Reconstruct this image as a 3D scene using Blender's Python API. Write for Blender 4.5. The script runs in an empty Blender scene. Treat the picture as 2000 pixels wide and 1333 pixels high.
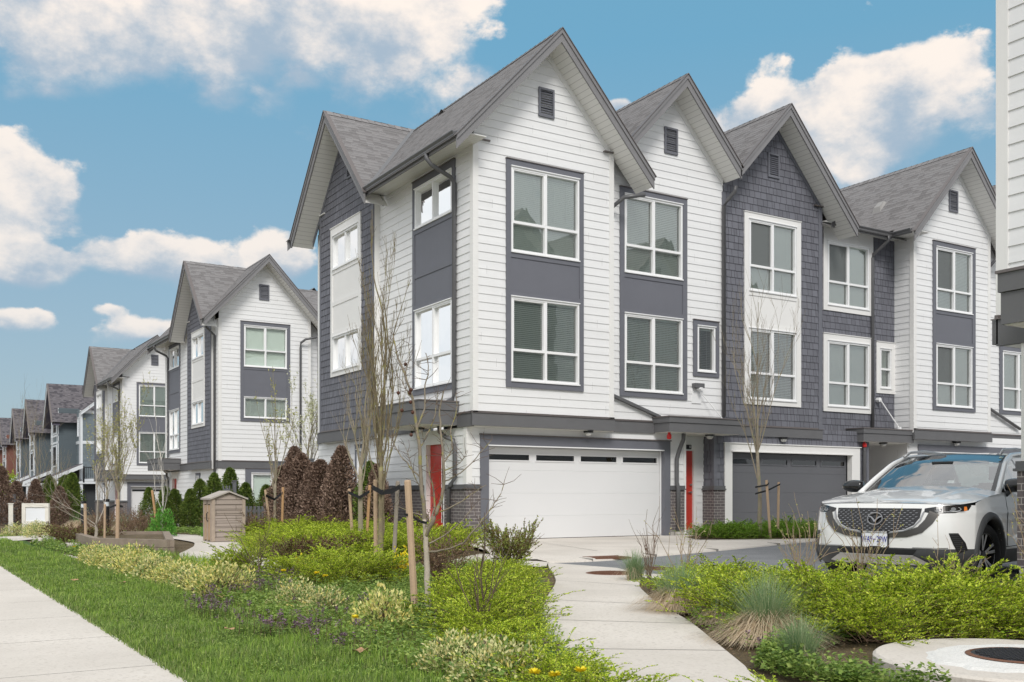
import bpy, math, random
import numpy as np
from mathutils import Vector, Matrix
R = math.radians
sc = bpy.context.scene
# ------------------------------------------------------------------ camera
cam_d = bpy.data.cameras.new('camera'); cam = bpy.data.objects.new('camera', cam_d)
sc.collection.objects.link(cam); sc.camera = cam
cam.location = (0, 0, 1.07); cam.rotation_euler = (R(90), 0, -R(31.8))
cam_d.sensor_width = 36; cam_d.lens = 36*1970/2000.0
cam_d.shift_y = (967-666.5)/2000.0; cam_d.clip_start = .05; cam_d.clip_end = 3000
# ------------------------------------------------------------------ world and sun
SUN_EL, SUN_AZ = 42.0, 205.0      # azimuth clockwise from +Y
sc.view_settings.view_transform = 'Standard'; sc.view_settings.look = 'None'
sc.view_settings.exposure = 0.78; sc.view_settings.gamma = 1.0
world = bpy.data.worlds.new('World'); sc.world = world; world.use_nodes = True

def nn(nt, t, **kw):
    n = nt.nodes.new(t)
    for k, v in kw.items():
        if k.startswith('i_'):
            n.inputs[k[2:].replace('_', ' ')].default_value = v
        else: setattr(n, k, v)
    return n
def math_n(nt, op, a, b=None, c=None, clamp=False):
    n = nt.nodes.new('ShaderNodeMath'); n.operation = op; n.use_clamp = clamp
    for i, v in enumerate((a, b, c)):
        if v is None: continue
        if hasattr(v, 'is_linked') or hasattr(v, 'links'): nt.links.new(v, n.inputs[i])
        else: n.inputs[i].default_value = v
    return n.outputs[0]
def mixc(nt, f, a, b, mode='MIX'):
    n = nt.nodes.new('ShaderNodeMix'); n.data_type = 'RGBA'; n.blend_type = mode
    for s, v in ((n.inputs[0], f), (n.inputs[6], a), (n.inputs[7], b)):
        if hasattr(v, 'links'): nt.links.new(v, s)
        elif isinstance(v, (int, float)): s.default_value = v
        else: s.default_value = (*v, 1) if len(v) == 3 else v
    return n.outputs[2]

def make_world():
    nt = world.node_tree; nt.nodes.clear(); L = nt.links
    out = nn(nt, 'ShaderNodeOutputWorld'); bg = nn(nt, 'ShaderNodeBackground')
    bg.inputs[1].default_value = 0.10
    L.new(bg.outputs[0], out.inputs[0])
    sky = nn(nt, 'ShaderNodeTexSky', sky_type='NISHITA', sun_disc=False)
    sky.sun_elevation = R(SUN_EL); sky.sun_rotation = R(SUN_AZ)
    sky.air_density = 1.0; sky.dust_density = 1.2; sky.ozone_density = 2.0
    tc = nn(nt, 'ShaderNodeTexCoord')
    vec = tc.outputs['Generated']
    # angular cloud coordinates around the view azimuth: a = azimuth (deg), e = elevation tangent
    sep = nn(nt, 'ShaderNodeSeparateXYZ'); L.new(vec, sep.inputs[0])
    az = math_n(nt, 'ARCTAN2', sep.outputs[0], sep.outputs[1])      # 0 at +Y, + toward +X
    hyp = math_n(nt, 'SQRT', math_n(nt, 'ADD', math_n(nt, 'MULTIPLY', sep.outputs[0], sep.outputs[0]), math_n(nt, 'MULTIPLY', sep.outputs[1], sep.outputs[1])))
    el = math_n(nt, 'ARCTAN2', sep.outputs[2], hyp)
    # domain-warped noise on the direction sphere
    nz1 = nn(nt, 'ShaderNodeTexNoise', noise_dimensions='3D'); nz1.inputs['Scale'].default_value = 7.5
    nz1.inputs['Detail'].default_value = 9; nz1.inputs['Roughness'].default_value = .58; nz1.inputs['Distortion'].default_value = .25
    mp = nn(nt, 'ShaderNodeMapping'); mp.inputs['Scale'].default_value = (1, 1, 1.5); mp.inputs['Location'].default_value = (3.1, 1.7, .6)
    L.new(vec, mp.inputs[0]); L.new(mp.outputs[0], nz1.inputs[0])
    nz2 = nn(nt, 'ShaderNodeTexNoise', noise_dimensions='3D'); nz2.inputs['Scale'].default_value = 20
    nz2.inputs['Detail'].default_value = 6; nz2.inputs['Roughness'].default_value = .6
    L.new(mp.outputs[0], nz2.inputs[0])
    vor = nn(nt, 'ShaderNodeTexVoronoi', feature='SMOOTH_F1'); vor.inputs['Scale'].default_value = 26
    wv = nn(nt, 'ShaderNodeVectorMath', operation='ADD')
    sc2 = nn(nt, 'ShaderNodeVectorMath', operation='SCALE'); sc2.inputs['Scale'].default_value = .07
    L.new(nz2.outputs['Color'], sc2.inputs[0]); L.new(mp.outputs[0], wv.inputs[0]); L.new(sc2.outputs[0], wv.inputs[1])
    L.new(wv.outputs[0], vor.inputs['Vector'])
    n1 = nz1.outputs[0]; n2 = nz2.outputs[0]; v1 = vor.outputs['Distance']
    # banks: azimuth deg, elevation deg, half-widths (deg), strength
    F = 1970.0
    def bank(px, py, wx, wy, s, soft=1.0):
        r = (px-1000)/F; a = R(31.8)+math.atan(r); e = math.atan((967-py)/F*math.cos(math.atan(r)))
        sx = wx/F*math.cos(math.atan(r))**2; sy = wy/F*math.cos(math.atan(r))
        dx = math_n(nt, 'DIVIDE', math_n(nt, 'SUBTRACT', az, a), sx)
        dy = math_n(nt, 'DIVIDE', math_n(nt, 'SUBTRACT', el, e), sy)
        d2 = math_n(nt, 'ADD', math_n(nt, 'MULTIPLY', dx, dx), math_n(nt, 'MULTIPLY', dy, dy))
        g = math_n(nt, 'MULTIPLY', math_n(nt, 'SUBTRACT', 1.0, math_n(nt, 'SQRT', d2)), s)
        return g, dy
    banks = [(380, -10, 700, 215, 1.25), (120, 60, 330, 140, 1.1), (720, 60, 240, 150, 1.0),
             (60, 375, 155, 115, 1.0), (-20, 300, 90, 60, .8), (310, 508, 185, 62, 1.25), (50, 512, 135, 58, 1.25), (545, 515, 95, 62, 1.1),
             (40, 625, 75, 32, 1.0), (215, 605, 36, 16, .5), (280, 648, 110, 36, .9),
             (1660, 225, 290, 140, 1.05), (1785, 150, 165, 85, 1.05), (1490, 225, 130, 75, .95), (1680, 345, 90, 45, .8), (1215, 205, 38, 22, .8)]
    f = None; ws = None; vs = None
    for b in banks:
        g, dy = bank(*b)
        w = math_n(nt, 'MAXIMUM', math_n(nt, 'ADD', g, .6), .0); w = math_n(nt, 'MULTIPLY', w, w)
        wd = math_n(nt, 'MULTIPLY', w, dy)
        if f is None: f, ws, vs = g, w, wd
        else: f = math_n(nt, 'SMOOTH_MAX', f, g, .25); ws = math_n(nt, 'ADD', ws, w); vs = math_n(nt, 'ADD', vs, wd)
    vs = math_n(nt, 'DIVIDE', vs, math_n(nt, 'ADD', ws, .05))
    # unseen overcast deck, brightened to light the scene from behind and above the viewer
    up = math_n(nt, 'MULTIPLY', math_n(nt, 'SUBTRACT', el, R(36)), 3.0)
    away = math_n(nt, 'MULTIPLY', math_n(nt, 'SUBTRACT', math_n(nt, 'ABSOLUTE', math_n(nt, 'SUBTRACT', az, R(31.8))), R(42)), 2.5)
    deck = math_n(nt, 'MINIMUM', math_n(nt, 'MAXIMUM', up, away), .9)
    deck = math_n(nt, 'ADD', deck, -.15)
    f = math_n(nt, 'MAXIMUM', math_n(nt, 'MAXIMUM', f, deck), -1.2)
    dens = math_n(nt, 'ADD', f, math_n(nt, 'MULTIPLY', math_n(nt, 'SUBTRACT', n1, .5), 1.7))
    dens = math_n(nt, 'ADD', dens, math_n(nt, 'MULTIPLY', math_n(nt, 'SUBTRACT', .35, v1), .75))
    dens = math_n(nt, 'ADD', dens, math_n(nt, 'MULTIPLY', math_n(nt, 'SUBTRACT', n2, .5), .55))
    mask = nn(nt, 'ShaderNodeMapRange', interpolation_type='SMOOTHSTEP'); L.new(dens, mask.inputs[0])
    mask.inputs[1].default_value = .0
    wid = math_n(nt, 'ADD', .24, math_n(nt, 'MULTIPLY', math_n(nt, 'MAXIMUM', math_n(nt, 'MULTIPLY', vs, -1.0), 0.0), .75)); L.new(wid, mask.inputs[2])
    # cloud colour: bright warm puffs, blue-grey flat bases
    sh = math_n(nt, 'ADD', vs, math_n(nt, 'MULTIPLY', math_n(nt, 'SUBTRACT', n2, .5), 2.6))
    sh = math_n(nt, 'ADD', sh, math_n(nt, 'MULTIPLY', math_n(nt, 'SUBTRACT', n1, .5), 2.2))
    shr = nn(nt, 'ShaderNodeMapRange', interpolation_type='SMOOTHSTEP'); L.new(sh, shr.inputs[0])
    shr.inputs[1].default_value = -.72; shr.inputs[2].default_value = .62
    ccol = mixc(nt, shr.outputs[0], (2.35, 2.95, 3.6), (6.0, 5.4, 4.9))
    # cyan-blue clear sky, paler and greyer low down
    hz = nn(nt, 'ShaderNodeMapRange'); L.new(el, hz.inputs[0]); hz.inputs[1].default_value = R(1); hz.inputs[2].default_value = R(24)
    blue = mixc(nt, hz.outputs[0], (2.1, 2.62, 2.92), (.92, 2.36, 3.4))
    skyc = mixc(nt, .86, sky.outputs[0], blue)
    haze = math_n(nt, 'MULTIPLY', mask.outputs[0], math_n(nt, 'ADD', .72, math_n(nt, 'MULTIPLY', hz.outputs[0], .26)))
    dk = nn(nt, 'ShaderNodeMapRange', interpolation_type='SMOOTHSTEP'); L.new(deck, dk.inputs[0]); dk.inputs[1].default_value = .0; dk.inputs[2].default_value = .7
    ccol = mixc(nt, dk.outputs[0], ccol, mixc(nt, n1, (4.2, 4.6, 5.0), (7.4, 7.25, 7.1)))
    col = mixc(nt, haze, skyc, ccol)
    L.new(col, bg.inputs[0])
make_world()
sun_d = bpy.data.lights.new('sun', 'SUN'); sun = bpy.data.objects.new('sun', sun_d); sc.collection.objects.link(sun)
sun_d.energy = 1.25; sun_d.angle = R(20); sun_d.color = (1.0, .965, .92)
sa, se = R(SUN_AZ), R(SUN_EL)
sdir = Vector((math.sin(sa)*math.cos(se), math.cos(sa)*math.cos(se), math.sin(se)))
sun.rotation_euler = sdir.to_track_quat('Z', 'Y').to_euler()

# ------------------------------------------------------------------ materials
MATS = {}
def mat(name, col, rough=.6, noise=None, bump=None, spec=.4, metal=0., coat=0., var=None):
    """col linear rgb; noise=(scale, amount) darkens and lightens; bump=(scale, strength, distance)"""
    if name in MATS: return MATS[name]
    m = bpy.data.materials.new(name); m.use_nodes = True; nt = m.node_tree; L = nt.links
    b = nt.nodes['Principled BSDF']; b.inputs['Base Color'].default_value = (*col, 1)
    b.inputs['Roughness'].default_value = rough; b.inputs['Metallic'].default_value = metal
    b.inputs['Specular IOR Level'].default_value = spec; b.inputs['Coat Weight'].default_value = coat
    b.inputs['Coat Roughness'].default_value = .03
    if noise or bump:
        tc = nn(nt, 'ShaderNodeTexCoord')
    if noise:
        n = nn(nt, 'ShaderNodeTexNoise'); n.inputs['Scale'].default_value = noise[0]; n.inputs['Detail'].default_value = 6
        L.new(tc.outputs['Object'], n.inputs[0])
        v = math_n(nt, 'ADD', 1.0-noise[1], math_n(nt, 'MULTIPLY', n.outputs[0], 2*noise[1]))
        cc = nn(nt, 'ShaderNodeVectorMath', operation='SCALE'); cc.inputs[0].default_value = col; L.new(v, cc.inputs['Scale'])
        L.new(cc.outputs[0], b.inputs['Base Color'])
    if bump:
        n = nn(nt, 'ShaderNodeTexNoise'); n.inputs['Scale'].default_value = bump[0]; n.inputs['Detail'].default_value = 4
        L.new(tc.outputs['Object'], n.inputs[0])
        bp = nn(nt, 'ShaderNodeBump'); bp.inputs['Strength'].default_value = bump[1]; bp.inputs['Distance'].default_value = bump[2]
        L.new(n.outputs[0], bp.inputs['Height']); L.new(bp.outputs[0], b.inputs['Normal'])
    MATS[name] = m; return m

def vary(m, col, fac_amount=.12, scale=(1, 1)):
    """per-board tint from the UV cell: v cell = course, u cell = piece"""
    return m

def siding_mat(name, col, grain=.5, amt=.05, streak=.03):
    m = bpy.data.materials.new(name); m.use_nodes = True; nt = m.node_tree; L = nt.links
    b = nt.nodes['Principled BSDF']; b.inputs['Roughness'].default_value = .62; b.inputs['Specular IOR Level'].default_value = .3
    uv = nn(nt, 'ShaderNodeUVMap'); sp = nn(nt, 'ShaderNodeSeparateXYZ'); L.new(uv.outputs[0], sp.inputs[0])
    tc = nn(nt, 'ShaderNodeTexCoord')
    # wood-grain emboss stretched along the board
    mp = nn(nt, 'ShaderNodeMapping'); mp.inputs['Scale'].default_value = (3, 60, 1); L.new(uv.outputs[0], mp.inputs[0])
    n = nn(nt, 'ShaderNodeTexNoise'); n.inputs['Scale'].default_value = 1.6; n.inputs['Detail'].default_value = 5; L.new(mp.outputs[0], n.inputs[0])
    bp = nn(nt, 'ShaderNodeBump'); bp.inputs['Strength'].default_value = grain; bp.inputs['Distance'].default_value = .002
    L.new(n.outputs[0], bp.inputs['Height']); L.new(bp.outputs[0], b.inputs['Normal'])
    # course tint and large weather stains
    fl = math_n(nt, 'FLOOR', math_n(nt, 'DIVIDE', sp.outputs[1], .19))
    wn = nn(nt, 'ShaderNodeTexWhiteNoise', noise_dimensions='2D'); cb = nn(nt, 'ShaderNodeCombineXYZ')
    L.new(fl, cb.inputs[1]); L.new(math_n(nt, 'FLOOR', math_n(nt, 'ADD', math_n(nt, 'DIVIDE', sp.outputs[0], 3.66), math_n(nt, 'MULTIPLY', fl, .37))), cb.inputs[0])
    L.new(cb.outputs[0], wn.inputs[0])
    big = nn(nt, 'ShaderNodeTexNoise'); big.inputs['Scale'].default_value = .9; big.inputs['Detail'].default_value = 5; L.new(tc.outputs['Object'], big.inputs[0])
    mp2 = nn(nt, 'ShaderNodeMapping'); mp2.inputs['Scale'].default_value = (7, .5, 1); L.new(uv.outputs[0], mp2.inputs[0])
    st = nn(nt, 'ShaderNodeTexNoise'); st.inputs['Scale'].default_value = 1; st.inputs['Detail'].default_value = 6; L.new(mp2.outputs[0], st.inputs[0])
    jf = math_n(nt, 'FRACT', math_n(nt, 'ADD', math_n(nt, 'DIVIDE', sp.outputs[0], 3.66), math_n(nt, 'MULTIPLY', fl, .37)))
    jl = math_n(nt, 'MULTIPLY', math_n(nt, 'LESS_THAN', jf, .0016), .45)
    v = math_n(nt, 'ADD', 1-amt-streak, math_n(nt, 'MULTIPLY', wn.outputs[0], amt*.8))
    v = math_n(nt, 'ADD', v, math_n(nt, 'MULTIPLY', big.outputs[0], amt)); v = math_n(nt, 'ADD', v, math_n(nt, 'MULTIPLY', st.outputs[0], streak*1.4)); v = math_n(nt, 'SUBTRACT', v, jl)
    cc = nn(nt, 'ShaderNodeVectorMath', operation='SCALE'); cc.inputs[0].default_value = col; L.new(v, cc.inputs['Scale'])
    L.new(cc.outputs[0], b.inputs['Base Color']); MATS[name] = m; return m

def shingle_mat(name, col):
    m = bpy.data.materials.new(name); m.use_nodes = True; nt = m.node_tree; L = nt.links
    b = nt.nodes['Principled BSDF']; b.inputs['Roughness'].default_value = .65; b.inputs['Specular IOR Level'].default_value = .3
    uv = nn(nt, 'ShaderNodeUVMap'); mp = nn(nt, 'ShaderNodeMapping'); mp.inputs['Scale'].default_value = (70, 3, 1); L.new(uv.outputs[0], mp.inputs[0])
    n = nn(nt, 'ShaderNodeTexNoise'); n.inputs['Scale'].default_value = 1.5; n.inputs['Detail'].default_value = 5; L.new(mp.outputs[0], n.inputs[0])
    bp = nn(nt, 'ShaderNodeBump'); bp.inputs['Strength'].default_value = .5; bp.inputs['Distance'].default_value = .002
    L.new(n.outputs[0], bp.inputs['Height']); L.new(bp.outputs[0], b.inputs['Normal'])
    gi = nn(nt, 'ShaderNodeNewGeometry')
    v = math_n(nt, 'ADD', .86, math_n(nt, 'MULTIPLY', gi.outputs['Random Per Island'], .24))
    v = math_n(nt, 'ADD', v, math_n(nt, 'MULTIPLY', n.outputs[0], .08))
    cc = nn(nt, 'ShaderNodeVectorMath', operation='SCALE'); cc.inputs[0].default_value = col; L.new(v, cc.inputs['Scale'])
    L.new(cc.outputs[0], b.inputs['Base Color']); MATS[name] = m; return m

def roof_mat(name, c1, c2, c3):
    m = bpy.data.materials.new(name); m.use_nodes = True; nt = m.node_tree; L = nt.links
    b = nt.nodes['Principled BSDF']; b.inputs['Roughness'].default_value = .95; b.inputs['Specular IOR Level'].default_value = .15
    uv = nn(nt, 'ShaderNodeUVMap'); sp = nn(nt, 'ShaderNodeSeparateXYZ'); L.new(uv.outputs[0], sp.inputs[0])
    row = math_n(nt, 'FLOOR', math_n(nt, 'DIVIDE', sp.outputs[1], .14))
    wr = nn(nt, 'ShaderNodeTexWhiteNoise', noise_dimensions='1D'); L.new(row, wr.inputs['W'])
    uu = math_n(nt, 'ADD', math_n(nt, 'DIVIDE', sp.outputs[0], .21), math_n(nt, 'MULTIPLY', wr.outputs[0], 9))
    cb = nn(nt, 'ShaderNodeCombineXYZ'); L.new(math_n(nt, 'FLOOR', uu), cb.inputs[0]); L.new(row, cb.inputs[1])
    wn = nn(nt, 'ShaderNodeTexWhiteNoise', noise_dimensions='2D'); L.new(cb.outputs[0], wn.inputs[0])
    gr = nn(nt, 'ShaderNodeTexNoise'); gr.inputs['Scale'].default_value = 60; gr.inputs['Detail'].default_value = 3; L.new(uv.outputs[0], gr.inputs[0])
    bg_ = nn(nt, 'ShaderNodeTexNoise'); bg_.inputs['Scale'].default_value = .8; bg_.inputs['Detail'].default_value = 4; L.new(uv.outputs[0], bg_.inputs[0])
    c = mixc(nt, wn.outputs[0], c1, c2)
    sel = math_n(nt, 'GREATER_THAN', wn.outputs[1] if False else math_n(nt, 'FRACT', math_n(nt, 'MULTIPLY', wn.outputs[0], 7.3)), .72)
    c = mixc(nt, sel, c, c3)
    # laminated tab: half the tabs are doubled, the shadow line at their lower edge is painted into the colour
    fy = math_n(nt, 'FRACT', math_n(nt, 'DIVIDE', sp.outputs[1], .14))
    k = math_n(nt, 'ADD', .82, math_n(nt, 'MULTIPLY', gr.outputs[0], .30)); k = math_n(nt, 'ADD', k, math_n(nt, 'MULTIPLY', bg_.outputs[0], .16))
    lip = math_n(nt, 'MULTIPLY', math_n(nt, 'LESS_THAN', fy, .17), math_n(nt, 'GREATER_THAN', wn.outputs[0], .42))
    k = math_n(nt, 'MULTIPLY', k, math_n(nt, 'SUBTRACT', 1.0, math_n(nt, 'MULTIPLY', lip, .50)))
    cc = nn(nt, 'ShaderNodeVectorMath', operation='SCALE'); L.new(c, cc.inputs[0]); L.new(k, cc.inputs['Scale'])
    L.new(cc.outputs[0], b.inputs['Base Color'])
    h = math_n(nt, 'ADD', math_n(nt, 'MULTIPLY', math_n(nt, 'GREATER_THAN', wn.outputs[0], .5), math_n(nt, 'SUBTRACT', 1.0, fy)), math_n(nt, 'MULTIPLY', gr.outputs[0], .25))
    bp = nn(nt, 'ShaderNodeBump'); bp.inputs['Strength'].default_value = .9; bp.inputs['Distance'].default_value = .012
    L.new(h, bp.inputs['Height']); L.new(bp.outputs[0], b.inputs['Normal']); MATS[name] = m; return m

def brick_mat(name, c1, c2, mortar, w=.23, h=.076, ms=.006, bias=0.):
    m = bpy.data.materials.new(name); m.use_nodes = True; nt = m.node_tree; L = nt.links
    b = nt.nodes['Principled BSDF']; b.inputs['Roughness'].default_value = .8; b.inputs['Specular IOR Level'].default_value = .25
    uv = nn(nt, 'ShaderNodeUVMap'); br = nn(nt, 'ShaderNodeTexBrick'); L.new(uv.outputs[0], br.inputs[0])
    br.inputs['Scale'].default_value = 1; br.inputs['Brick Width'].default_value = w; br.inputs['Row Height'].default_value = h
    br.inputs['Mortar Size'].default_value = ms; br.inputs['Mortar Smooth'].default_value = .1; br.inputs['Bias'].default_value = bias
    br.inputs['Color1'].default_value = (*c1, 1); br.inputs['Color2'].default_value = (*c2, 1); br.inputs['Mortar'].default_value = (*mortar, 1)
    n = nn(nt, 'ShaderNodeTexNoise'); n.inputs['Scale'].default_value = 45; n.inputs['Detail'].default_value = 4; L.new(uv.outputs[0], n.inputs[0])
    k = math_n(nt, 'ADD', .82, math_n(nt, 'MULTIPLY', n.outputs[0], .36))
    cc = nn(nt, 'ShaderNodeVectorMath', operation='SCALE'); L.new(br.outputs['Color'], cc.inputs[0]); L.new(k, cc.inputs['Scale'])
    L.new(cc.outputs[0], b.inputs['Base Color'])
    hh = math_n(nt, 'ADD', math_n(nt, 'SUBTRACT', 1.0, br.outputs['Fac']), math_n(nt, 'MULTIPLY', n.outputs[0], .2))
    bp = nn(nt, 'ShaderNodeBump'); bp.inputs['Strength'].default_value = .8; bp.inputs['Distance'].default_value = .008
    L.new(hh, bp.inputs['Height']); L.new(bp.outputs[0], b.inputs['Normal']); MATS[name] = m; return m

def glass_mat(name, tint, refl=.9, body=.0, ior=1.5):
    m = bpy.data.materials.new(name); m.use_nodes = True; nt = m.node_tree; L = nt.links; nt.nodes.clear()
    out = nn(nt, 'ShaderNodeOutputMaterial'); tr = nn(nt, 'ShaderNodeBsdfTransparent'); tr.inputs[0].default_value = (*tint, 1)
    gl = nn(nt, 'ShaderNodeBsdfGlossy'); gl.inputs['Roughness'].default_value = .0; gl.inputs[0].default_value = (refl, refl, refl, 1)
    tc = nn(nt, 'ShaderNodeTexCoord'); n = nn(nt, 'ShaderNodeTexNoise'); n.inputs['Scale'].default_value = 1.3; L.new(tc.outputs['Object'], n.inputs[0])
    bp = nn(nt, 'ShaderNodeBump'); bp.inputs['Strength'].default_value = .12; bp.inputs['Distance'].default_value = .03; L.new(n.outputs[0], bp.inputs['Height']); L.new(bp.outputs[0], gl.inputs['Normal'])
    fr = nn(nt, 'ShaderNodeFresnel'); fr.inputs[0].default_value = ior
    f = math_n(nt, 'ADD', math_n(nt, 'MULTIPLY', fr.outputs[0], 1.1), body, clamp=True)
    mx = nn(nt, 'ShaderNodeMixShader'); L.new(f, mx.inputs[0]); L.new(tr.outputs[0], mx.inputs[1]); L.new(gl.outputs[0], mx.inputs[2])
    L.new(mx.outputs[0], out.inputs[0]); MATS[name] = m; return m

WHITE = siding_mat('white_siding', (.80, .80, .80))
WTRIM = mat('white_trim', (.80, .79, .77), .55, noise=(2.5, .04), bump=(90, .15, .001))
WVINYL = mat('white_vinyl', (.86, .86, .86), .35, spec=.5)
GSH = shingle_mat('slate_shingle', (.150, .152, .175))
GTRIM = mat('slate_trim', (.148, .152, .175), .6, noise=(3, .08), bump=(70, .25, .0015))
GPANEL = mat('slate_panel', (.150, .154, .178), .6, noise=(2.0, .07), bump=(25, .2, .001))
BAND = mat('charcoal_board', (.135, .135, .14), .65, noise=(3, .10), bump=(60, .35, .002))
FASC = mat('grey_fascia', (.215, .21, .215), .6, noise=(4, .10), bump=(50, .25, .002))
CAP = mat('flashing_brown', (.165, .145, .14), .45, noise=(8, .15), metal=.3)
GROOVE = mat('soffit_groove', (.50, .49, .47), .6)
SOFF = mat('soffit_vinyl', (.76, .75, .72), .5, noise=(1.5, .04))
GUT = mat('gutter_metal', (.115, .115, .12), .35, noise=(5, .08), spec=.5)
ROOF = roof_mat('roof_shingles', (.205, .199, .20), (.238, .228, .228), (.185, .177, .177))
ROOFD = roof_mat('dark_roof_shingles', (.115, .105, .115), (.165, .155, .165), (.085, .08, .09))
BRICK = brick_mat('grey_brick', (.155, .135, .135), (.125, .11, .112), (.40, .37, .35))
CONC0 = mat('foundation_concrete', (.46, .44, .41), .9, noise=(6, .12), bump=(40, .3, .004))
REDDOOR = mat('red_door_paint', (.50, .045, .030), .35, noise=(3, .05), spec=.5)
GLASS = glass_mat('window_glass', (.92, 1.0, .95), .95, body=.17)
GLASSD = glass_mat('dark_glass', (.25, .28, .28), .9, body=.05)
SCREEN = None
ROOM = mat('room_interior', (.24, .26, .21), .9)
BLIND = mat('blind_slats', (.90, .90, .87), .5)
GARW = mat('garage_white', (.74, .74, .745), .45, noise=(1.2, .02), bump=(120, .12, .001))
GARG = mat('garage_grey', (.125, .128, .14), .5, noise=(1.2, .05), bump=(120, .2, .001))
BLACK = mat('black_plastic', (.012, .012, .013), .45)
BLKMET = mat('black_metal', (.015, .015, .017), .35, spec=.5)
def screen_mat():
    m = bpy.data.materials.new('insect_screen'); m.use_nodes = True; nt = m.node_tree; L = nt.links; nt.nodes.clear()
    out = nn(nt, 'ShaderNodeOutputMaterial'); tr = nn(nt, 'ShaderNodeBsdfTransparent'); df = nn(nt, 'ShaderNodeBsdfDiffuse'); df.inputs[0].default_value = (.18, .19, .19, 1)
    mx = nn(nt, 'ShaderNodeMixShader'); mx.inputs[0].default_value = .62
    L.new(tr.outputs[0], mx.inputs[1]); L.new(df.outputs[0], mx.inputs[2]); L.new(mx.outputs[0], out.inputs[0]); return m
SCREEN = screen_mat()

# ------------------------------------------------------------------ mesh helpers
class MB:
    def __init__(s): s.v = []; s.f = []; s.uv = []; s.m = []
    def face(s, pts, uv=None, m=0):
        n = len(s.v); s.v.extend([tuple(p) for p in pts]); s.f.append(tuple(range(n, n+len(pts))))
        s.uv.append(uv if uv else [(0, 0)]*len(pts)); s.m.append(m)
    def box(s, a, b, m=0):
        x0, x1 = sorted((a[0], b[0])); y0, y1 = sorted((a[1], b[1])); z0, z1 = sorted((a[2], b[2]))
        P = [(x0, y0, z0), (x1, y0, z0), (x1, y1, z0), (x0, y1, z0), (x0, y0, z1), (x1, y0, z1), (x1, y1, z1), (x0, y1, z1)]
        for q in ((0, 3, 2, 1), (4, 5, 6, 7), (0, 1, 5, 4), (1, 2, 6, 5), (2, 3, 7, 6), (3, 0, 4, 7)):
            p = [P[i] for i in q]
            if q in ((0, 1, 5, 4), (2, 3, 7, 6)): uv = [(a_[0], a_[2]) for a_ in p]
            elif q in ((1, 2, 6, 5), (3, 0, 4, 7)): uv = [(a_[1], a_[2]) for a_ in p]
            else: uv = [(a_[0], a_[1]) for a_ in p]
            s.face(p, uv, m)
    def hexa(s, P, m=0):                       # 8 points, bottom ring then top ring
        for q in ((0, 3, 2, 1), (4, 5, 6, 7), (0, 1, 5, 4), (1, 2, 6, 5), (2, 3, 7, 6), (3, 0, 4, 7)):
            p = [P[i] for i in q]; s.face(p, [(a[0]+a[1], a[2]) for a in p], m)
    def prism(s, ring0, ring1, m=0, caps=True):
        n = len(ring0)
        for i in range(n):
            j = (i+1) % n; s.face([ring0[i], ring0[j], ring1[j], ring1[i]], None, m)
        if caps: s.face(ring0[::-1], None, m); s.face(ring1, None, m)
    def tube(s, path, rad, n=8, m=0, square=False, caps=True):
        path = [Vector(p) for p in path]; rings = []
        if not hasattr(rad, '__len__'): rad = [rad]*len(path)
        for i, p in enumerate(path):
            t = (path[min(i+1, len(path)-1)]-path[max(i-1, 0)])
            if t.length < 1e-9: t = Vector((0, 0, 1))
            t.normalize(); a = Vector((0, 0, 1)) if abs(t.z) < .9 else Vector((1, 0, 0))
            u = t.cross(a).normalized(); w = u.cross(t).normalized(); r = rad[i]
            off = math.pi/4 if square else 0
            rings.append([tuple(p+u*(r*math.cos(off+2*math.pi*k/n))+w*(r*math.sin(off+2*math.pi*k/n))) for k in range(n)])
        for i in range(len(rings)-1): s.prism(rings[i], rings[i+1], m, caps=False)
        if caps: s.face(rings[0][::-1], None, m); s.face(rings[-1], None, m)
    def xf(s, fn):
        s.v = [fn(p) for p in s.v]
    def build(s, name, mats, parent=None, smooth=False, loc=None, flip=False, weld=False):
        me = bpy.data.meshes.new(name)
        base = Vector(parent_loc(parent)) if parent is not None else Vector(loc or (0, 0, 0))
        vv = [(a[0]-base.x, a[1]-base.y, a[2]-base.z) for a in s.v]
        fs = [f[::-1] for f in s.f] if flip else s.f
        me.from_pydata(vv, [], fs)
        if not isinstance(mats, (list, tuple)): mats = [mats]
        for x in mats: me.materials.append(x)
        uvl = me.uv_layers.new(name='UVMap'); flat = []
        for u in s.uv:
            uu = u[::-1] if flip else u
            for c in uu: flat.extend(c)
        uvl.data.foreach_set('uv', flat)
        me.polygons.foreach_set('material_index', s.m)
        if smooth: me.polygons.foreach_set('use_smooth', [True]*len(s.f))
        if weld or smooth:
            import bmesh
            bm = bmesh.new(); bm.from_mesh(me); bmesh.ops.remove_doubles(bm, verts=bm.verts, dist=1e-4)
            bmesh.ops.recalc_face_normals(bm, faces=bm.faces); bm.to_mesh(me); bm.free()
        me.update()
        o = bpy.data.objects.new(name, me); sc.collection.objects.link(o)
        if parent is not None: o.parent = parent
        else: o.location = base
        return o
def parent_loc(p):
    v = Vector((0, 0, 0))
    while p is not None: v = v+Vector(p.location); p = p.parent
    return v
def thing(name, label, cat, loc, group=None):
    o = bpy.data.objects.new(name, None); sc.collection.objects.link(o); o.location = loc; o.empty_display_size = .2
    return tag(o, label, cat, group)
def tag(o, label, cat, group=None):
    o['label'] = label; o['category'] = cat
    if group: o['group'] = group
    return o
def kind(o, k='structure', label=None, cat=None):
    o['kind'] = k
    if label: o['label'] = label
    if cat: o['category'] = cat
    return o

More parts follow.
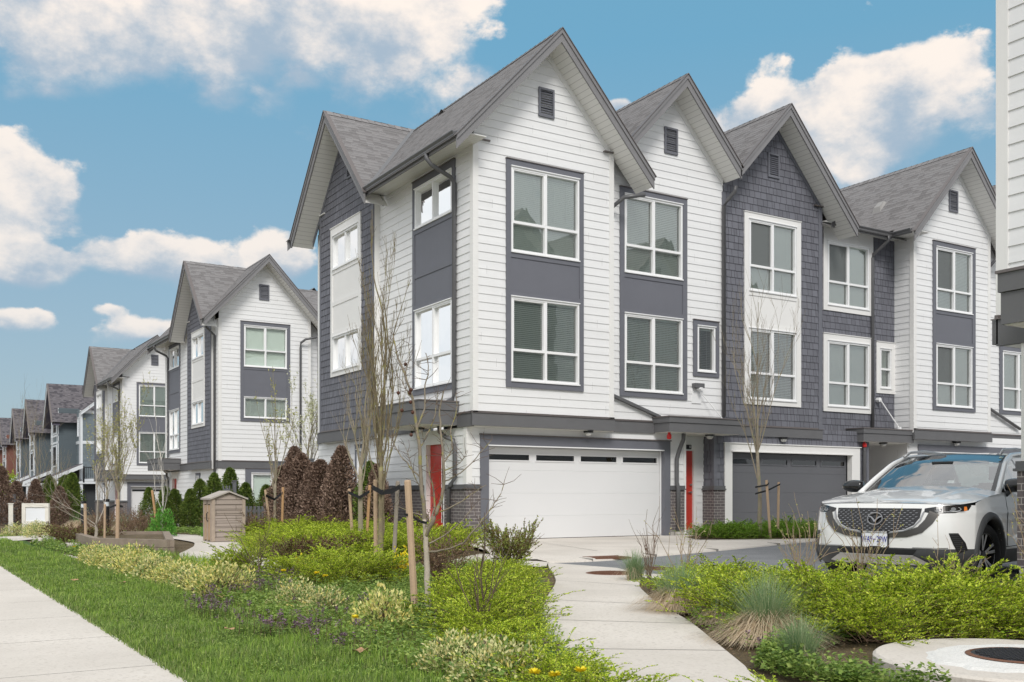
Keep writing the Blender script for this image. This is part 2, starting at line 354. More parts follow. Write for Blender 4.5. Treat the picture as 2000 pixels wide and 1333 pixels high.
# polygons
def clip_convex(poly, conv):
    """poly, conv: lists of (u, z); conv counter-clockwise"""
    out = poly
    for i in range(len(conv)):
        a = conv[i]; b = conv[(i+1) % len(conv)]; ex, ey = b[0]-a[0], b[1]-a[1]
        src = out; out = []
        if not src: return []
        for k in range(len(src)):
            p, q = src[k], src[(k+1) % len(src)]
            dp = ex*(p[1]-a[1])-ey*(p[0]-a[0]); dq = ex*(q[1]-a[1])-ey*(q[0]-a[0])
            if dp >= -1e-9: out.append(p)
            if (dp > 1e-9 and dq < -1e-9) or (dp < -1e-9 and dq > 1e-9):
                t = dp/(dp-dq); out.append((p[0]+t*(q[0]-p[0]), p[1]+t*(q[1]-p[1])))
    o2 = []
    for p in out:
        if not o2 or abs(p[0]-o2[-1][0])+abs(p[1]-o2[-1][1]) > 1e-6: o2.append(p)
    if len(o2) > 1 and abs(o2[0][0]-o2[-1][0])+abs(o2[0][1]-o2[-1][1]) < 1e-6: o2.pop()
    return o2 if len(o2) >= 3 else []
def rect_minus(r, holes):
    rs = [r]
    for h in holes:
        nx = []
        for (a, b, c, d) in rs:
            if h[0] >= c-1e-6 or h[2] <= a+1e-6 or h[1] >= d-1e-6 or h[3] <= b+1e-6: nx.append((a, b, c, d)); continue
            if h[1] > b: nx.append((a, b, c, h[1]))
            if h[3] < d: nx.append((a, h[3], c, d))
            y0, y1 = max(b, h[1]), min(d, h[3])
            if h[0] > a: nx.append((a, y0, h[0], y1))
            if h[2] < c: nx.append((h[2], y0, c, y1))
        rs = nx
    return rs
# ------------------------------------------------------------------ building components
class Fr:
    """wall frame: u along the wall, z up, off outward"""
    def __init__(s, O, U, N): s.O = Vector(O); s.U = Vector(U); s.N = Vector(N)
    def P(s, u, z, off=0.): return tuple(s.O+s.U*u+s.N*off+Vector((0, 0, z)))
    def box(s, mb, u0, z0, u1, z1, o0, o1, m=0):
        P = s.P
        ring = [P(u0, z0, o0), P(u1, z0, o0), P(u1, z0, o1), P(u0, z0, o1)]
        top = [P(u0, z1, o0), P(u1, z1, o0), P(u1, z1, o1), P(u0, z1, o1)]
        a, b = ring, top
        uvf = [(u0, z0), (u1, z0), (u1, z1), (u0, z1)]
        mb.face([a[3], a[2], b[2], b[3]], uvf, m); mb.face([a[1], a[0], b[0], b[1]], uvf, m)
        mb.face([a[2], a[1], b[1], b[2]], [(o1, z0), (o0, z0), (o0, z1), (o1, z1)], m)
        mb.face([a[0], a[3], b[3], b[0]], [(o0, z0), (o1, z0), (o1, z1), (o0, z1)], m)
        mb.face([b[3], b[2], b[1], b[0]], [(u0, o1), (u1, o1), (u1, o0), (u0, o0)], m)
        mb.face([a[0], a[1], a[2], a[3]], [(u0, o0), (u1, o0), (u1, o1), (u0, o1)], m)
    def bar(s, mb, p, q, w, o0, o1, m=0):
        """sloping board in the wall plane, p and q on its top edge, w its height"""
        P = s.P
        mb.hexa([P(p[0], p[1]-w, o0), P(q[0], q[1]-w, o0), P(q[0], q[1]-w, o1), P(p[0], p[1]-w, o1),
                 P(p[0], p[1], o0), P(q[0], q[1], o0), P(q[0], q[1], o1), P(p[0], p[1], o1)], m)

class Bld:
    def __init__(s, root, o=(0, 0, 0), sy=1):
        s.root = root; s.o = o; s.sy = sy
    def fn(s, p): return (s.o[0]+p[0], s.o[1]+s.sy*p[1], s.o[2]+p[2])
    def part(s, mb, name, mats, parent=None, smooth=False, label=None):
        mb.xf(s.fn); ob = mb.build(name, mats, parent or s.root, smooth=smooth, flip=s.sy < 0)
        if label: ob['label'] = label
        return ob

def lap_wall(mb, fr, outline, holes, z0=None, off=0., course=.19, proud=.014, m=0):
    us = [p[0] for p in outline]; zs = [p[1] for p in outline]
    zb = z0 if z0 is not None else min(zs); za = zb
    while za > min(zs): za -= course
    while za < max(zs):
        for (a, b, c, d) in rect_minus((min(us), za, max(us), za+course), holes):
            pl = clip_convex([(a, b), (c, b), (c, d), (a, d)], outline)
            if not pl: continue
            f = lambda z: off+proud*(1-(z-za)/course)
            mb.face([fr.P(u, z, f(z)) for u, z in pl], [(u, z) for u, z in pl], m)
            lo = [p for p in pl if abs(p[1]-za) < 1e-5]
            if len(lo) == 2:
                (u0, z_), (u1, _) = lo
                mb.face([fr.P(u0, za, off-.004), fr.P(u1, za, off-.004), fr.P(u1, za, off+proud), fr.P(u0, za, off+proud)], [(u0, za)]*4, m)
        za += course
def plain_wall(mb, fr, outline, holes, off=0., m=0):
    us = [p[0] for p in outline]; zs = [p[1] for p in outline]
    for (a, b, c, d) in rect_minus((min(us), min(zs), max(us), max(zs)), holes):
        pl = clip_convex([(a, b), (c, b), (c, d), (a, d)], outline)
        if pl: mb.face([fr.P(u, z, off) for u, z in pl], [(u, z) for u, z in pl], m)
def shingle_wall(mb, fr, outline, holes, z0, rng, off=0., course=.19, m=0):
    plain_wall(mb, fr, outline, holes, off=off-.002, m=1)
    us = [p[0] for p in outline]; zs = [p[1] for p in outline]
    za = z0
    while za > min(zs): za -= course
    while za < max(zs):
        u = min(us)-rng.uniform(0, .15)
        while u < max(us):
            w = rng.choice((.10, .14, .17, .20, .23))
            for (a, b, c, d) in rect_minus((max(u+.006, min(us)), za, min(u+w-.006, max(us)), za+course), holes):
                if c-a < .004: continue
                pl = clip_convex([(a, b), (c, b), (c, d), (a, d)], outline)
                if not pl: continue
                f = lambda z: off+.007+.015*(1-(z-za)/course)
                mb.face([fr.P(x, z, f(z)) for x, z in pl], [(x+rng.random(), z) for x, z in pl], m)
                n = len(pl)                              # thin edges so each shingle reads as a slab
                for i in range(n):
                    p, q = pl[i], pl[(i+1) % n]
                    if abs(p[1]-za) < 1e-5 and abs(q[1]-za) < 1e-5:
                        mb.face([fr.P(p[0], p[1], off), fr.P(q[0], q[1], off), fr.P(q[0], q[1], f(q[1])), fr.P(p[0], p[1], f(p[1]))], None, m)
            u += w
        za += course

WRNG = random.Random(5); CURT = mat('curtain_cloth', (.50, .46, .38), .9, noise=(8, .2))
def window(B, fr, u0, z0, u1, z1, rail=None, mull=True, screen=None, blind=True, drop=1.0, tilt=35, glass=None, frame=WVINYL, off=0.045):
    """a vinyl window: frame, glass, screen, blinds, room"""
    mb = MB(); w = .05; o0, o1 = -.08, off
    fr.box(mb, u0, z0, u0+w, z1, o0, o1); fr.box(mb, u1-w, z0, u1, z1, o0, o1)
    fr.box(mb, u0+w, z0, u1-w, z0+w, o0, o1); fr.box(mb, u0+w, z1-w, u1-w, z1, o0, o1)
    fr.box(mb, u0-.012, z0-.03, u1+.012, z0, -.02, off+.03); fr.box(mb, u0-.012, z1, u1+.012, z1+.022, -.02, off+.03)
    um = (u0+u1)/2
    if rail:
        fr.box(mb, u0+w, rail-.03, u1-w, rail+.03, o0+.01, off-.006)
    if mull:
        if rail:
            fr.box(mb, um-.032, rail+.03, um+.032, z1-w, o0+.01, off-.004); fr.box(mb, um-.032, z0+w, um+.032, rail-.03, o0+.01, off-.004)
            # opening sash on one side of the upper light
            for a, b in ((u0+w, um-.032),):
                fr.box(mb, a, rail+.03, a+.03, z1-w, -.05, off-.012); fr.box(mb, b-.03, rail+.03, b, z1-w, -.05, off-.012)
                fr.box(mb, a+.03, z1-w-.03, b-.03, z1-w, -.05, off-.012)
        else: fr.box(mb, um-.032, z0+w, um+.032, z1-w, o0+.01, off-.004)
    win = B.part(mb, 'window', frame)
    g = MB(); P = fr.P; g.face([P(u0+.02, z0+.02, -.035), P(u1-.02, z0+.02, -.035), P(u1-.02, z1-.02, -.035), P(u0+.02, z1-.02, -.035)])
    B.part(g, 'glass', glass or GLASS, win)
    if screen:
        s = MB(); a, b = (u0+w, um-.03) if screen == 'l' else (um+.03, u1-w)
        s.face([P(a, (rail or z0+w), -.01), P(b, (rail or z0+w), -.01), P(b, z1-w, -.01), P(a, z1-w, -.01)]); B.part(s, 'insect_screen', SCREEN, win)
    r = MB(); D = -.9                                  # the room behind: five faces
    r.face([P(u0-.3, z0-.3, D), P(u1+.3, z0-.3, D), P(u1+.3, z1+.3, D), P(u0-.3, z1+.3, D)])
    q = [(u0, z0), (u1, z0), (u1, z1), (u0, z1)]; qq = [(u0-.3, z0-.3), (u1+.3, z0-.3), (u1+.3, z1+.3), (u0-.3, z1+.3)]
    for i in range(4):
        a, b = q[i], q[(i+1) % 4]; c, d = qq[(i+1) % 4], qq[i]
        r.face([P(a[0], a[1], -.081), P(b[0], b[1], -.081), P(c[0], c[1], D), P(d[0], d[1], D)])
    B.part(r, 'interior', ROOM, win)
    if (u1-u0) > 1.2 and WRNG.random() < .6:        # curtains hanging behind the blinds
        s = MB()
        for a, b in ((u0+.02, u0+(u1-u0)*WRNG.uniform(.12, .3)), (u1-(u1-u0)*WRNG.uniform(.12, .3), u1-.02)):
            n = 14
            for k in range(n):
                x0, x1 = a+(b-a)*k/n, a+(b-a)*(k+1)/n; d0, d1 = -.27+.03*math.sin(k*1.9), -.27+.03*math.sin((k+1)*1.9)
                s.face([P(x0, z0+.02, d0), P(x1, z0+.02, d1), P(x1, z1-.02, d1), P(x0, z1-.02, d0)])
        B.part(s, 'curtain', CURT, win)
    if blind:
        s = MB(); t = R(min(72, tilt+6+WRNG.uniform(-6, 6))); hw = .026; z = z1-.09; zb = z1-(z1-z0)*drop+.03
        for a, b in ((u0+w+.01, um-.02), (um+.02, u1-w-.01)) if mull else ((u0+w+.01, u1-w-.01),):
            zz = z
            while zz > zb:
                dz, dn = hw*math.sin(t), hw*math.cos(t)
                s.face([P(a, zz-dz, -.10+dn), P(b, zz-dz, -.10+dn), P(b, zz+dz, -.10-dn), P(a, zz+dz, -.10-dn)])
                zz -= .045
            s.face([P(a, z1-.09, -.07), P(b, z1-.09, -.07), P(b, z1-.03, -.07), P(a, z1-.03, -.07)])
            for k in (.3, .7):
                x = a+(b-a)*k; s.face([P(x-.003, zb, -.07), P(x+.003, zb, -.07), P(x+.003, z1-.05, -.07), P(x-.003, z1-.05, -.07)])
        B.part(s, 'blind', BLIND, win)
    return win

def surround(B, fr, U0, Z0, U1, Z1, wu0, wu1, wins, tm, pm, strip=None, cap=CAP):
    """flat boards round a stack of windows, with recessed panels between them; wins = [(z0, z1), ...] from the bottom up"""
    mb = MB(); o = .046
    fr.box(mb, U0, Z0, wu0, Z1, 0, o); fr.box(mb, wu1, Z0, U1, Z1, 0, o)
    fr.box(mb, wu0, Z0, wu1, wins[0][0], 0, o); fr.box(mb, wu0, wins[-1][1], wu1, Z1, 0, o)
    for i in range(len(wins)-1):
        a, b = wins[i][1], wins[i+1][0]
        fr.box(mb, wu0, a, wu1, b, 0, .026, 1)
        fr.box(mb, wu0, a, wu1, a+.11, .026, o-.002); fr.box(mb, wu0, b-.11, wu1, b, .026, o-.002)
        if strip: fr.box(mb, wu0, strip-.06, wu1, strip+.06, .026, o-.004)
    ob = B.part(mb, 'window_surround', [tm, pm])
    c = MB(); fr.box(c, U0-.01, Z1, U1+.01, Z1+.02, 0, .068); B.part(c, 'head_flashing', cap, ob)
    return ob

def slope_pts(c, apex, p, half, sgn): return (c+sgn*half, apex-p*half)

def gable_roof(B, axis, c, apex, half, pitch, a0, a1, front=True, back=False, mat_=ROOF, fas=FASC, sof=SOFF, th=.30, gut=(True, True), vents=(), spans=None, soff=None, soff_l=None, hl=None, hr=None):
    """axis 'y': ridge along Y at X = c; axis 'x': ridge along X at Y = c. a0 = overhang end, a1 = far end"""
    def W(t, a, z): return (t, a, z) if axis == 'y' else (a, t, z)
    mb = MB(); sl = math.sqrt(1+pitch*pitch); L = half*sl; n = int(L/.14); k = L/n
    HS = {-1: hl or half, 1: hr or half}
    for s in (-1, 1):
        for i in range(n):
            if i*k/sl >= HS[s]: break
            d0, d1 = i*k/sl, (i+1)*k/sl                 # horizontal distance from the ridge
            zt, zb = apex-pitch*d0, apex-pitch*d1
            e = .011; v1, v0 = 40+i*.14, 40+(i+1)*.14
            for (b0, b1), (t0, t1) in zip(*(spans(s, d1), spans(s, d0)) if spans else ([(a0, a1)], [(a0, a1)])):
                P = [W(c+s*d1, b0, zb+e), W(c+s*d1, b1, zb+e), W(c+s*d0, t1, zt), W(c+s*d0, t0, zt)]
                mb.face(P, [(b0, 80-v0+.0001), (b1, 80-v0+.0001), (t1, 80-v1-.0001), (t0, 80-v1-.0001)])
                mb.face([W(c+s*d1, b0, zb-.004), W(c+s*d1, b1, zb-.004), P[1], P[0]], [(b0, 80-v0), (b1, 80-v0), (b1, 80-v0), (b0, 80-v0)])
    # ridge cap
    w = .13
    for s in (-1, 1):
        x = min(a0, a1)
        while x < max(a0, a1):
            y = min(x+.21, max(a0, a1))
            mb.face([W(c+s*w, x, apex-pitch*w+.03), W(c+s*w, y, apex-pitch*w+.022), W(c, y, apex+.022), W(c, x, apex+.032)], [(x*3, 5), (x*3, 5), (x*3, 5.05), (x*3, 5.05)])
            x = y
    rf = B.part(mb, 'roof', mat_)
    # soffits under both slopes
    dr = -1 if a1 > a0 else 1
    runs = ([(a0, soff if soff is not None else a0-dr*.62)] if front else [])+([(a1, a1+dr*.62)] if back else [])
    for (p0, p1) in runs:
        sm = MB()
        for s in (-1, 1):
            hh = (soff_l if (s == -1 and soff_l) else HS[s]-.03)
            sm.face([W(c, p0, apex-th), W(c, p1, apex-th), W(c+s*hh, p1, apex-pitch*hh-th), W(c+s*hh, p0, apex-pitch*hh-th)])
            x = .15
            while x < hh-.05:
                z = apex-pitch*x-th
                sm.face([W(c+s*x, p0, z-.003), W(c+s*x, p1, z-.003), W(c+s*(x+.008), p1, z-.003-pitch*.008), W(c+s*(x+.008), p0, z-.003-pitch*.008)], None, 1)
                x += .095
        B.part(sm, 'soffit', [sof, GROOVE if sof is SOFF else sof], rf)
    # barge boards: a broad board with a narrower one proud of its top
    def barge(a, dirn):
        fb = MB()
        for s in (-1, 1):
            for (h0, h1, t0, t1) in ((.0, .31, .0, .035), (-.012, .11, .035, .062)):
                half = HS[s]
                P0 = [W(c, a+dirn*t0, apex-h1-.0), W(c, a+dirn*t1, apex-h1), W(c+s*half, a+dirn*t1, apex-pitch*half-h1), W(c+s*half, a+dirn*t0, apex-pitch*half-h1)]
                P1 = [W(c, a+dirn*t0, apex-h0), W(c, a+dirn*t1, apex-h0), W(c+s*half, a+dirn*t1, apex-pitch*half-h0), W(c+s*half, a+dirn*t0, apex-pitch*half-h0)]
                fb.hexa(P0+P1)
        B.part(fb, 'barge_board', fas, rf)
        cp = MB()                                       # drip edge and shingle overhang
        for s in (-1, 1):
            half = HS[s]
            P0 = [W(c, a-dirn*.05, apex+.002), W(c, a+dirn*.085, apex+.002), W(c+s*(half+.03), a+dirn*.085, apex-pitch*(half+.03)+.002), W(c+s*(half+.03), a-dirn*.05, apex-pitch*(half+.03)+.002)]
            cp.hexa(P0+[(p[0], p[1], p[2]+.022) for p in P0])
        B.part(cp, 'drip_edge', CAP, rf)
    if front: barge(a0, dr)
    if back: barge(a1, -dr)
    for (dist, s, a) in vents:                          # low square roof vents
        vm = MB(); x = c+s*dist; z = apex-pitch*dist; q = .16
        base = [W(x-s*q, a-q, z+pitch*q), W(x-s*q, a+q, z+pitch*q), W(x+s*q, a+q, z-pitch*q), W(x+s*q, a-q, z-pitch*q)]
        top = [W(x-s*.09, a-.1, z+pitch*.09+.13), W(x-s*.09, a+.1, z+pitch*.09+.13), W(x+s*.12, a+.12, z-pitch*.12+.15), W(x+s*.12, a-.12, z-pitch*.12+.15)]
        vm.hexa(base+top); B.part(vm, 'roof_vent', mat('vent_cap_grey', (.30, .29, .28), .6), rf)
    return rf

def downspout(B, path, r=.052, parent=None, name='downspout'):
    mb = MB(); mb.tube(path, r, n=8); ob = B.part(mb, name, GUT, parent, smooth=True)
    return ob
def gutter_box(B, p, q, out, parent=None):
    """K-style gutter from p to q (top back edge), out = outward unit vector"""
    p, q, o = Vector(p), Vector(q), Vector(out); mb = MB()
    prof = [(0, 0), (.0, -.13), (.06, -.13), (.075, -.10), (.075, -.07), (.115, -.02), (.115, .0), (.10, .0), (.10, -.02), (.012, -.02), (.012, 0)]
    r0 = [tuple(p+o*a+Vector((0, 0, b))) for a, b in prof]; r1 = [tuple(q+o*a+Vector((0, 0, b))) for a, b in prof]
    mb.prism(r0, r1); return B.part(mb, 'gutter', GUT, parent)

def gable_vent(B, fr, u0, z0, u1, z1, m=GTRIM):
    mb = MB(); w = .05
    fr.box(mb, u0, z0, u0+w, z1, 0, .05); fr.box(mb, u1-w, z0, u1, z1, 0, .05); fr.box(mb, u0+w, z0, u1-w, z0+w, 0, .05); fr.box(mb, u0+w, z1-w, u1-w, z1, 0, .05)
    z = z0+w
    while z < z1-w-.01:
        P = fr.P; d = min(.05, z1-w-z)
        mb.face([P(u0+w, z, .045), P(u1-w, z, .045), P(u1-w, z+d, .008), P(u0+w, z+d, .008)]); mb.face([P(u0+w, z, .045), P(u1-w, z, .045), P(u1-w, z+.012, .016), P(u0+w, z+.012, .016)])
        z += .055
    mb.face([fr.P(u0+w, z0+w, .004), fr.P(u1-w, z0+w, .004), fr.P(u1-w, z1-w, .004), fr.P(u0+w, z1-w, .004)])
    return B.part(mb, 'gable_vent', m)

def garage_door(B, fr, u0, u1, ztop, m, wins=4, zb=.03):
    mb = MB(); rows = 4; h = (ztop-zb)/rows; o = -.15
    wz0, wz1 = ztop-.30, ztop-.17; g = (u1-u0)/wins
    holes = [(u0+g*i+.10, wz0, u0+g*(i+1)-.10, wz1) for i in range(wins)]
    for r in range(rows):
        a, b = zb+h*r, zb+h*(r+1)
        plain_wall(mb, fr, [(u0, a+.004), (u1, a+.004), (u1, b-.004), (u0, b-.004)], holes if r == rows-1 else [], off=o)
        mb.face([fr.P(u0, b-.004, o), fr.P(u1, b-.004, o), fr.P(u1, b, o-.006), fr.P(u0, b, o-.006)])
        mb.face([fr.P(u0, b, o-.006), fr.P(u1, b, o-.006), fr.P(u1, b+.004, o), fr.P(u0, b+.004, o)])
    for h_ in holes:                                    # raised window frames
        a, b, c, d = h_
        fr.box(mb, a-.03, b-.03, a, d+.03, o, o+.015); fr.box(mb, c, b-.03, c+.03, d+.03, o, o+.015)
        fr.box(mb, a, b-.03, c, b, o, o+.015); fr.box(mb, a, d, c, d+.03, o, o+.015)
    d = B.part(mb, 'garage_door', m)
    for a, b, c, e in holes:
        gm = MB(); gm.face([fr.P(a, b, o-.01), fr.P(c, b, o-.01), fr.P(c, e, o-.01), fr.P(a, e, o-.01)])
        gm.face([fr.P(a, b, o-.05), fr.P(c, b, o-.05), fr.P(c, e, o-.05), fr.P(a, e, o-.05)], None, 1)
        B.part(gm, 'door_window', [GLASSD, BLACK], d)
    s = MB(); fr.box(s, u0, 0.0, u1, zb, o-.03, o-.002); B.part(s, 'bottom_seal', BLACK, d)
    return d

def canopy(B, x0, y0, x1, y1, z0, z1, outer):
    """flat box canopy of two stacked boards with a metal cap; outer: sides that show boards"""
    mb = MB(); zm = z0+(z1-z0)*.62; t = .035
    mb.box((x0+.02, y0+.02, z0+.01), (x1-.02 if 'E' in outer else x1, y1-.02 if 'N' in outer else y1, z1-.02))
    def side(za, zb, e):
        if 'S' in outer: mb.box((x0-e, y0-e, za), (x1+(e if 'E' in outer else 0), y0+.02, zb))
        if 'N' in outer: mb.box((x0-e, y1-.02, za), (x1, y1+e, zb))
        if 'W' in outer: mb.box((x0-e, y0+.02, za), (x0+.02, y1-(.02 if 'N' in outer else 0), zb))
        if 'E' in outer: mb.box((x1-.02, y0+.02, za), (x1+e, y1, zb))
    side(z0, zm, .0); side(zm+.006, z1, .022)
    c = B.part(mb, 'entry_canopy', BAND)
    k = MB(); k.box((x0-.04, y0-.04, z1), (x1+(.04 if 'E' in outer else 0), y1+(.04 if 'N' in outer else 0), z1+.03)); B.part(k, 'cap_flashing', CAP, c)
    s = MB(); s.box((x0+.025, y0+.025, z0-.006), (x1-.025, y1-.025, z0+.008)); B.part(s, 'canopy_soffit', SOFF, c)
    return c

def soffit_lamp(B, x, y, z):
    mb = MB(); mb.tube([(x, y, z), (x, y, z-.05)], [.13, .12], n=10); o = B.part(mb, 'soffit_lamp', BLKMET)
    g = MB(); g.tube([(x, y, z-.045), (x, y, z-.10), (x, y, z-.13)], [.10, .085, .04], n=10); B.part(g, 'lamp_lens', mat('frosted_lens', (.6, .6, .58), .2), o, smooth=True)

def corner_board(B, x, y, z0, z1, sx, sy, m=WTRIM, w=.12, name='corner_board'):
    """L-shaped corner board at an outside corner; sx, sy point away from the building"""
    mb = MB(); t = .022
    mb.box((x+sx*t, y+sy*t, z0), (x-sx*w, y, z1)); mb.box((x+sx*t, y-sy*.0, z0), (x, y-sy*w, z1))
    return B.part(mb, name, m)
def band(B, fr, u0, u1, z0, z1, o=.05, m=None, lip=.05):
    mb = MB(); fr.box(mb, u0, z0, u1, z1, -.02, o); fr.box(mb, u0, z1, u1, z1+.012, -.02, o+.02, 1); fr.box(mb, u0, z1+.012, u1, z1+lip, -.02, .022, 1)
    return B.part(mb, 'floor_band', [m or BAND, CAP])
def brick_base(B, fr, u0, u1, top=1.2, o=.05, zf=.14, name='brick_base'):
    mb = MB(); fr.box(mb, u0, zf, u1, top, -.02, o); ob = B.part(mb, name, BRICK)
    f = MB(); fr.box(f, u0+.01, -.3, u1-.01, zf, -.02, o-.02); B.part(f, 'foundation', CONC0, ob)
    c = MB(); fr.box(c, u0-.02, top, u1+.02, top+.03, -.02, o+.04); fr.box(c, u0-.01, top+.03, u1+.01, top+.11, -.02, o+.015); B.part(c, 'sill_cap', GUT, ob)
    return ob
def front_door(B, fr, u0, u1, z0, z1, off=-.10, strip=True, trim=True):
    mb = MB(); holes = [(u1-.30, z0+.25, u1-.16, z1-.28)] if strip else []
    if holes and fr.flip: holes = [(u0+.16, z0+.25, u0+.30, z1-.28)]
    plain_wall(mb, fr, [(u0, z0), (u1, z0), (u1, z1), (u0, z1)], holes, off=off)
    d = B.part(mb, 'front_door', REDDOOR)
    for a, b, c, e in holes:
        g = MB(); g.face([fr.P(a, b, off-.012), fr.P(c, b, off-.012), fr.P(c, e, off-.012), fr.P(a, e, off-.012)]); g.face([fr.P(a, b, off-.03), fr.P(c, b, off-.03), fr.P(c, e, off-.03), fr.P(a, e, off-.03)], None, 1)
        B.part(g, 'door_glass', [GLASS, mat('frosted_glass', (.42, .52, .50), .4)], d)
    h = MB(); uu = (u0+.07) if fr.flip else (u1-.07)
    for zz in (z0+1.0, z0+1.2): h.tube([fr.P(uu, zz, off), fr.P(uu, zz, off+.05)], .028, n=8)
    h.tube([fr.P(uu, z0+1.0, off+.045), fr.P(uu+(.11 if fr.flip else -.11), z0+1.0, off+.045)], .011, n=6)
    B.part(h, 'door_handle', mat('satin_nickel', (.5, .48, .45), .3, metal=1.), d)
    if trim:
        t = MB(); fr.box(t, u0-.10, z0-.12, u0, z1+.0, off-.02, .02); fr.box(t, u1, z0-.12, u1+.10, z1, off-.02, .02); fr.box(t, u0-.10, z1, u1+.10, z1+.12, off-.02, .02)
        fr.box(t, u0, z0-.12, u1, z0, off-.02, .06); B.part(t, 'door_frame', WTRIM, d)
    return d
Fr.flip = False

def sof_z(apex, p, c, th=.30): return lambda u: apex-th-p*abs(u-c)
def gable_outline(u0, u1, zb, c, apex, p, th=.30):
    z = sof_z(apex, p, c, th); a = [(u0, zb), (u1, zb), (u1, z(u1))]
    if u0 < c < u1: a.append((c, z(c)))
    a.append((u0, z(u0))); return a
def frieze(B, fr, u0, u1, c, apex, p, m, th=.30, w=.15):
    z = sof_z(apex, p, c, th); mb = MB()
    fr.bar(mb, (u0, z(u0)), (c, z(c)), w, 0, .03); fr.bar(mb, (c, z(c)), (u1, z(u1)), w, 0, .0285)
    B.part(mb, 'frieze_board', m)
# ------------------------------------------------------------------ the white and slate townhouse rows
X0 = 11.22; PT = 1.07
rng = random.Random(7); GAPM = mat('shingle_gap', (.045, .045, .055), .8)
def eave_soffit(B, x0, y0, x1, y1, z, along='y', parent=None):
    mb = MB(); mb.box((x0, y0, z), (x1, y1, z+.02))
    t = y0 if along == 'y' else x0
    while t < (y1 if along == 'y' else x1):
        if along == 'y': mb.face([(x0, t, z-.002), (x1, t, z-.002), (x1, t+.007, z-.002), (x0, t+.007, z-.002)], None, 1)
        else: mb.face([(t, y0, z-.002), (t, y1, z-.002), (t+.007, y1, z-.002), (t+.007, y0, z-.002)], None, 1)
        t += .10
    return B.part(mb, 'eave_soffit', [SOFF, GROOVE], parent)

def front_gable_unit(B, x0, x1, Y, c, apex, kind_='lap', win=None, small=None, top_x=None, zb=2.92, vent=True, smz=None):
    fr = Fr((0, Y, 0), (1, 0, 0), (0, -1, 0)); mb = MB(); holes = []
    if win: holes += [(win[2], a, win[3], b) for a, b in win[6]]
    if small: holes.append(small)
    out = gable_outline(x0, x1, zb, c, apex, PT)
    if kind_ == 'lap': lap_wall(mb, fr, out, holes, z0=2.965); B.part(mb, 'siding_wall', WHITE); frieze(B, fr, x0, x1, c, apex, PT, WTRIM)
    else: shingle_wall(mb, fr, out, holes, 2.965, rng); B.part(mb, 'shingle_wall', [GSH, GAPM]); frieze(B, fr, x0, x1, c, apex, PT, GTRIM)
    if vent: gable_vent(B, fr, c-.24, apex-1.86, c+.20, apex-1.18)
    return fr

def stack2(B, fr, u0, u1, w0, w1, z0, z1, wins, rails, tm, pm, strip=None, scr=None, blinds=(1., 1.), tilts=(35, 65), cap=CAP):
    surround(B, fr, u0, z0, u1, z1, w0, w1, wins, tm, pm, strip=strip, cap=cap)
    for i, (a, b) in enumerate(wins):
        window(B, fr, w0+.012, a+.03, w1-.012, b-.022, rail=rails[i], screen=(scr[i] if scr else None), drop=blinds[i], tilt=tilts[i])

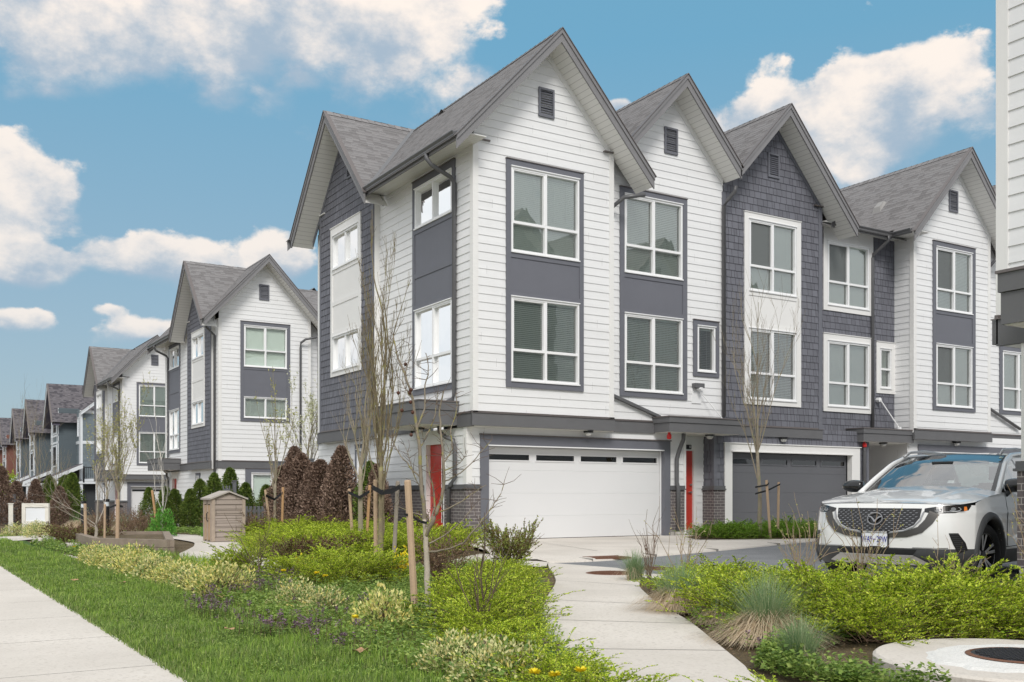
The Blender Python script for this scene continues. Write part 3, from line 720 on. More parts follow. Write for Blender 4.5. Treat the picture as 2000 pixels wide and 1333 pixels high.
def make_corner(B, det=True):
    fy, ly, ry = 19.75, 20.05, 29.3; C0, AP = 13.2, 11.8
    wins = [(3.68, 5.66), (6.65, 8.65)]
    fr = front_gable_unit(B, X0, 15.16, fy, C0, AP, win=(0, 0, 12.19, 14.13, 0, 0, wins))
    stack2(B, fr, 12.07, 14.25, 12.19, 14.13, 3.55, 8.79, wins, (4.42, 7.36), GTRIM, GPANEL, tilts=(46, 58))
    # street side, upper
    sd = Fr((X0, 0, 0), (0, 1, 0), (-1, 0, 0)); sw = [(3.68, 5.66), (7.65, 8.68)]
    mb = MB(); lap_wall(mb, sd, [(fy, 2.92), (24.8, 2.92), (24.8, 9.0), (fy, 9.0)], [(20.68, a, 22.64, b) for a, b in sw], z0=2.965)
    B.part(mb, 'siding_wall', WHITE); mb = MB()
    lap_wall(mb, sd, [(28.7, 2.92), (ry, 2.92), (ry, 9.0), (28.7, 9.0)], [], z0=2.965); B.part(mb, 'siding_wall', WHITE)
    stack2(B, sd, 20.56, 22.76, 20.68, 22.64, 3.54, 8.86, sw, (4.42, None), GTRIM, GPANEL, strip=6.5, tilts=(60, 60))
    # bay
    by = Fr((X0-.17, 0, 0), (0, 1, 0), (-1, 0, 0)); bw = [(4.62, 5.66), (7.57, 8.58)]; BC = 26.75
    mb = MB(); shingle_wall(mb, by, gable_outline(24.88, 28.7, 2.66, BC, AP, PT), [(25.76, a, 27.66, b) for a, b in bw], 2.965, rng); B.part(mb, 'shingle_wall', [GSH, GAPM])
    frieze(B, by, 24.2, 29.3, BC, AP, PT, GTRIM)
    stack2(B, by, 25.62, 27.80, 25.76, 27.66, 4.49, 8.80, bw, (None, None), WTRIM, WTRIM, strip=6.6, tilts=(60, 60), cap=WTRIM)
    gable_vent(B, by, BC-.55, 9.95, BC-.15, 10.62)
    mb = MB(); mb.box((X0-.165, 24.80, 2.62), (X0+.02, 24.86, 9.4)); B.part(mb, 'bay_return_board', WTRIM)
    mb = MB(); mb.box((X0-.195, 24.795, 2.92), (X0-.165, 24.90, 9.38)); mb.box((X0-.195, 28.62, 2.92), (X0-.165, 28.73, 9.38)); B.part(mb, 'bay_corner_board', GTRIM)
    mb = MB(); mb.box((X0-.17, 28.66, 2.62), (X0+.02, 28.7, 9.2)); B.part(mb, 'bay_return_board', WTRIM)
    mb = MB(); mb.box((X0-.17, 24.80, 2.60), (X0+.02, 28.7, 2.62)); B.part(mb, 'bay_soffit', SOFF)
    mb = MB(); mb.box((X0-.22, 24.76, 9.40), (X0+.0, 25.2, 9.425)); mb.box((X0-.22, 28.3, 9.40), (X0, 28.75, 9.425)); B.part(mb, 'return_flashing', WTRIM)
    corner_board(B, X0, fy, 2.93, 9.08, -1, -1); corner_board(B, X0, ry, 2.93, 9.0, -1, 1)
    mb = MB(); mb.box((X0-.32, fy-.05, 9.09), (X0+.42, fy+.0, 9.12)); B.part(mb, 'return_flashing', CAP)
    mb = MB(); mb.box((15.04, fy-.022, 2.93), (15.18, fy+.3, 9.42)); B.part(mb, 'corner_board', WTRIM)
    # bands
    band(B, sd, 22.85, 24.80, 2.62, 2.92); band(B, sd, fy, 20.42, 2.62, 2.92)
    b2 = Fr((X0-.17, 0, 0), (0, 1, 0), (-1, 0, 0)); band(B, b2, 24.76, 28.74, 2.62, 2.92); band(B, sd, 28.74, ry, 2.62, 2.92)
    band(B, fr, X0-.05, 15.20, 2.64, 2.92)
    mb = MB(); mb.box((X0, fy+.02, 2.625), (15.2, ly+.1, 2.64)); B.part(mb, 'overhang_soffit', SOFF)
    # lower side wall
    dh = (21.17, .0, 22.05, 2.30)
    mb = MB(); lap_wall(mb, sd, [(ly, 1.2), (ry, 1.2), (ry, 2.62), (ly, 2.62)], [dh, (25.80, 1.20, 26.28, 2.35)], z0=1.3); B.part(mb, 'siding_wall', WHITE)
    brick_base(B, sd, ly-.048, 21.05, 1.2); brick_base(B, sd, 22.17, ry, 1.2)
    sd.flip = True
    front_door(B, sd, 21.17, 22.05, .15, 2.28); sd.flip = False
    mb = MB(); fr_ = sd; fr_.box(mb, 21.05, 2.40, 22.17, 2.62, -.02, .012); B.part(mb, 'door_head_panel', WTRIM)
    mb = MB(); mb.box((X0-1.0, 20.9, -.3), (X0-.02, 22.4, .03)); B.part(mb, 'door_step', CONC0)
    surround(B, sd, 25.68, 1.10, 26.40, 2.46, 25.80, 26.28, [(1.20, 2.35)], GTRIM, GPANEL)
    window(B, sd, 25.81, 1.22, 26.27, 2.33, mull=False, tilt=60)
    canopy(B, 10.2, 20.42, X0+.0, 22.85, 2.68, 3.20, 'SWN')
    corner_board(B, X0, ly, 1.31, 2.62, -1, -1, w=.13)
    soffit_lamp(B, 10.8, 21.6, 2.68)
    # front lower wall with the double garage
    fl = Fr((0, ly, 0), (1, 0, 0), (0, -1, 0)); g = (11.78, -.3, 17.03, 2.22)
    mb = MB(); lap_wall(mb, fl, [(X0, 1.2), (17.72, 1.2), (17.72, 2.95), (X0, 2.95)], [g], z0=1.3); B.part(mb, 'siding_wall', WHITE)
    brick_base(B, fl, X0-.053, 11.555, 1.203); brick_base(B, fl, 17.22, 17.70, 1.2)
    mb = MB(); fl.box(mb, 11.56, 0, 11.78, 2.45, -.12, .05); fl.box(mb, 17.03, 0, 17.22, 2.45, -.12, .05); fl.box(mb, 11.78, 2.22, 17.03, 2.45, -.12, .05); fl.box(mb, 11.54, 2.45, 17.24, 2.48, -.02, .075, 1)
    B.part(mb, 'garage_surround', [GTRIM, CAP])
    mb = MB(); fl.box(mb, 11.76, 2.20, 17.0, 2.225, -.1, .075); fl.box(mb, 11.78, 0, 11.81, 2.2, -.12, -.09); fl.box(mb, 17.0, 0, 17.03, 2.2, -.12, -.09); B.part(mb, 'garage_head_trim', WVINYL)
    garage_door(B, fl, 11.79, 17.02, 2.19, GARW)
    soffit_lamp(B, 14.5, 19.86, 2.63)
    # roofs
    def sp(s, d):
        if s > 0: return [(19.15, 29.9)]
        return [(19.15, BC-d+.02), (BC+d-.02, 29.9)]
    rf = gable_roof(B, 'y', C0, AP, 2.75, PT, 19.15, 29.9, back=True, spans=sp, soff=fy+.05, soff_l=2.0, vents=((1.2, 1, 26.0),))
    def sp2(s, d):
        return [(X0-.77, C0-d+.02)] if s < 0 else [(X0-.77, C0-d+.02)]
    gable_roof(B, 'x', BC, AP, 2.75, PT, X0-.77, C0, spans=sp2, soff=X0-.12)
    # valley metal
    mb = MB()
    for t0, t1 in ((0.0, 2.7),):
        a = Vector((C0-.05, BC-.05, AP-.02)); b = Vector((C0-2.68, BC-2.68, AP-2.68*PT+.02)); o = Vector((.045, -.045, 0))
        mb.face([a-o, a+o, b+o, b-o]); mb.xf(lambda p: (p[0], p[1], p[2]+.03))
    B.part(mb, 'valley_flashing', GUT, rf)
    eave_soffit(B, X0-.66, 19.2, X0+.02, 24.35, 8.96)
    mb = MB(); mb.box((X0-.70, 19.16, 8.80), (X0-.665, 24.2, 8.98)); B.part(mb, 'eave_fascia', FASC)
    gutter_box(B, (X0-.70, 19.25, 8.985), (X0-.70, 24.10, 8.985), (-1, 0, 0))
    # downspouts
    downspout(B, [(X0-.74, 20.62, 8.88), (X0-.74, 20.60, 8.75), (X0-.66, 20.55, 8.62), (X0-.16, 20.53, 8.40), (X0-.07, 20.52, 8.28), (X0-.07, 20.52, 3.40), (X0-.10, 20.55, 3.28), (X0-.2, 20.62, 3.22)])
    downspout(B, [(X0-.24, 20.95, 2.68), (X0-.24, 20.93, 2.55), (X0-.18, 20.75, 2.42), (X0-.08, 20.55, 2.34), (X0-.07, 20.50, 2.2), (X0-.07, 20.50, 1.45), (X0-.12, 20.62, 1.30), (X0-.13, 20.68, 1.2), (X0-.13, 20.68, .05)])
    downspout(B, [(15.85, 19.35, 8.45), (15.4, 19.6, 8.38), (15.28, 19.95, 8.2), (15.24, 20.0, 8.05)])
    # rear gable wall
    rr = Fr((0, ry, 0), (1, 0, 0), (0, 1, 0)); return rf

def make_rear(B, wide=True):
    """garden face of an end home (seen on the second row)"""
    ry = 29.3; C0, AP = 13.2, 11.8; rr = Fr((0, ry, 0), (1, 0, 0), (0, 1, 0))
    w = [(4.80, 5.72), (7.0, 8.80)]; hl = [(12.28, a, 14.20, b) for a, b in w]
    mb = MB(); lap_wall(mb, rr, gable_outline(X0, 15.3, 2.92, C0, AP, PT), hl, z0=2.965)
    B.part(mb, 'siding_wall', WHITE); mb = MB()
    lap_wall(mb, rr, [(X0, -.2), (15.3, -.2), (15.3, 2.62), (X0, 2.62)], [(12.6, .5, 14.5, 2.45)], z0=-.1)
    B.part(mb, 'siding_wall', WHITE); frieze(B, rr, X0, 15.3, C0, AP, PT, WTRIM); gable_vent(B, rr, C0-.24, AP-1.86, C0+.20, AP-1.18)
    surround(B, rr, 12.14, 4.66, 14.34, 8.95, 12.28, 14.20, w, GTRIM, GPANEL)
    window(B, rr, 12.29, 4.83, 14.19, 5.70, tilt=20); window(B, rr, 12.29, 7.03, 14.19, 8.78, rail=7.75, tilt=55)
    surround(B, rr, 12.35, .4, 14.7, 2.62, 12.6, 14.5, [(.5, 2.45)], GTRIM, GPANEL); window(B, rr, 12.61, .53, 14.49, 2.43, tilt=60, rail=1.0)
    band(B, rr, X0-.05, 15.35, 2.62, 2.92); corner_board(B, X0, ry, 0, 2.62, -1, 1)
    # recessed neighbour
    r2 = Fr((0, ry-.7, 0), (1, 0, 0), (0, 1, 0)); w2 = [(3.7, 5.65), (6.7, 8.64)]
    mb = MB(); lap_wall(mb, r2, [(15.3, 0), (24, 0), (24, 9.2), (15.3, 9.2)], [(16.0, a, 17.9, b) for a, b in w2], z0=2.965); B.part(mb, 'siding_wall', WHITE)
    stack2(B, r2, 15.88, 18.02, 16.0, 17.9, 3.55, 8.79, w2, (4.42, 7.36), GTRIM, GPANEL, tilts=(60, 60))
    mb = MB(); mb.box((15.18, ry-.7, 0), (15.3, ry+.02, 9.2)); B.part(mb, 'corner_board', WTRIM)
    downspout(B, [(15.9, ry+.35, 8.6), (14.95, ry+.3, 8.35), (14.80, ry+.12, 8.2), (14.80, ry+.09, 8.0), (14.80, ry+.09, .1)])
    downspout(B, [(X0-.6, ry-.15, 8.9), (X0-.45, ry-.25, 8.6), (X0-.07, ry-.4, 8.3), (X0-.07, ry-.4, .1)])

# ---- first row, nearest the viewer
root = thing('townhouse_row', 'nearest three-storey row of white lap-sided and slate-shingled townhouses with steep front gables and two garages', 'townhouses', (X0, 19.75, 0))
B1 = Bld(root); make_corner(B1)
# second home
UY = 20.05; wins = [(3.68, 5.66), (6.65, 8.65)]
fr = front_gable_unit(B1, 15.16, 19.08, UY, 17.28, 11.75, win=(0, 0, 15.72, 17.65, 0, 0, wins), small=(18.15, 4.31, 18.80, 5.55))
stack2(B1, fr, 15.59, 17.80, 15.72, 17.65, 3.55, 8.79, wins, (4.42, 7.36), GTRIM, GPANEL, tilts=(42, 56))
surround(B1, fr, 18.02, 4.20, 18.93, 5.68, 18.15, 18.80, [(4.31, 5.55)], GTRIM, GPANEL); window(B1, fr, 18.16, 4.34, 18.79, 5.53, mull=False, tilt=15)
band(B1, fr, 15.2, 16.7, 2.64, 2.92)
gable_roof(B1, 'y', 17.28, 11.75, 2.75, PT, 19.45, 24.5, soff=UY+.05, hl=1.98, hr=1.90)
# shed flashing beside the second home and the two canopies
mb = MB(); fr.bar(mb, (15.2, 3.62), (16.85, 3.10), .07, 0, .12); B1.part(mb, 'sloping_flashing', GUT)
canopy(B1, 16.67, 19.40, 19.10, UY, 2.66, 3.03, 'SWE')
# third home, slate shingles with white trim
f3 = front_gable_unit(B1, 19.10, 22.92, UY, 21.0, 11.75, kind_='sh', win=(0, 0, 20.02, 21.88, 0, 0, wins))
stack2(B1, f3, 19.86, 22.06, 20.02, 21.88, 3.55, 8.80, wins, (4.42, 7.36), WTRIM, WTRIM, scr=(None, 'l'), tilts=(40, 62), cap=WTRIM)
gable_roof(B1, 'y', 21.0, 11.75, 2.75, PT, 19.45, 24.5, soff=UY+.05, hl=1.86, vents=((1.35, -1, 20.9),), spans=lambda s, d: [(19.45, 24.5)] if not (s > 0 and d > 2.45) else [(19.45, 20.1)])
mb = MB(); mb.box((22.80, UY-.03, 2.92), (22.95, 20.46, 9.35)); B1.part(mb, 'corner_board', GTRIM); mb = MB(); mb.box((19.05, UY-.03, 2.92), (19.17, UY+.0, 9.2)); B1.part(mb, 'corner_board', GTRIM)
mb = MB(); mb.box((22.6, UY-.09, 9.36), (23.2, UY, 9.385)); mb.box((14.85, 19.66, 9.43), (15.5, 19.75, 9.455)); B1.part(mb, 'return_flashing', CAP)
band(B1, f3, 19.1, 22.95, 2.68, 2.94)
# cricket between the second and third gables
mb = MB(); mb.hexa([(18.85, 20.10, 9.62), (19.45, 20.10, 9.62), (19.45, 20.8, 9.62), (18.85, 20.8, 9.62), (18.85, 20.10, 9.92), (19.45, 20.10, 9.92), (19.45, 20.8, 9.95), (18.85, 20.8, 9.95)]); B1.part(mb, 'roof_cricket', FASC)
# link section
RY = 20.45; f4 = Fr((0, RY, 0), (1, 0, 0), (0, -1, 0))
h4 = [(23.62, 3.68, 25.48, 5.66), (23.62, 6.68, 25.48, 8.60), (25.98, 4.34, 26.52, 5.60)]
mb = MB(); shingle_wall(mb, f4, [(22.92, 2.92), (26.7, 2.92), (26.7, 9.0), (22.92, 9.0)], h4, 2.965, rng); B1.part(mb, 'shingle_wall', [GSH, GAPM])
for (a, b, c, d), z0, z1 in ((h4[0], 3.54, 5.84), (h4[1], 6.53, 8.97)):
    surround(B1, f4, 23.45, z0, 25.66, z1, a, c, [(b, d)], WTRIM, WTRIM, cap=WTRIM)
    window(B1, f4, a+.01, b+.03, c-.01, d-.02, rail=b+.72, screen='l' if z0 > 6 else None, tilt=60)
surround(B1, f4, 25.82, 4.20, 26.7, 5.78, 25.98, 26.52, [(4.34, 5.60)], WTRIM, WTRIM, cap=WTRIM); window(B1, f4, 25.99, 4.37, 26.51, 5.58, mull=False, rail=4.95, tilt=60)
band(B1, f4, 22.95, 24.5, 2.68, 2.94)
canopy(B1, 24.47, 19.80, 26.78, RY, 2.66, 3.03, 'SW')
eave_soffit(B1, 23.0, 19.98, 26.68, RY+.02, 8.965, along='x'); gutter_box(B1, (23.3, 19.96, 9.01), (25.94, 19.96, 9.01), (0, -1, 0))
mb = MB(); mb.box((23.3, 19.96, 8.84), (25.96, 19.99, 9.0)); B1.part(mb, 'eave_fascia', FASC)
downspout(B1, [(25.75, 19.9, 8.9), (25.75, 19.92, 8.78), (25.70, 20.1, 8.62), (25.62, 20.36, 8.42), (25.60, 20.38, 8.3), (25.60, 20.38, 3.1)])
# fourth home
f5 = front_gable_unit(B1, 26.7, 30.6, 19.75, 28.65, 11.86, win=(0, 0, 27.74, 29.60, 0, 0, [(3.83, 5.80), (6.83, 8.82)]))
stack2(B1, f5, 27.60, 29.76, 27.74, 29.60, 3.72, 8.97, [(3.83, 5.80), (6.83, 8.82)], (4.56, 7.50), GTRIM, GPANEL, scr=('l', 'l'), tilts=(62, 62))
s5 = Fr((26.7, 0, 0), (0, 1, 0), (-1, 0, 0)); mb = MB(); lap_wall(mb, s5, [(19.75, 2.92), (RY, 2.92), (RY, 8.98), (19.75, 8.98)], [], z0=2.965); B1.part(mb, 'siding_wall', WHITE)
corner_board(B1, 26.7, 19.75, 2.98, 9.0, -1, -1)
gable_roof(B1, 'y', 28.65, 11.86, 2.75, PT, 19.15, 24.5, soff=19.8, soff_l=1.9, vents=((1.45, -1, 21.4),), spans=lambda s, d: [(19.15, 24.5)] if not (s < 0 and d > 2.5) else [(19.15, 20.0)])
gutter_box(B1, (25.96, 19.25, 9.01), (25.96, 19.97, 9.01), (-1, 0, 0)); eave_soffit(B1, 26.0, 19.2, 26.72, 19.98, 8.965)
mb = MB(); mb.box((26.4, 19.66, 9.12), (27.1, 19.75, 9.15)); B1.part(mb, 'return_flashing', WTRIM)
band(B1, f5, 26.68, 30.65, 2.78, 3.06)
mb = MB(); mb.box((30.46, 19.73, 2.98), (30.6, 20.05, 9.5)); B1.part(mb, 'corner_board', WTRIM)
downspout(B1, [(31.1, 19.5, 8.9), (30.8, 19.7, 8.75), (30.72, 19.9, 8.5), (30.72, 19.97, 8.3), (30.72, 19.97, 4.1), (30.78, 19.95, 3.95), (32.6, 19.95, 3.3)])
f6 = front_gable_unit(B1, 30.6, 34.5, UY, 32.7, 11.8, win=(0, 0, 31.70, 33.6, 0, 0, [(3.90, 5.90), (6.75, 8.7)]))
stack2(B1, f6, 31.55, 33.75, 31.70, 33.6, 3.78, 8.9, [(3.90, 5.90), (6.75, 8.7)], (4.65, 7.46), GTRIM, GPANEL, tilts=(60, 60))
gable_roof(B1, 'y', 32.7, 11.8, 2.75, PT, 19.45, 24.5, soff=UY+.05, hl=1.98); band(B1, f6, 30.65, 34.5, 2.78, 3.06)
# main roof behind the gables (cut short where gables stand in front)
gable_roof(B1, 'x', 24.5, 11.60, 3.85, .6, 12.9, 22.9, front=False); gable_roof(B1, 'x', 24.5, 11.60, 4.52, .6, 22.9, 26.9, front=False); gable_roof(B1, 'x', 24.5, 11.60, 3.85, .6, 26.9, 34.8, front=False, back=True)
# ground storey of the inner homes
fl = Fr((0, UY, 0), (1, 0, 0), (0, -1, 0))
mb = MB(); mb.box((17.70, UY-.02, 0), (17.78, 20.46, 2.66)); B1.part(mb, 'porch_post_board', WTRIM)          # right edge of the pier
al = Fr((0, 20.45, 0), (1, 0, 0), (0, -1, 0)); mb = MB(); lap_wall(mb, al, [(17.3, 0), (19.1, 0), (19.1, 2.66), (17.3, 2.66)], [(17.52, 0, 18.40, 2.26)], z0=.1); B1.part(mb, 'siding_wall', WHITE)
front_door(B1, al, 17.52, 18.40, .14, 2.25, strip=False, off=-.04)
mb = MB(); mb.box((17.75, 19.95, -.2), (18.78, 20.4, .06)); mb.box((17.78, 20.18, .06), (18.76, 20.44, .13)); B1.part(mb, 'door_step', CONC0)
mb = MB(); mb.box((17.7, UY, 2.64), (18.8, 20.5, 2.66)); B1.part(mb, 'porch_ceiling', SOFF)
sp_ = Fr((18.78, 0, 0), (0, 1, 0), (-1, 0, 0)); mb = MB(); shingle_wall(mb, sp_, [(UY, 1.2), (20.46, 1.2), (20.46, 2.66), (UY, 2.66)], [], 1.31, rng)
shingle_wall(mb, fl, [(18.78, 1.2), (24.95, 1.2), (24.95, 2.95), (18.78, 2.95)], [(19.40, 0, 24.20, 2.26)], 1.31, rng); B1.part(mb, 'shingle_wall', [GSH, GAPM])
mb = MB(); mb.box((18.75, UY-.03, 1.3), (18.85, UY+.06, 2.66)); mb.box((24.88, UY-.03, 1.3), (24.98, UY+.5, 2.66)); B1.part(mb, 'corner_board', GTRIM)
brick_base(B1, fl, 18.727, 19.125, 1.203); brick_base(B1, fl, 24.52, 25.0, 1.2); brick_base(B1, sp_, UY-.047, 20.44, 1.2)
mb = MB(); fl.box(mb, 19.13, 0, 19.40, 2.46, -.12, .05); fl.box(mb, 24.20, 0, 24.56, 2.46, -.12, .05); fl.box(mb, 19.40, 2.26, 24.20, 2.46, -.12, .05); fl.box(mb, 19.10, 2.46, 24.60, 2.485, -.02, .08)
fl.box(mb, 19.36, 2.235, 24.24, 2.262, -.1, .08); B1.part(mb, 'garage_surround', WTRIM)
garage_door(B1, fl, 19.41, 24.19, 2.22, GARG)
soffit_lamp(B1, 21.3, 19.95, 2.68); soffit_lamp(B1, 18.35, 19.75, 2.66); soffit_lamp(B1, 25.6, 20.0, 2.66); soffit_lamp(B1, 29.0, 19.86, 2.77)
def bell(x, y, z):
    mb = MB(); mb.tube([(x, y, z), (x, y, z-.05)], .035, n=8); mb.tube([(x, y, z-.05), (x, y, z-.09), (x, y, z-.16), (x, y, z-.18)], [.05, .062, .06, .04], n=10)
    B1.part(mb, 'alarm_bell', mat('alarm_red', (.55, .02, .02), .35))
bell(16.85, 19.62, 2.66); bell(24.7, 19.95, 2.66)
# wall behind the second porch, its dark door and side wall
al2 = Fr((0, 21.6, 0), (1, 0, 0), (0, -1, 0)); mb = MB(); lap_wall(mb, al2, [(24.9, 0), (26.8, 0), (26.8, 2.66), (24.9, 2.66)], [(25.0, 0, 25.9, 2.2)], z0=.1)
B1.part(mb, 'siding_wall', WHITE); mb = MB(); al3 = Fr((26.75, 0, 0), (0, 1, 0), (-1, 0, 0)); lap_wall(mb, al3, [(19.95, 0), (21.6, 0), (21.6, 2.66), (19.95, 2.66)], [], z0=.1); B1.part(mb, 'siding_wall', WHITE)
mb = MB(); al2.box(mb, 25.0, 0, 25.9, 2.2, -.1, -.05); mb.box((24.95, UY, 0), (24.99, 21.6, 2.66)); B1.part(mb, 'dark_door', mat('charcoal_door', (.05, .05, .055), .4))
mb = MB(); mb.box((24.9, UY, 2.64), (26.8, 21.6, 2.66)); B1.part(mb, 'porch_ceiling', SOFF)
# fourth home's ground storey and garage
f8 = Fr((0, 19.98, 0), (1, 0, 0), (0, -1, 0)); mb = MB(); lap_wall(mb, f8, [(26.7, 0), (34.5, 0), (34.5, 2.95), (26.7, 2.95)], [(27.42, 0, 32.5, 2.42)], z0=.1); B1.part(mb, 'siding_wall', WHITE)
mb = MB(); f8.box(mb, 27.2, 0, 27.42, 2.64, -.12, .05); f8.box(mb, 32.5, 0, 32.72, 2.64, -.12, .05); f8.box(mb, 27.42, 2.42, 32.5, 2.64, -.12, .05); B1.part(mb, 'garage_surround', GTRIM)
mb = MB(); f8.box(mb, 27.4, 2.40, 32.52, 2.425, -.1, .075); B1.part(mb, 'garage_head_trim', WVINYL)
garage_door(B1, f8, 27.43, 32.49, 2.39, GARW); brick_base(B1, f8, 26.68, 27.2, 1.2)
# downspouts on the front
downspout(B1, [(19.15, 19.6, 9.25), (19.12, 19.62, 9.12), (19.09, 19.85, 8.95), (19.06, 19.97, 8.80), (19.06, 19.97, 3.15)], r=.055)
downspout(B1, [(17.45, 19.75, 2.66), (17.45, 19.76, 2.5), (17.42, 19.9, 2.2), (17.40, 19.96, 2.0), (17.40, 19.96, 1.4), (17.42, 19.93, 1.25), (17.42, 19.93, .12)], r=.055)
mb = MB(); mb.tube([(17.42, 19.93, -.1), (17.42, 19.93, .12)], .09, n=8, square=True); B1.part(mb, 'downspout_boot', CONC0)
downspout(B1, [(24.72, 19.95, 2.66), (24.72, 19.97, 2.45), (24.70, 19.98, .1)], r=.05)
# small fixtures
mb = MB(); fr.box(mb, 17.98, 3.88, 18.30, 4.0, .02, .16); B1.part(mb, 'wall_vent_hood', GUT)
mb = MB(); fr.box(mb, 17.98, 3.48, 18.30, 3.88, .0, .03); mb.tube([(18.15, 20.0, 3.86), (18.15, 19.82, 3.84)], .045, n=8); B1.part(mb, 'camera_box', WVINYL)
mb = MB(); mb.tube([(18.2, 20.0, 3.82), (18.82, 19.75, 3.07)], .012, n=6); mb.tube([(18.82, 19.75, 3.09), (18.82, 19.75, 3.03)], .05, n=6); B1.part(mb, 'stay_rod', WVINYL)
mb = MB(); mb.tube([(25.85, 20.42, 3.98), (25.85, 20.30, 3.98)], .07, n=8); mb.tube([(25.85, 20.30, 3.98), (26.35, 20.0, 3.12)], .018, n=6); mb.tube([(26.35, 20.0, 3.14), (26.35, 20.0, 3.04)], .07, n=8); B1.part(mb, 'stay_rod', WVINYL)
mb = MB(); mb.box((18.02, 20.405, 2.29), (18.30, 20.43, 2.41)); NPL = B1.part(mb, 'house_number_plate', BLACK)
def text(body, size, M4, m, parent, name, ext=.002, align='CENTER', bold=0.):
    c = bpy.data.curves.new(name, 'FONT'); c.body = body; c.size = size; c.extrude = ext; c.align_x = align; c.align_y = 'CENTER'; c.offset = bold
    o = bpy.data.objects.new(name+'_src', c); sc.collection.objects.link(o); dg = bpy.context.evaluated_depsgraph_get(); dg.update()
    me = bpy.data.meshes.new_from_object(o.evaluated_get(dg)); bpy.data.objects.remove(o); me.materials.clear(); me.materials.append(m)
    t = bpy.data.objects.new(name, me); sc.collection.objects.link(t); t.parent = parent
    t.matrix_local = M4; return t
text('0', .10, Matrix.Translation((18.25-X0, 20.402-19.75, 2.35)) @ Matrix.Rotation(R(90), 4, 'X'), WVINYL, NPL, 'house_number', .001)
# rear, inner end wall and plain back of the first row
rr = Fr((0, 29.3, 0), (1, 0, 0), (0, 1, 0)); mb = MB(); lap_wall(mb, rr, gable_outline(X0, 15.16, -.1, 13.2, 11.8, PT), [], z0=2.965)
B1.part(mb, 'siding_wall', WHITE); mb = MB(); r3 = Fr((0, 28.6, 0), (1, 0, 0), (0, 1, 0)); lap_wall(mb, r3, [(15.16, 0), (34.5, 0), (34.5, 9.0), (15.16, 9.0)], [], z0=2.965)
B1.part(mb, 'siding_wall', WHITE); mb = MB(); r4 = Fr((34.5, 0, 0), (0, 1, 0), (1, 0, 0)); lap_wall(mb, r4, [(20.05, 0), (28.6, 0), (28.6, 8.9), (24.5, 11.3), (20.05, 8.9)], [], z0=2.965); B1.part(mb, 'siding_wall', WHITE)
plate_root = root

def far_row(o, sy, label, rear):
    rt = thing('townhouse_row', label, 'townhouses', (o[0]+X0, o[1]+sy*19.75, o[2])); B = Bld(rt, o, sy); make_corner(B)
    if rear: make_rear(B)
    else:
        rr = Fr((0, 29.3, 0), (1, 0, 0), (0, 1, 0)); mb = MB(); lap_wall(mb, rr, gable_outline(X0, 15.16, -.1, 13.2, 11.8, PT), [], z0=2.965); B.part(mb, 'siding_wall', WHITE)
    return B
def second_unit(B, x1=24):
    fr = front_gable_unit(B, 15.16, 19.08, UY, 17.28, 11.75, win=(0, 0, 15.72, 17.65, 0, 0, wins)); stack2(B, fr, 15.59, 17.80, 15.72, 17.65, 3.55, 8.79, wins, (4.42, 7.36), GTRIM, GPANEL)
    gable_roof(B, 'y', 17.28, 11.75, 2.75, PT, 19.45, 24.5, soff=UY+.05, hl=1.98); gable_roof(B, 'x', 24.5, 11.60, 3.85, .6, 12.9, x1, front=False, back=True)
    band(B, fr, 15.2, 19.1, 2.64, 2.92); mb = MB(); lap_wall(mb, fl, [(18.0, -.2), (x1, -.2), (x1, 2.95), (18.0, 2.95)], [], z0=.1); B.part(mb, 'siding_wall', WHITE); mb = MB(); lap_wall(mb, fl, [(19.08, 2.95), (x1, 2.95), (x1, 9.3), (19.08, 9.3)], [], z0=2.965)
    B.part(mb, 'siding_wall', WHITE); mb = MB(); lap_wall(mb, Fr((x1, 0, 0), (0, 1, 0), (1, 0, 0)), [(20.05, -.2), (28.6, -.2), (28.6, 8.9), (24.5, 11.3), (20.05, 8.9)], [], z0=2.965); B.part(mb, 'siding_wall', WHITE)
B2 = far_row((.75, 72.2, -.42), -1, 'second white townhouse row down the street, behind the small cedar shed', True); second_unit(B2)
gable_roof(B2, 'y', 21.0, 11.75, 2.75, PT, 29.2, 24.5, soff=28.5)
B3 = far_row((1.38, 47.05, -.60), 1, 'third white townhouse row, its single garage door half hidden behind green cedars', False); second_unit(B3)
B4 = far_row((-.52, 26.55, .13), -1, 'white-sided townhouse at the right edge of the view, across the lane behind the car', False)
B4.part((lambda m: (lap_wall(m, Fr((15.16, 0, 0), (0, 1, 0), (1, 0, 0)), [(19.75, 2.9), (29.3, 2.9), (29.3, 9.2), (19.75, 9.2)], [], z0=2.965), m)[-1])(MB()), 'siding_wall', WHITE)

second_unit(B4, 34.5)
for cx, ap in ((21.0, 11.75), (24.75, 11.8), (28.5, 11.8), (32.3, 11.75)):
    front_gable_unit(B4, cx-1.9, cx+1.9, UY-.25, cx, ap, kind_='sh' if cx == 21.0 else 'lap'); gable_roof(B4, 'y', cx, ap, 2.75, PT, 19.2, 24.5, soff=UY-.2, hl=1.9, hr=1.9)
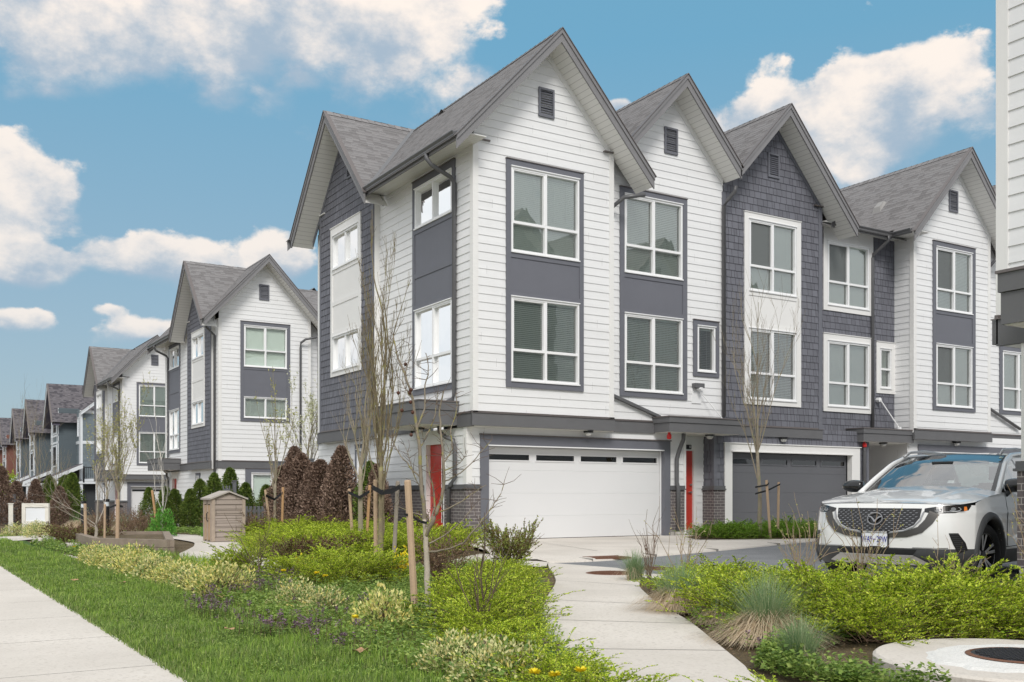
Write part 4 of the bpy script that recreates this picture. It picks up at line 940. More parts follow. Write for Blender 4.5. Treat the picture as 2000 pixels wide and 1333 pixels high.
# ------------------------------------------------------------------ ground
def smooth(t): t = min(1, max(0, t)); return t*t*(3-2*t)
def gz(y): return -.42*smooth((y-27)/16)-.18*min(1, max(0, (y-43)/24))
def ground_mat(name, c1, c2, sc_, bumpd=.01, c3=None, rough=.95, fine=60):
    m = bpy.data.materials.new(name); m.use_nodes = True; nt = m.node_tree; L = nt.links
    b = nt.nodes['Principled BSDF']; b.inputs['Roughness'].default_value = rough; b.inputs['Specular IOR Level'].default_value = .2
    tc = nn(nt, 'ShaderNodeTexCoord'); n = nn(nt, 'ShaderNodeTexNoise'); n.inputs['Scale'].default_value = sc_; n.inputs['Detail'].default_value = 8; L.new(tc.outputs['Object'], n.inputs[0])
    n2 = nn(nt, 'ShaderNodeTexNoise'); n2.inputs['Scale'].default_value = fine; n2.inputs['Detail'].default_value = 4; L.new(tc.outputs['Object'], n2.inputs[0])
    mr = nn(nt, 'ShaderNodeMapRange'); L.new(n.outputs[0], mr.inputs[0]); mr.inputs[1].default_value = .35; mr.inputs[2].default_value = .65
    c = mixc(nt, mr.outputs[0], c1, c2)
    if c3:
        mr2 = nn(nt, 'ShaderNodeMapRange'); L.new(n2.outputs[0], mr2.inputs[0]); mr2.inputs[1].default_value = .52; mr2.inputs[2].default_value = .66; c = mixc(nt, mr2.outputs[0], c, c3)
    k = math_n(nt, 'ADD', .8, math_n(nt, 'MULTIPLY', n2.outputs[0], .4)); cc = nn(nt, 'ShaderNodeVectorMath', operation='SCALE'); L.new(c, cc.inputs[0]); L.new(k, cc.inputs['Scale'])
    L.new(cc.outputs[0], b.inputs['Base Color'])
    bp = nn(nt, 'ShaderNodeBump'); bp.inputs['Strength'].default_value = .8; bp.inputs['Distance'].default_value = bumpd; L.new(n2.outputs[0], bp.inputs['Height']); L.new(bp.outputs[0], b.inputs['Normal'])
    MATS[name] = m; return m
SOIL = ground_mat('bed_soil', (.10, .075, .05), (.16, .125, .085), 3, .03, (.22, .17, .07))
GRASSG = ground_mat('lawn_base', (.055, .105, .025), (.085, .15, .035), 1.5, .02)
CONC = ground_mat('pavement_concrete', (.57, .525, .47), (.68, .63, .57), .7, .003, (.50, .46, .41), rough=.9, fine=34)
ASPH = ground_mat('asphalt', (.165, .17, .178), (.21, .215, .222), 1.2, .006, (.28, .28, .28), fine=110)
GRAVEL = ground_mat('pea_gravel', (.45, .42, .38), (.62, .58, .52), 12, .02, (.35, .32, .28), fine=45)
JOINT = mat('joint_dark', (.26, .245, .225), .9)

def sheet(name, pts, z, m, gy=False, th=0., holes=None):
    mb = MB()
    f = (lambda p: (p[0], p[1], z+(gz(p[1]) if gy else 0)))
    mb.face([f(p) for p in pts], [(p[0], p[1]) for p in pts])
    if th:
        n = len(pts)
        for i in range(n):
            a, b = f(pts[i]), f(pts[(i+1) % n]); mb.face([(a[0], a[1], a[2]-th), (b[0], b[1], b[2]-th), b, a])
    o = mb.build(name, m); return kind(o)
def strip_y(name, x0, x1, ys, z, m, th=0.):
    mb = MB()
    for a, b in zip(ys[:-1], ys[1:]):
        za, zb = z+gz(a), z+gz(b); mb.face([(x0, a, za), (x1, a, za), (x1, b, zb), (x0, b, zb)], [(x0, a), (x1, a), (x1, b), (x0, b)])
        if th: mb.face([(x1, a, za-th), (x1, b, zb-th), (x1, b, zb), (x1, a, za)]); mb.face([(x0, a, za-th), (x0, b, zb-th), (x0, b, zb), (x0, a, za)])
    return kind(mb.build(name, m))
YS = [-30, -10, 5, 15, 20, 24, 26, 27, 28, 29, 30, 31, 32, 33, 34, 35, 36, 37, 38, 39, 40, 41, 42, 43, 45, 50, 55, 60, 65, 70, 90, 130, 200, 400]
strip_y('ground', -400, 500, YS, -.02, SOIL)
strip_y('road', -9.5, -1.6, YS[1:-1], -.008, ASPH)
strip_y('lawn', 1.45, 2.75, YS[1:-1], .0, GRASSG)
strip_y('verge', -1.6, -.6, YS[1:-1], .0, GRASSG)
# concrete footpath along the street, in bays with tooled joints
mb = MB(); jb = MB(); y = -10.0; k = 0
while y < 120:
    for a in (y, ):
        b = y+1.5; za, zb = .012+gz(a), .012+gz(b)
        mb.face([(-.6, a+.004, za), (1.45, a+.004, za), (1.45, b-.004, zb), (-.6, b-.004, zb)], [(0, a), (2, a), (2, b), (0, b)])
        mb.face([(1.45, a, za-.05), (1.45, b, zb-.05), (1.45, b, zb), (1.45, a, za)])
        jb.face([(-.6, b-.006, zb-.004), (1.45, b-.006, zb-.004), (1.45, b+.006, zb-.004), (-.6, b+.006, zb-.004)])
    y += 1.5
fp = mb.build('footpath', CONC); kind(fp); jo = jb.build('footpath_joints', JOINT, fp)
def bez(pts, n=8):
    """Catmull-Rom through pts"""
    out = []; P = [pts[0]]+list(pts)+[pts[-1]]
    for i in range(1, len(P)-2):
        for k in range(n):
            t = k/n; o = []
            for d in (0, 1):
                a, b, c, e = P[i-1][d], P[i][d], P[i+1][d], P[i+2][d]
                o.append(.5*((2*b)+(-a+c)*t+(2*a-5*b+4*c-e)*t*t+(-a+3*b-3*c+e)*t**3))
            out.append(tuple(o))
    out.append(tuple(pts[-1])); return out
PL = bez([(8.76, 13.07), (8.2, 12.2), (7.6, 11.2), (6.87, 10.08), (5.75, 8.6), (4.9, 7.4), (4.15, 6.3), (3.75, 5.4), (3.38, 4.6), (2.9, 3.3), (2.2, 1.2)])
PR = bez([(8.98, 11.6), (8.62, 10.7), (8.2, 10.1), (7.45, 9.2), (6.9, 8.4), (6.3, 7.45), (5.74, 6.44), (5.03, 5.34), (4.55, 4.6), (4.23, 4.1), (3.9, 3.0), (3.7, 1.0)])
mb = MB(); n = min(len(PL), len(PR)); PLs = PL; PRs = PR
def resample(P, n):
    P = [Vector((p[0], p[1], 0)) for p in P]; d = [0]
    for a, b in zip(P[:-1], P[1:]): d.append(d[-1]+(b-a).length)
    out = []
    for k in range(n):
        t = d[-1]*k/(n-1); i = max(j for j in range(len(d)) if d[j] <= t+1e-9); i = min(i, len(P)-2)
        f = (t-d[i])/max(1e-9, d[i+1]-d[i]); out.append(P[i].lerp(P[i+1], f))
    return out
A_, B_ = resample(PL, 60), resample(PR, 60)
for i in range(59):
    a, b, c, d = A_[i], B_[i], B_[i+1], A_[i+1]
    mb.face([(p.x, p.y, .014) for p in (a, b, c, d)], [(p.x, p.y) for p in (a, b, c, d)])
    for p, q in ((a, d), (b, c)): mb.face([(p.x, p.y, -.03), (q.x, q.y, -.03), (q.x, q.y, .014), (p.x, p.y, .014)])
gp = mb.build('garden_path', CONC); kind(gp)
mb = MB()
for i in (14, 24, 31, 38, 45, 52):
    a, b = A_[i], B_[i]; t = (b-a).normalized().cross(Vector((0, 0, 1)))*.006
    mb.face([(a.x-t.x, a.y-t.y, .0158), (b.x-t.x, b.y-t.y, .0158), (b.x+t.x, b.y+t.y, .0158), (a.x+t.x, a.y+t.y, .0158)])
mb.build('path_joints', JOINT, gp)
# lane: asphalt, kerb, concrete driveway apron in front of the garages
FAR = bez([(8.76, 13.07), (9.3, 12.98), (10.02, 13.05), (11.7, 13.59), (14.34, 14.51), (18.2, 15.97), (22, 16.9), (40, 17.4)])
sheet('lane', [(8.76, 13.07), (8.98, 11.6), (8.62, 10.7), (9.3, 9.75), (10.1, 9.2), (11.7, 9.0), (14, 7.6), (40, 7.6), (40, 17.6)]+FAR[::-1], .006, ASPH)
sheet('lane_edge_concrete', [(8.62, 10.7), (8.2, 10.1), (8.75, 8.9), (9.0, 7.4), (10.4, 6.9), (12.0, 6.9), (14, 6.9), (40, 6.9), (40, 7.6), (14, 7.6), (11.7, 9.0), (10.1, 9.2), (9.3, 9.75)], .010, CONC)
apron = [(8.76, 13.07)]+FAR[1:]+[(40, 20.6), (17.6, 20.6), (17.6, 20.0), (11.3, 20.0), (10.6, 18.6), (10.0, 17.2), (9.3, 15.8), (8.5, 14.35)]
mb = MB(); inner = [(p[0]-.02, p[1]+.32) for p in FAR]
mb.face([(p[0], p[1], .05) for p in [(8.7, 13.4)]+inner[1:]]+[(40, 20.6, .05), (17.5, 20.6, .05), (17.5, 20.2, .02), (11.0, 20.2, .02), (10.3, 18.4, .03), (9.3, 15.8, .04), (8.4, 14.2, .045)], [(0, 0)]*(len(inner)+7))
dv = kind(mb.build('driveway', CONC))
mb = MB()
prof = [(0, .004), (.02, .03), (.14, .038), (.30, .05), (.34, .0505)]
for i in range(len(FAR)-1):
    for (o0, z0), (o1, z1) in zip(prof[:-1], prof[1:]):
        a, b = FAR[i], FAR[i+1]; mb.face([(a[0], a[1]+o0, z0), (b[0], b[1]+o0, z0), (b[0], b[1]+o1, z1), (a[0], a[1]+o1, z1)], [(a[0], o0), (b[0], o0), (b[0], o1), (a[0], o1)])
kind(mb.build('kerb', CONC))
mb = MB()
for x, y in ((9.55, 12.98), (11.2, 13.38), (13.3, 14.1), (16.0, 15.1)): mb.box((x, y, .0), (x+.018, y+.36, .0535))
for x in (12.6, 15.4, 18.2): mb.face([(x, 20.1, .0512), (x+.02, 20.1, .0512), (x-1.6+.02, 14.8, .0512), (x-1.6, 14.8, .0512)])
mb.face([(11.4, 17.0, .0513), (24, 17.6, .0513), (24, 17.62, .0513), (11.4, 17.02, .0513)])
mb.build('driveway_joints', JOINT, dv)
# side path from the driveway round to the shed
SP = bez([(9.5, 15.3), (8.7, 14.5), (7.8, 13.55), (6.9, 13.25), (5.9, 13.9), (5.1, 14.9), (4.75, 16.2), (4.95, 18.0), (5.5, 19.6), (6.1, 21.4), (6.5, 23.5), (6.3, 27), (5.0, 31), (4.6, 40)])
S_ = resample(SP, 70); mb = MB()
for i in range(69):
    a, b = S_[i], S_[i+1]; t = (b-a).normalized(); s = Vector((t.y, -t.x, 0))*.62
    mb.face([(p.x, p.y, .010+gz(p.y)) for p in (a-s, a+s, b+s, b-s)], [(p.x, p.y) for p in (a-s, a+s, b+s, b-s)])
kind(mb.build('shed_path', CONC))
CP = resample(bez([(1.4, 25.6), (2.4, 27.2), (3.3, 29.0), (4.3, 31.5), (5.4, 36)]), 20); mb = MB()
for i in range(19):
    a, b = CP[i], CP[i+1]; t = (b-a).normalized(); s = Vector((t.y, -t.x, 0))*.9
    mb.face([(p.x, p.y, .016+gz(p.y)) for p in (a-s, a+s, b+s, b-s)], [(p.x, p.y) for p in (a-s, a+s, b+s, b-s)])
kind(mb.build('cross_path', CONC))
sheet('path_corner', [(8.15, 12.2), (8.75, 13.05), (9.05, 13.3), (9.2, 14.9), (8.4, 14.6), (7.5, 13.7), (7.3, 13.0), (7.9, 12.7)], .022, CONC)
def blob(cx, cy, rx, ry, n=18, seed=1, j=.15):
    r = random.Random(seed); return [(cx+rx*math.cos(2*math.pi*i/n)*(1+r.uniform(-j, j)), cy+ry*math.sin(2*math.pi*i/n)*(1+r.uniform(-j, j))) for i in range(n)]
sheet('gravel_patch', blob(2.5, 18.9, .3, .9, seed=4), .008, GRAVEL)
sheet('gravel_patch', blob(3.9, 25.5, .5, 1.6, seed=5), .008, GRAVEL)
# cast-iron covers
RUST = mat('rusty_iron', (.16, .075, .045), .8, noise=(30, .35), bump=(80, .5, .004)); IRON = mat('cast_iron', (.045, .045, .05), .55, noise=(20, .3), bump=(60, .4, .003), metal=.4)
def cover(x, y, z, r, label, grid=True, hi=.0):
    t = thing('manhole_cover', label, 'manhole cover', (x, y, z)); n = 36
    mb = MB(); a = [(x+r*1.10*math.cos(2*math.pi*i/n), y+r*1.10*math.sin(2*math.pi*i/n)) for i in range(n)]; b = [(x+r*math.cos(2*math.pi*i/n), y+r*math.sin(2*math.pi*i/n)) for i in range(n)]
    for i in range(n):
        j = (i+1) % n; mb.face([(*a[i], z+.001), (*a[j], z+.001), (*b[j], z+.008), (*b[i], z+.008)]); mb.face([(*b[i], z+.008), (*b[j], z+.008), (*b[j], z-.01), (*b[i], z-.01)])
    mb.build('rim', RUST, t)
    mb = MB(); mb.face([(x+(r-.006)*math.cos(2*math.pi*i/n), y+(r-.006)*math.sin(2*math.pi*i/n), z+.004) for i in range(n)])
    s = r/7
    for i in range(-6, 7):
        for j in range(-12, 13):
            px, py = i*s*1.0, j*s*.5+(s*.25 if i % 2 else 0)
            if px*px+py*py < (r*.88)**2: mb.box((x+px-s*.38, y+py-s*.11, z+.003), (x+px+s*.38, y+py+s*.11, z+.012))
    mb.build('lid', IRON if hi else RUST, t)
cover(8.33, 10.86, .014, .33, 'rusty round manhole cover set in the pale concrete path')
cover(9.42, 11.3, .006, .31, 'rusty round manhole cover set in the grey asphalt lane')
cover(5.92, 3.60, .085, .30, 'dark manhole cover with a rusty rim on the round concrete collar at the lower right', hi=1)
t = thing('drain_grate', 'rusty slotted drain grate in the kerb in front of the white garage door', 'drain grate', (10.05, 13.3, .01)); mb = MB()
for i in range(9): mb.box((9.75+i*.075, 13.10, .02), (9.79+i*.075, 13.42, .045+.01))
mb.box((9.70, 13.07, .02), (10.42, 13.1, .05)); mb.box((9.70, 13.42, .02), (10.42, 13.45, .058)); mb.build('grate', RUST, t)
# round concrete collar with a rough mortar patch
t = thing('concrete_collar', 'round raised concrete collar round a manhole at the lower right corner', 'concrete collar', (5.92, 3.60, 0)); n = 96; mb = MB(); rg = random.Random(3)
R1 = [(.87+rg.uniform(-.003, .003)) for _ in range(n)]; cp = [(5.92+R1[i]*math.cos(2*math.pi*i/n), 3.60+R1[i]*math.sin(2*math.pi*i/n)) for i in range(n)]; ci = [(5.92+(R1[i]-.02)*math.cos(2*math.pi*i/n), 3.60+(R1[i]-.02)*math.sin(2*math.pi*i/n)) for i in range(n)]
for i in range(n): j = (i+1) % n; mb.face([(*cp[i], -.05), (*cp[j], -.05), (*cp[j], .055), (*cp[i], .055)]); mb.face([(*cp[i], .055), (*cp[j], .055), (*ci[j], .07), (*ci[i], .07)])
mb.face([(*p, .07) for p in ci]); mb.build('collar_ring', CONC, t)
mb = MB(); pts = blob(5.92, 3.60, .66, .52, n=40, seed=9, j=.06); top = [(5.92+(p[0]-5.92)*.9, 3.60+(p[1]-3.60)*.9) for p in pts]
for i in range(40): j = (i+1) % 40; mb.face([(*pts[i], .068), (*pts[j], .068), (*top[j], .082), (*top[i], .082)])
mb.face([(*p, .082) for p in top]); mb.build('mortar_patch', ground_mat('rough_mortar', (.66, .65, .62), (.74, .73, .70), 5, .012, fine=50), t)
# ------------------------------------------------------------------ planting
class Cloud:
    """fast accumulation of many small faces with numpy"""
    def __init__(s): s.V = []; s.F = []; s.n = 0
    def tris(s, v, f):
        s.V.append(v.astype(np.float32)); s.F.append((f+s.n).astype(np.int32)); s.n += len(v)
    def leaves(s, pos, dr, nr, ln, wd, fold=.15):
        """diamond leaves: pos (N,3) base, dr (N,3) direction, nr (N,3) approximate normal"""
        dr = dr/np.linalg.norm(dr, axis=1, keepdims=True); sd = np.cross(dr, nr); l = np.linalg.norm(sd, axis=1, keepdims=True); l[l < 1e-6] = 1; sd = sd/l
        up = np.cross(sd, dr); ln = np.asarray(ln).reshape(-1, 1)*np.ones((len(pos), 1)); wd = np.asarray(wd).reshape(-1, 1)*np.ones((len(pos), 1))
        mid = pos+dr*ln*.45; a = mid+sd*wd*.5+up*wd*fold; b = mid-sd*wd*.5+up*wd*fold; tip = pos+dr*ln
        v = np.stack([pos, a, tip, b], axis=1).reshape(-1, 3); i = np.arange(len(pos))*4
        f = np.stack([i, i+1, i+2, i, i+2, i+3], axis=1).reshape(-1, 3); s.tris(v, f)
    def blades(s, pos, dr, ln, wd, bend):
        """grass blades of two segments"""
        N = len(pos); side = np.stack([-dr[:, 1], dr[:, 0], np.zeros(N)], 1); ln = ln.reshape(-1, 1); wd = wd.reshape(-1, 1); bend = bend.reshape(-1, 1)
        up = np.array([[0, 0, 1.]]); m = pos+up*ln*.55+dr*bend*ln*.3; t = pos+up*ln*(1-.35*bend)+dr*bend*ln
        v = np.stack([pos-side*wd*.5, pos+side*wd*.5, m+side*wd*.4, m-side*wd*.4, t], 1).reshape(-1, 3); i = np.arange(N)*5
        f = np.stack([i, i+1, i+2, i, i+2, i+3, i+3, i+2, i+4], 1).reshape(-1, 3); s.tris(v, f)
    def sticks(s, P, Rr, n=3):
        """P: list of polylines (k,3), Rr: list of radii (k,)"""
        for p, r in zip(P, Rr):
            p = np.asarray(p, float); r = np.asarray(r, float).reshape(-1, 1); t = np.gradient(p, axis=0); t /= np.linalg.norm(t, axis=1, keepdims=True)+1e-9
            a = np.where(np.abs(t[:, 2:3]) < .9, np.array([[0, 0, 1.]]), np.array([[1., 0, 0]])); u = np.cross(t, a); u /= np.linalg.norm(u, axis=1, keepdims=True)+1e-9; w = np.cross(u, t)
            ang = np.arange(n)*2*np.pi/n; k = len(p)
            v = (p[:, None, :]+u[:, None, :]*(r*np.cos(ang)[None, :])[:, :, None]+w[:, None, :]*(r*np.sin(ang)[None, :])[:, :, None]).reshape(-1, 3)
            f = []
            for i in range(k-1):
                for j in range(n):
                    q = (j+1) % n; a0, a1, b0, b1 = i*n+j, i*n+q, (i+1)*n+j, (i+1)*n+q; f += [(a0, a1, b1), (a0, b1, b0)]
            s.tris(v, np.array(f))
    def build(s, name, m, parent=None, smooth=False):
        V = np.concatenate(s.V); F = np.concatenate(s.F); me = bpy.data.meshes.new(name)
        if parent is not None: V = V-np.array(parent_loc(parent), dtype=np.float32)
        me.vertices.add(len(V)); me.vertices.foreach_set('co', V.ravel()); me.loops.add(len(F)*3); me.loops.foreach_set('vertex_index', F.ravel())
        me.polygons.add(len(F)); me.polygons.foreach_set('loop_start', np.arange(len(F), dtype=np.int32)*3); me.polygons.foreach_set('loop_total', np.full(len(F), 3, dtype=np.int32))
        if smooth: me.polygons.foreach_set('use_smooth', np.ones(len(F), dtype=bool))
        me.update(calc_edges=True); me.materials.append(m); o = bpy.data.objects.new(name, me); sc.collection.objects.link(o)
        if parent is not None: o.parent = parent
        return o

def leaf_mat(name, cols, rough=.55, trans=.25, spots=None):
    """cols: list of (position, rgb) picked at random for each leaf"""
    m = bpy.data.materials.new(name); m.use_nodes = True; nt = m.node_tree; L = nt.links
    b = nt.nodes['Principled BSDF']; b.inputs['Roughness'].default_value = rough; b.inputs['Specular IOR Level'].default_value = .3
    g = nn(nt, 'ShaderNodeNewGeometry'); cr = nn(nt, 'ShaderNodeValToRGB'); L.new(g.outputs['Random Per Island'], cr.inputs[0])
    e = cr.color_ramp.elements; e[0].position = cols[0][0]; e[0].color = (*cols[0][1], 1); e[1].position = cols[-1][0]; e[1].color = (*cols[-1][1], 1)
    for p, c in cols[1:-1]: x = e.new(p); x.color = (*c, 1)
    tc = nn(nt, 'ShaderNodeTexCoord'); ns = nn(nt, 'ShaderNodeTexNoise'); ns.inputs['Scale'].default_value = 2.2; ns.inputs['Detail'].default_value = 4; gw = nn(nt, 'ShaderNodeNewGeometry'); L.new(gw.outputs['Position'], ns.inputs[0])
    kk = math_n(nt, 'ADD', .62, math_n(nt, 'MULTIPLY', ns.outputs[0], .76)); vm = nn(nt, 'ShaderNodeVectorMath', operation='SCALE'); L.new(cr.outputs[0], vm.inputs[0]); L.new(kk, vm.inputs['Scale'])
    cr_out = vm.outputs[0]
    L.new(cr_out, b.inputs['Base Color'])
    if trans:
        out = nt.nodes['Material Output']; t = nn(nt, 'ShaderNodeBsdfTranslucent'); L.new(cr_out, t.inputs[0]); mx = nn(nt, 'ShaderNodeMixShader'); mx.inputs[0].default_value = trans
        L.new(b.outputs[0], mx.inputs[1]); L.new(t.outputs[0], mx.inputs[2]); L.new(mx.outputs[0], out.inputs[0])
    MATS[name] = m; return m
LSPREAD = leaf_mat('bright_evergreen_leaf', [(0, (.07, .14, .012)), (.25, (.25, .37, .02)), (.6, (.47, .59, .03)), (1, (.70, .76, .11))], trans=.35)
LSPREAD2 = leaf_mat('mid_green_leaf', [(0, (.08, .20, .015)), (.5, (.17, .34, .025)), (1, (.30, .46, .04))], trans=.3)
LVAR = leaf_mat('variegated_leaf', [(0, (.10, .19, .05)), (.28, (.22, .32, .09)), (.45, (.58, .58, .24)), (.8, (.72, .67, .36)), (1, (.76, .62, .16))], trans=.2)
LVARY = leaf_mat('gold_variegated_leaf', [(0, (.16, .26, .06)), (.3, (.40, .46, .12)), (.55, (.74, .70, .32)), (1, (.84, .72, .20))], trans=.2)
LDEAD = leaf_mat('dead_cedar_spray', [(0, (.12, .075, .055)), (.5, (.23, .155, .115)), (1, (.38, .27, .21))], trans=.1, rough=.8)
LCEDAR = leaf_mat('cedar_spray', [(0, (.05, .095, .02)), (.5, (.115, .18, .03)), (1, (.22, .27, .05))], trans=.15)
LGRASS = leaf_mat('grass_blade', [(0, (.11, .18, .04)), (.5, (.20, .30, .07)), (.9, (.33, .42, .12)), (1, (.48, .46, .24))], trans=.35)
LTALL = leaf_mat('tall_grass_blade', [(0, (.15, .27, .035)), (.6, (.27, .41, .06)), (1, (.42, .53, .12))], trans=.4)
LWEED = leaf_mat('weed_leaf', [(0, (.12, .21, .045)), (.5, (.24, .36, .075)), (1, (.40, .50, .13))], trans=.35)
LPURP = leaf_mat('purple_flower_head', [(0, (.10, .06, .075)), (.5, (.20, .125, .165)), (1, (.36, .24, .32))], trans=.2)
LRED = leaf_mat('bronze_leaf', [(0, (.09, .035, .03)), (.45, (.16, .075, .05)), (.7, (.20, .20, .06)), (1, (.30, .34, .09))], trans=.25)
LBROWN = leaf_mat('dry_shrub_leaf', [(0, (.13, .07, .04)), (.6, (.24, .15, .09)), (1, (.36, .27, .16))], trans=.1)
LTAN = leaf_mat('dry_grass_blade', [(0, (.40, .29, .18)), (.5, (.58, .46, .31)), (1, (.72, .61, .45))], trans=.2)
LTUFT = leaf_mat('blue_green_grass', [(0, (.16, .27, .12)), (.6, (.26, .37, .18)), (1, (.44, .48, .28))], trans=.3)
LBUD = leaf_mat('new_leaf_bud', [(0, (.34, .34, .08)), (.5, (.46, .46, .14)), (1, (.62, .58, .28))], trans=.3)
LWHITE = leaf_mat('blossom', [(0, (.45, .48, .22)), (.5, (.70, .70, .45)), (1, (.82, .82, .74))], trans=.2)
YEL = leaf_mat('yellow_flower', [(0, (.85, .68, .02)), (1, (.88, .76, .05))], trans=.2)
TWIG = mat('shrub_twig', (.17, .11, .075), .8); TWIGP = mat('pale_twig', (.36, .27, .19), .8, noise=(20, .2))
def bark(name, col, lich=None):
    m = mat(name, col, .85, noise=(14, .28), bump=(45, .6, .006)); 
    if lich:
        nt = m.node_tree; L = nt.links; b = nt.nodes['Principled BSDF']; src = b.inputs['Base Color'].links[0].from_socket
        tc = nn(nt, 'ShaderNodeTexCoord'); n = nn(nt, 'ShaderNodeTexNoise'); n.inputs['Scale'].default_value = 11; n.inputs['Detail'].default_value = 5; L.new(tc.outputs['Object'], n.inputs[0])
        mr = nn(nt, 'ShaderNodeMapRange'); L.new(n.outputs[0], mr.inputs[0]); mr.inputs[1].default_value = .54; mr.inputs[2].default_value = .62
        L.new(mixc(nt, mr.outputs[0], src, lich), b.inputs['Base Color'])
    return m
BARKG = bark('grey_bark', (.26, .22, .17), (.30, .27, .10)); BARKO = bark('olive_bark', (.215, .175, .11), (.27, .245, .11)); BARKP = bark('pale_bark', (.46, .40, .33)); BARKD = bark('dark_bark', (.13, .09, .065)); BARKT = bark('tan_bark', (.30, .255, .19), (.28, .265, .16))

def rvec(r, n): v = r.normal(size=(n, 3)); return v/np.linalg.norm(v, axis=1, keepdims=True)

# -- spreading shrub: long low arching stems set with small leaves
def spread_shrub(seed, rad=.58, h=.34, stems=78, leaf=.023, per=84, up=.55, fresh=True):
    r = np.random.default_rng(seed); st = Cloud(); lf = Cloud(); P = []; Rr = []
    for i in range(stems):
        a = r.uniform(0, 2*np.pi); L = rad*r.uniform(.5, 1.2)*(1.35 if r.random() < .14 else 1); el = r.uniform(.1, 1.3)*up+.08+(.35 if r.random() < .12 else 0); k = 9; t = np.linspace(0, 1, k)
        base = np.array([r.normal(0, .13), r.normal(0, .13), 0]); c = np.array([np.cos(a), np.sin(a)]); wob = r.normal(0, .05)
        hx = L*np.cos(el)*(t+.12*t*t); hz = (h*1.25*np.sin(el)*r.uniform(.8, 1.2))*(1.45*t-.55*t*t)+.02
        side = np.array([-c[1], c[0]])*(wob*np.sin(3*t))[:, None]; p = np.concatenate([base[:2]+c*hx[:, None]+side, (base[2]+hz)[:, None]], 1)
        P.append(p); Rr.append(np.linspace(.0042, .0014, k))
        subs = [p]
        for q in range(r.integers(4, 8)):                 # side twigs, alternate in a flat fan
            j = r.integers(3, k-1); d = (p[j]-p[j-1]); d /= np.linalg.norm(d); s = np.cross(d, [0, 0, 1]); s /= np.linalg.norm(s)+1e-9
            sl = L*r.uniform(.18, .42); dd = d*.75+s*r.choice([-1, 1])*.6+np.array([0, 0, .25]); dd /= np.linalg.norm(dd); tt = np.linspace(0, 1, 4)[:, None]
            pp = p[j]+dd*sl*tt+np.array([0, 0, .03])*np.sin(tt*np.pi); subs.append(pp); P.append(pp); Rr.append(np.linspace(.0016, .0008, 4))
        for pp in subs:
            m = max(5, int(per*np.linalg.norm(pp[-1]-pp[0])/rad*.8)); u = np.sort(r.uniform(.22 if pp is p else .05, 1, m))*(len(pp)-1); i0 = np.minimum(u.astype(int), len(pp)-2); f = (u-i0)[:, None]
            pos = pp[i0]*(1-f)+pp[i0+1]*f; tg = pp[i0+1]-pp[i0]; tg /= np.linalg.norm(tg, axis=1, keepdims=True)+1e-9; s = np.cross(tg, np.array([[0, 0, 1.]])); s /= np.linalg.norm(s, axis=1, keepdims=True)+1e-9
            sg = np.where(np.arange(m) % 2 == 0, 1, -1)[:, None]; d = tg*.75+s*sg*.8+np.array([[0, 0, .45]])+r.normal(0, .22, (m, 3)); nr = np.array([[0, 0, 1.]])+r.normal(0, .45, (m, 3))
            lf.leaves(pos, d, nr, leaf*r.uniform(.5, 1.45, m), leaf*.55*r.uniform(.8, 1.2, m))
    st.sticks(P, Rr, 3); return st, lf
def place_copies(protos, spots, name, label, cat, group, zf=None, seed=1, smin=.85, smax=1.15):
    """protos: list of (thing, [children]); the first use moves a prototype itself, later ones copy it"""
    rg = random.Random(seed)
    for i, sp in enumerate(spots):
        x, y = sp[0], sp[1]; s = (sp[2] if len(sp) > 2 else 1)*rg.uniform(smin, smax); pr = protos[i % len(protos)]
        if not pr.get('used'): o = pr['o']; pr['used'] = True
        else:
            o = pr['o'].copy(); sc.collection.objects.link(o)
            for ch in pr['ch']: c = ch.copy(); sc.collection.objects.link(c); c.parent = o
        o.location = (x, y, (zf(x, y) if zf else 0)); o.rotation_euler = (0, 0, rg.uniform(0, 6.28)); o.scale = (s, s, s*rg.uniform(.85, 1.15))
        lab = sp[3] if len(sp) > 3 else label; o['label'] = lab; o['category'] = cat
        if len(sp) <= 3: o['group'] = group
        elif len(sp) > 4: o['group'] = sp[4]
        elif 'group' in o: del o['group']
def proto(name, clouds, label, cat, mats):
    t = thing(name, label, cat, (0, 0, 0)); ch = []
    for (n, c), m in zip(clouds, mats): ch.append(c.build(n, m, t))
    return {'o': t, 'ch': ch}
def inside(x, y, poly):
    c = False; n = len(poly)
    for i in range(n):
        a, b = poly[i], poly[(i+1) % n]
        if (a[1] > y) != (b[1] > y) and x < (b[0]-a[0])*(y-a[1])/(b[1]-a[1])+a[0]: c = not c
    return c
def scatter(poly, dist, seed, tries=4000, avoid=None):
    r = random.Random(seed); xs = [p[0] for p in poly]; ys = [p[1] for p in poly]; out = []
    for _ in range(tries):
        x, y = r.uniform(min(xs), max(xs)), r.uniform(min(ys), max(ys))
        if not inside(x, y, poly) or (avoid and avoid(x, y)): continue
        if all((x-a)**2+(y-b)**2 > dist*dist for a, b in out): out.append((x, y))
    return out
ORD = ['first', 'second', 'third', 'fourth', 'fifth', 'sixth', 'seventh', 'eighth', 'ninth', 'tenth', 'eleventh', 'twelfth', 'thirteenth', 'fourteenth']
def nth(spots, fmt, group):
    return [(*(tuple(p)+(1,))[:3], fmt % ORD[i], group) for i, p in enumerate(spots)]
def mkprotos(n, seed, label='x', mts=None, **kw):
    out = []
    for i in range(n):
        st, lf = spread_shrub(seed+i, **kw); out.append(proto('spreading_shrub', [('stems', st), ('foliage', lf)], label, 'shrub', mts or [TWIG, LSPREAD]))
    return out
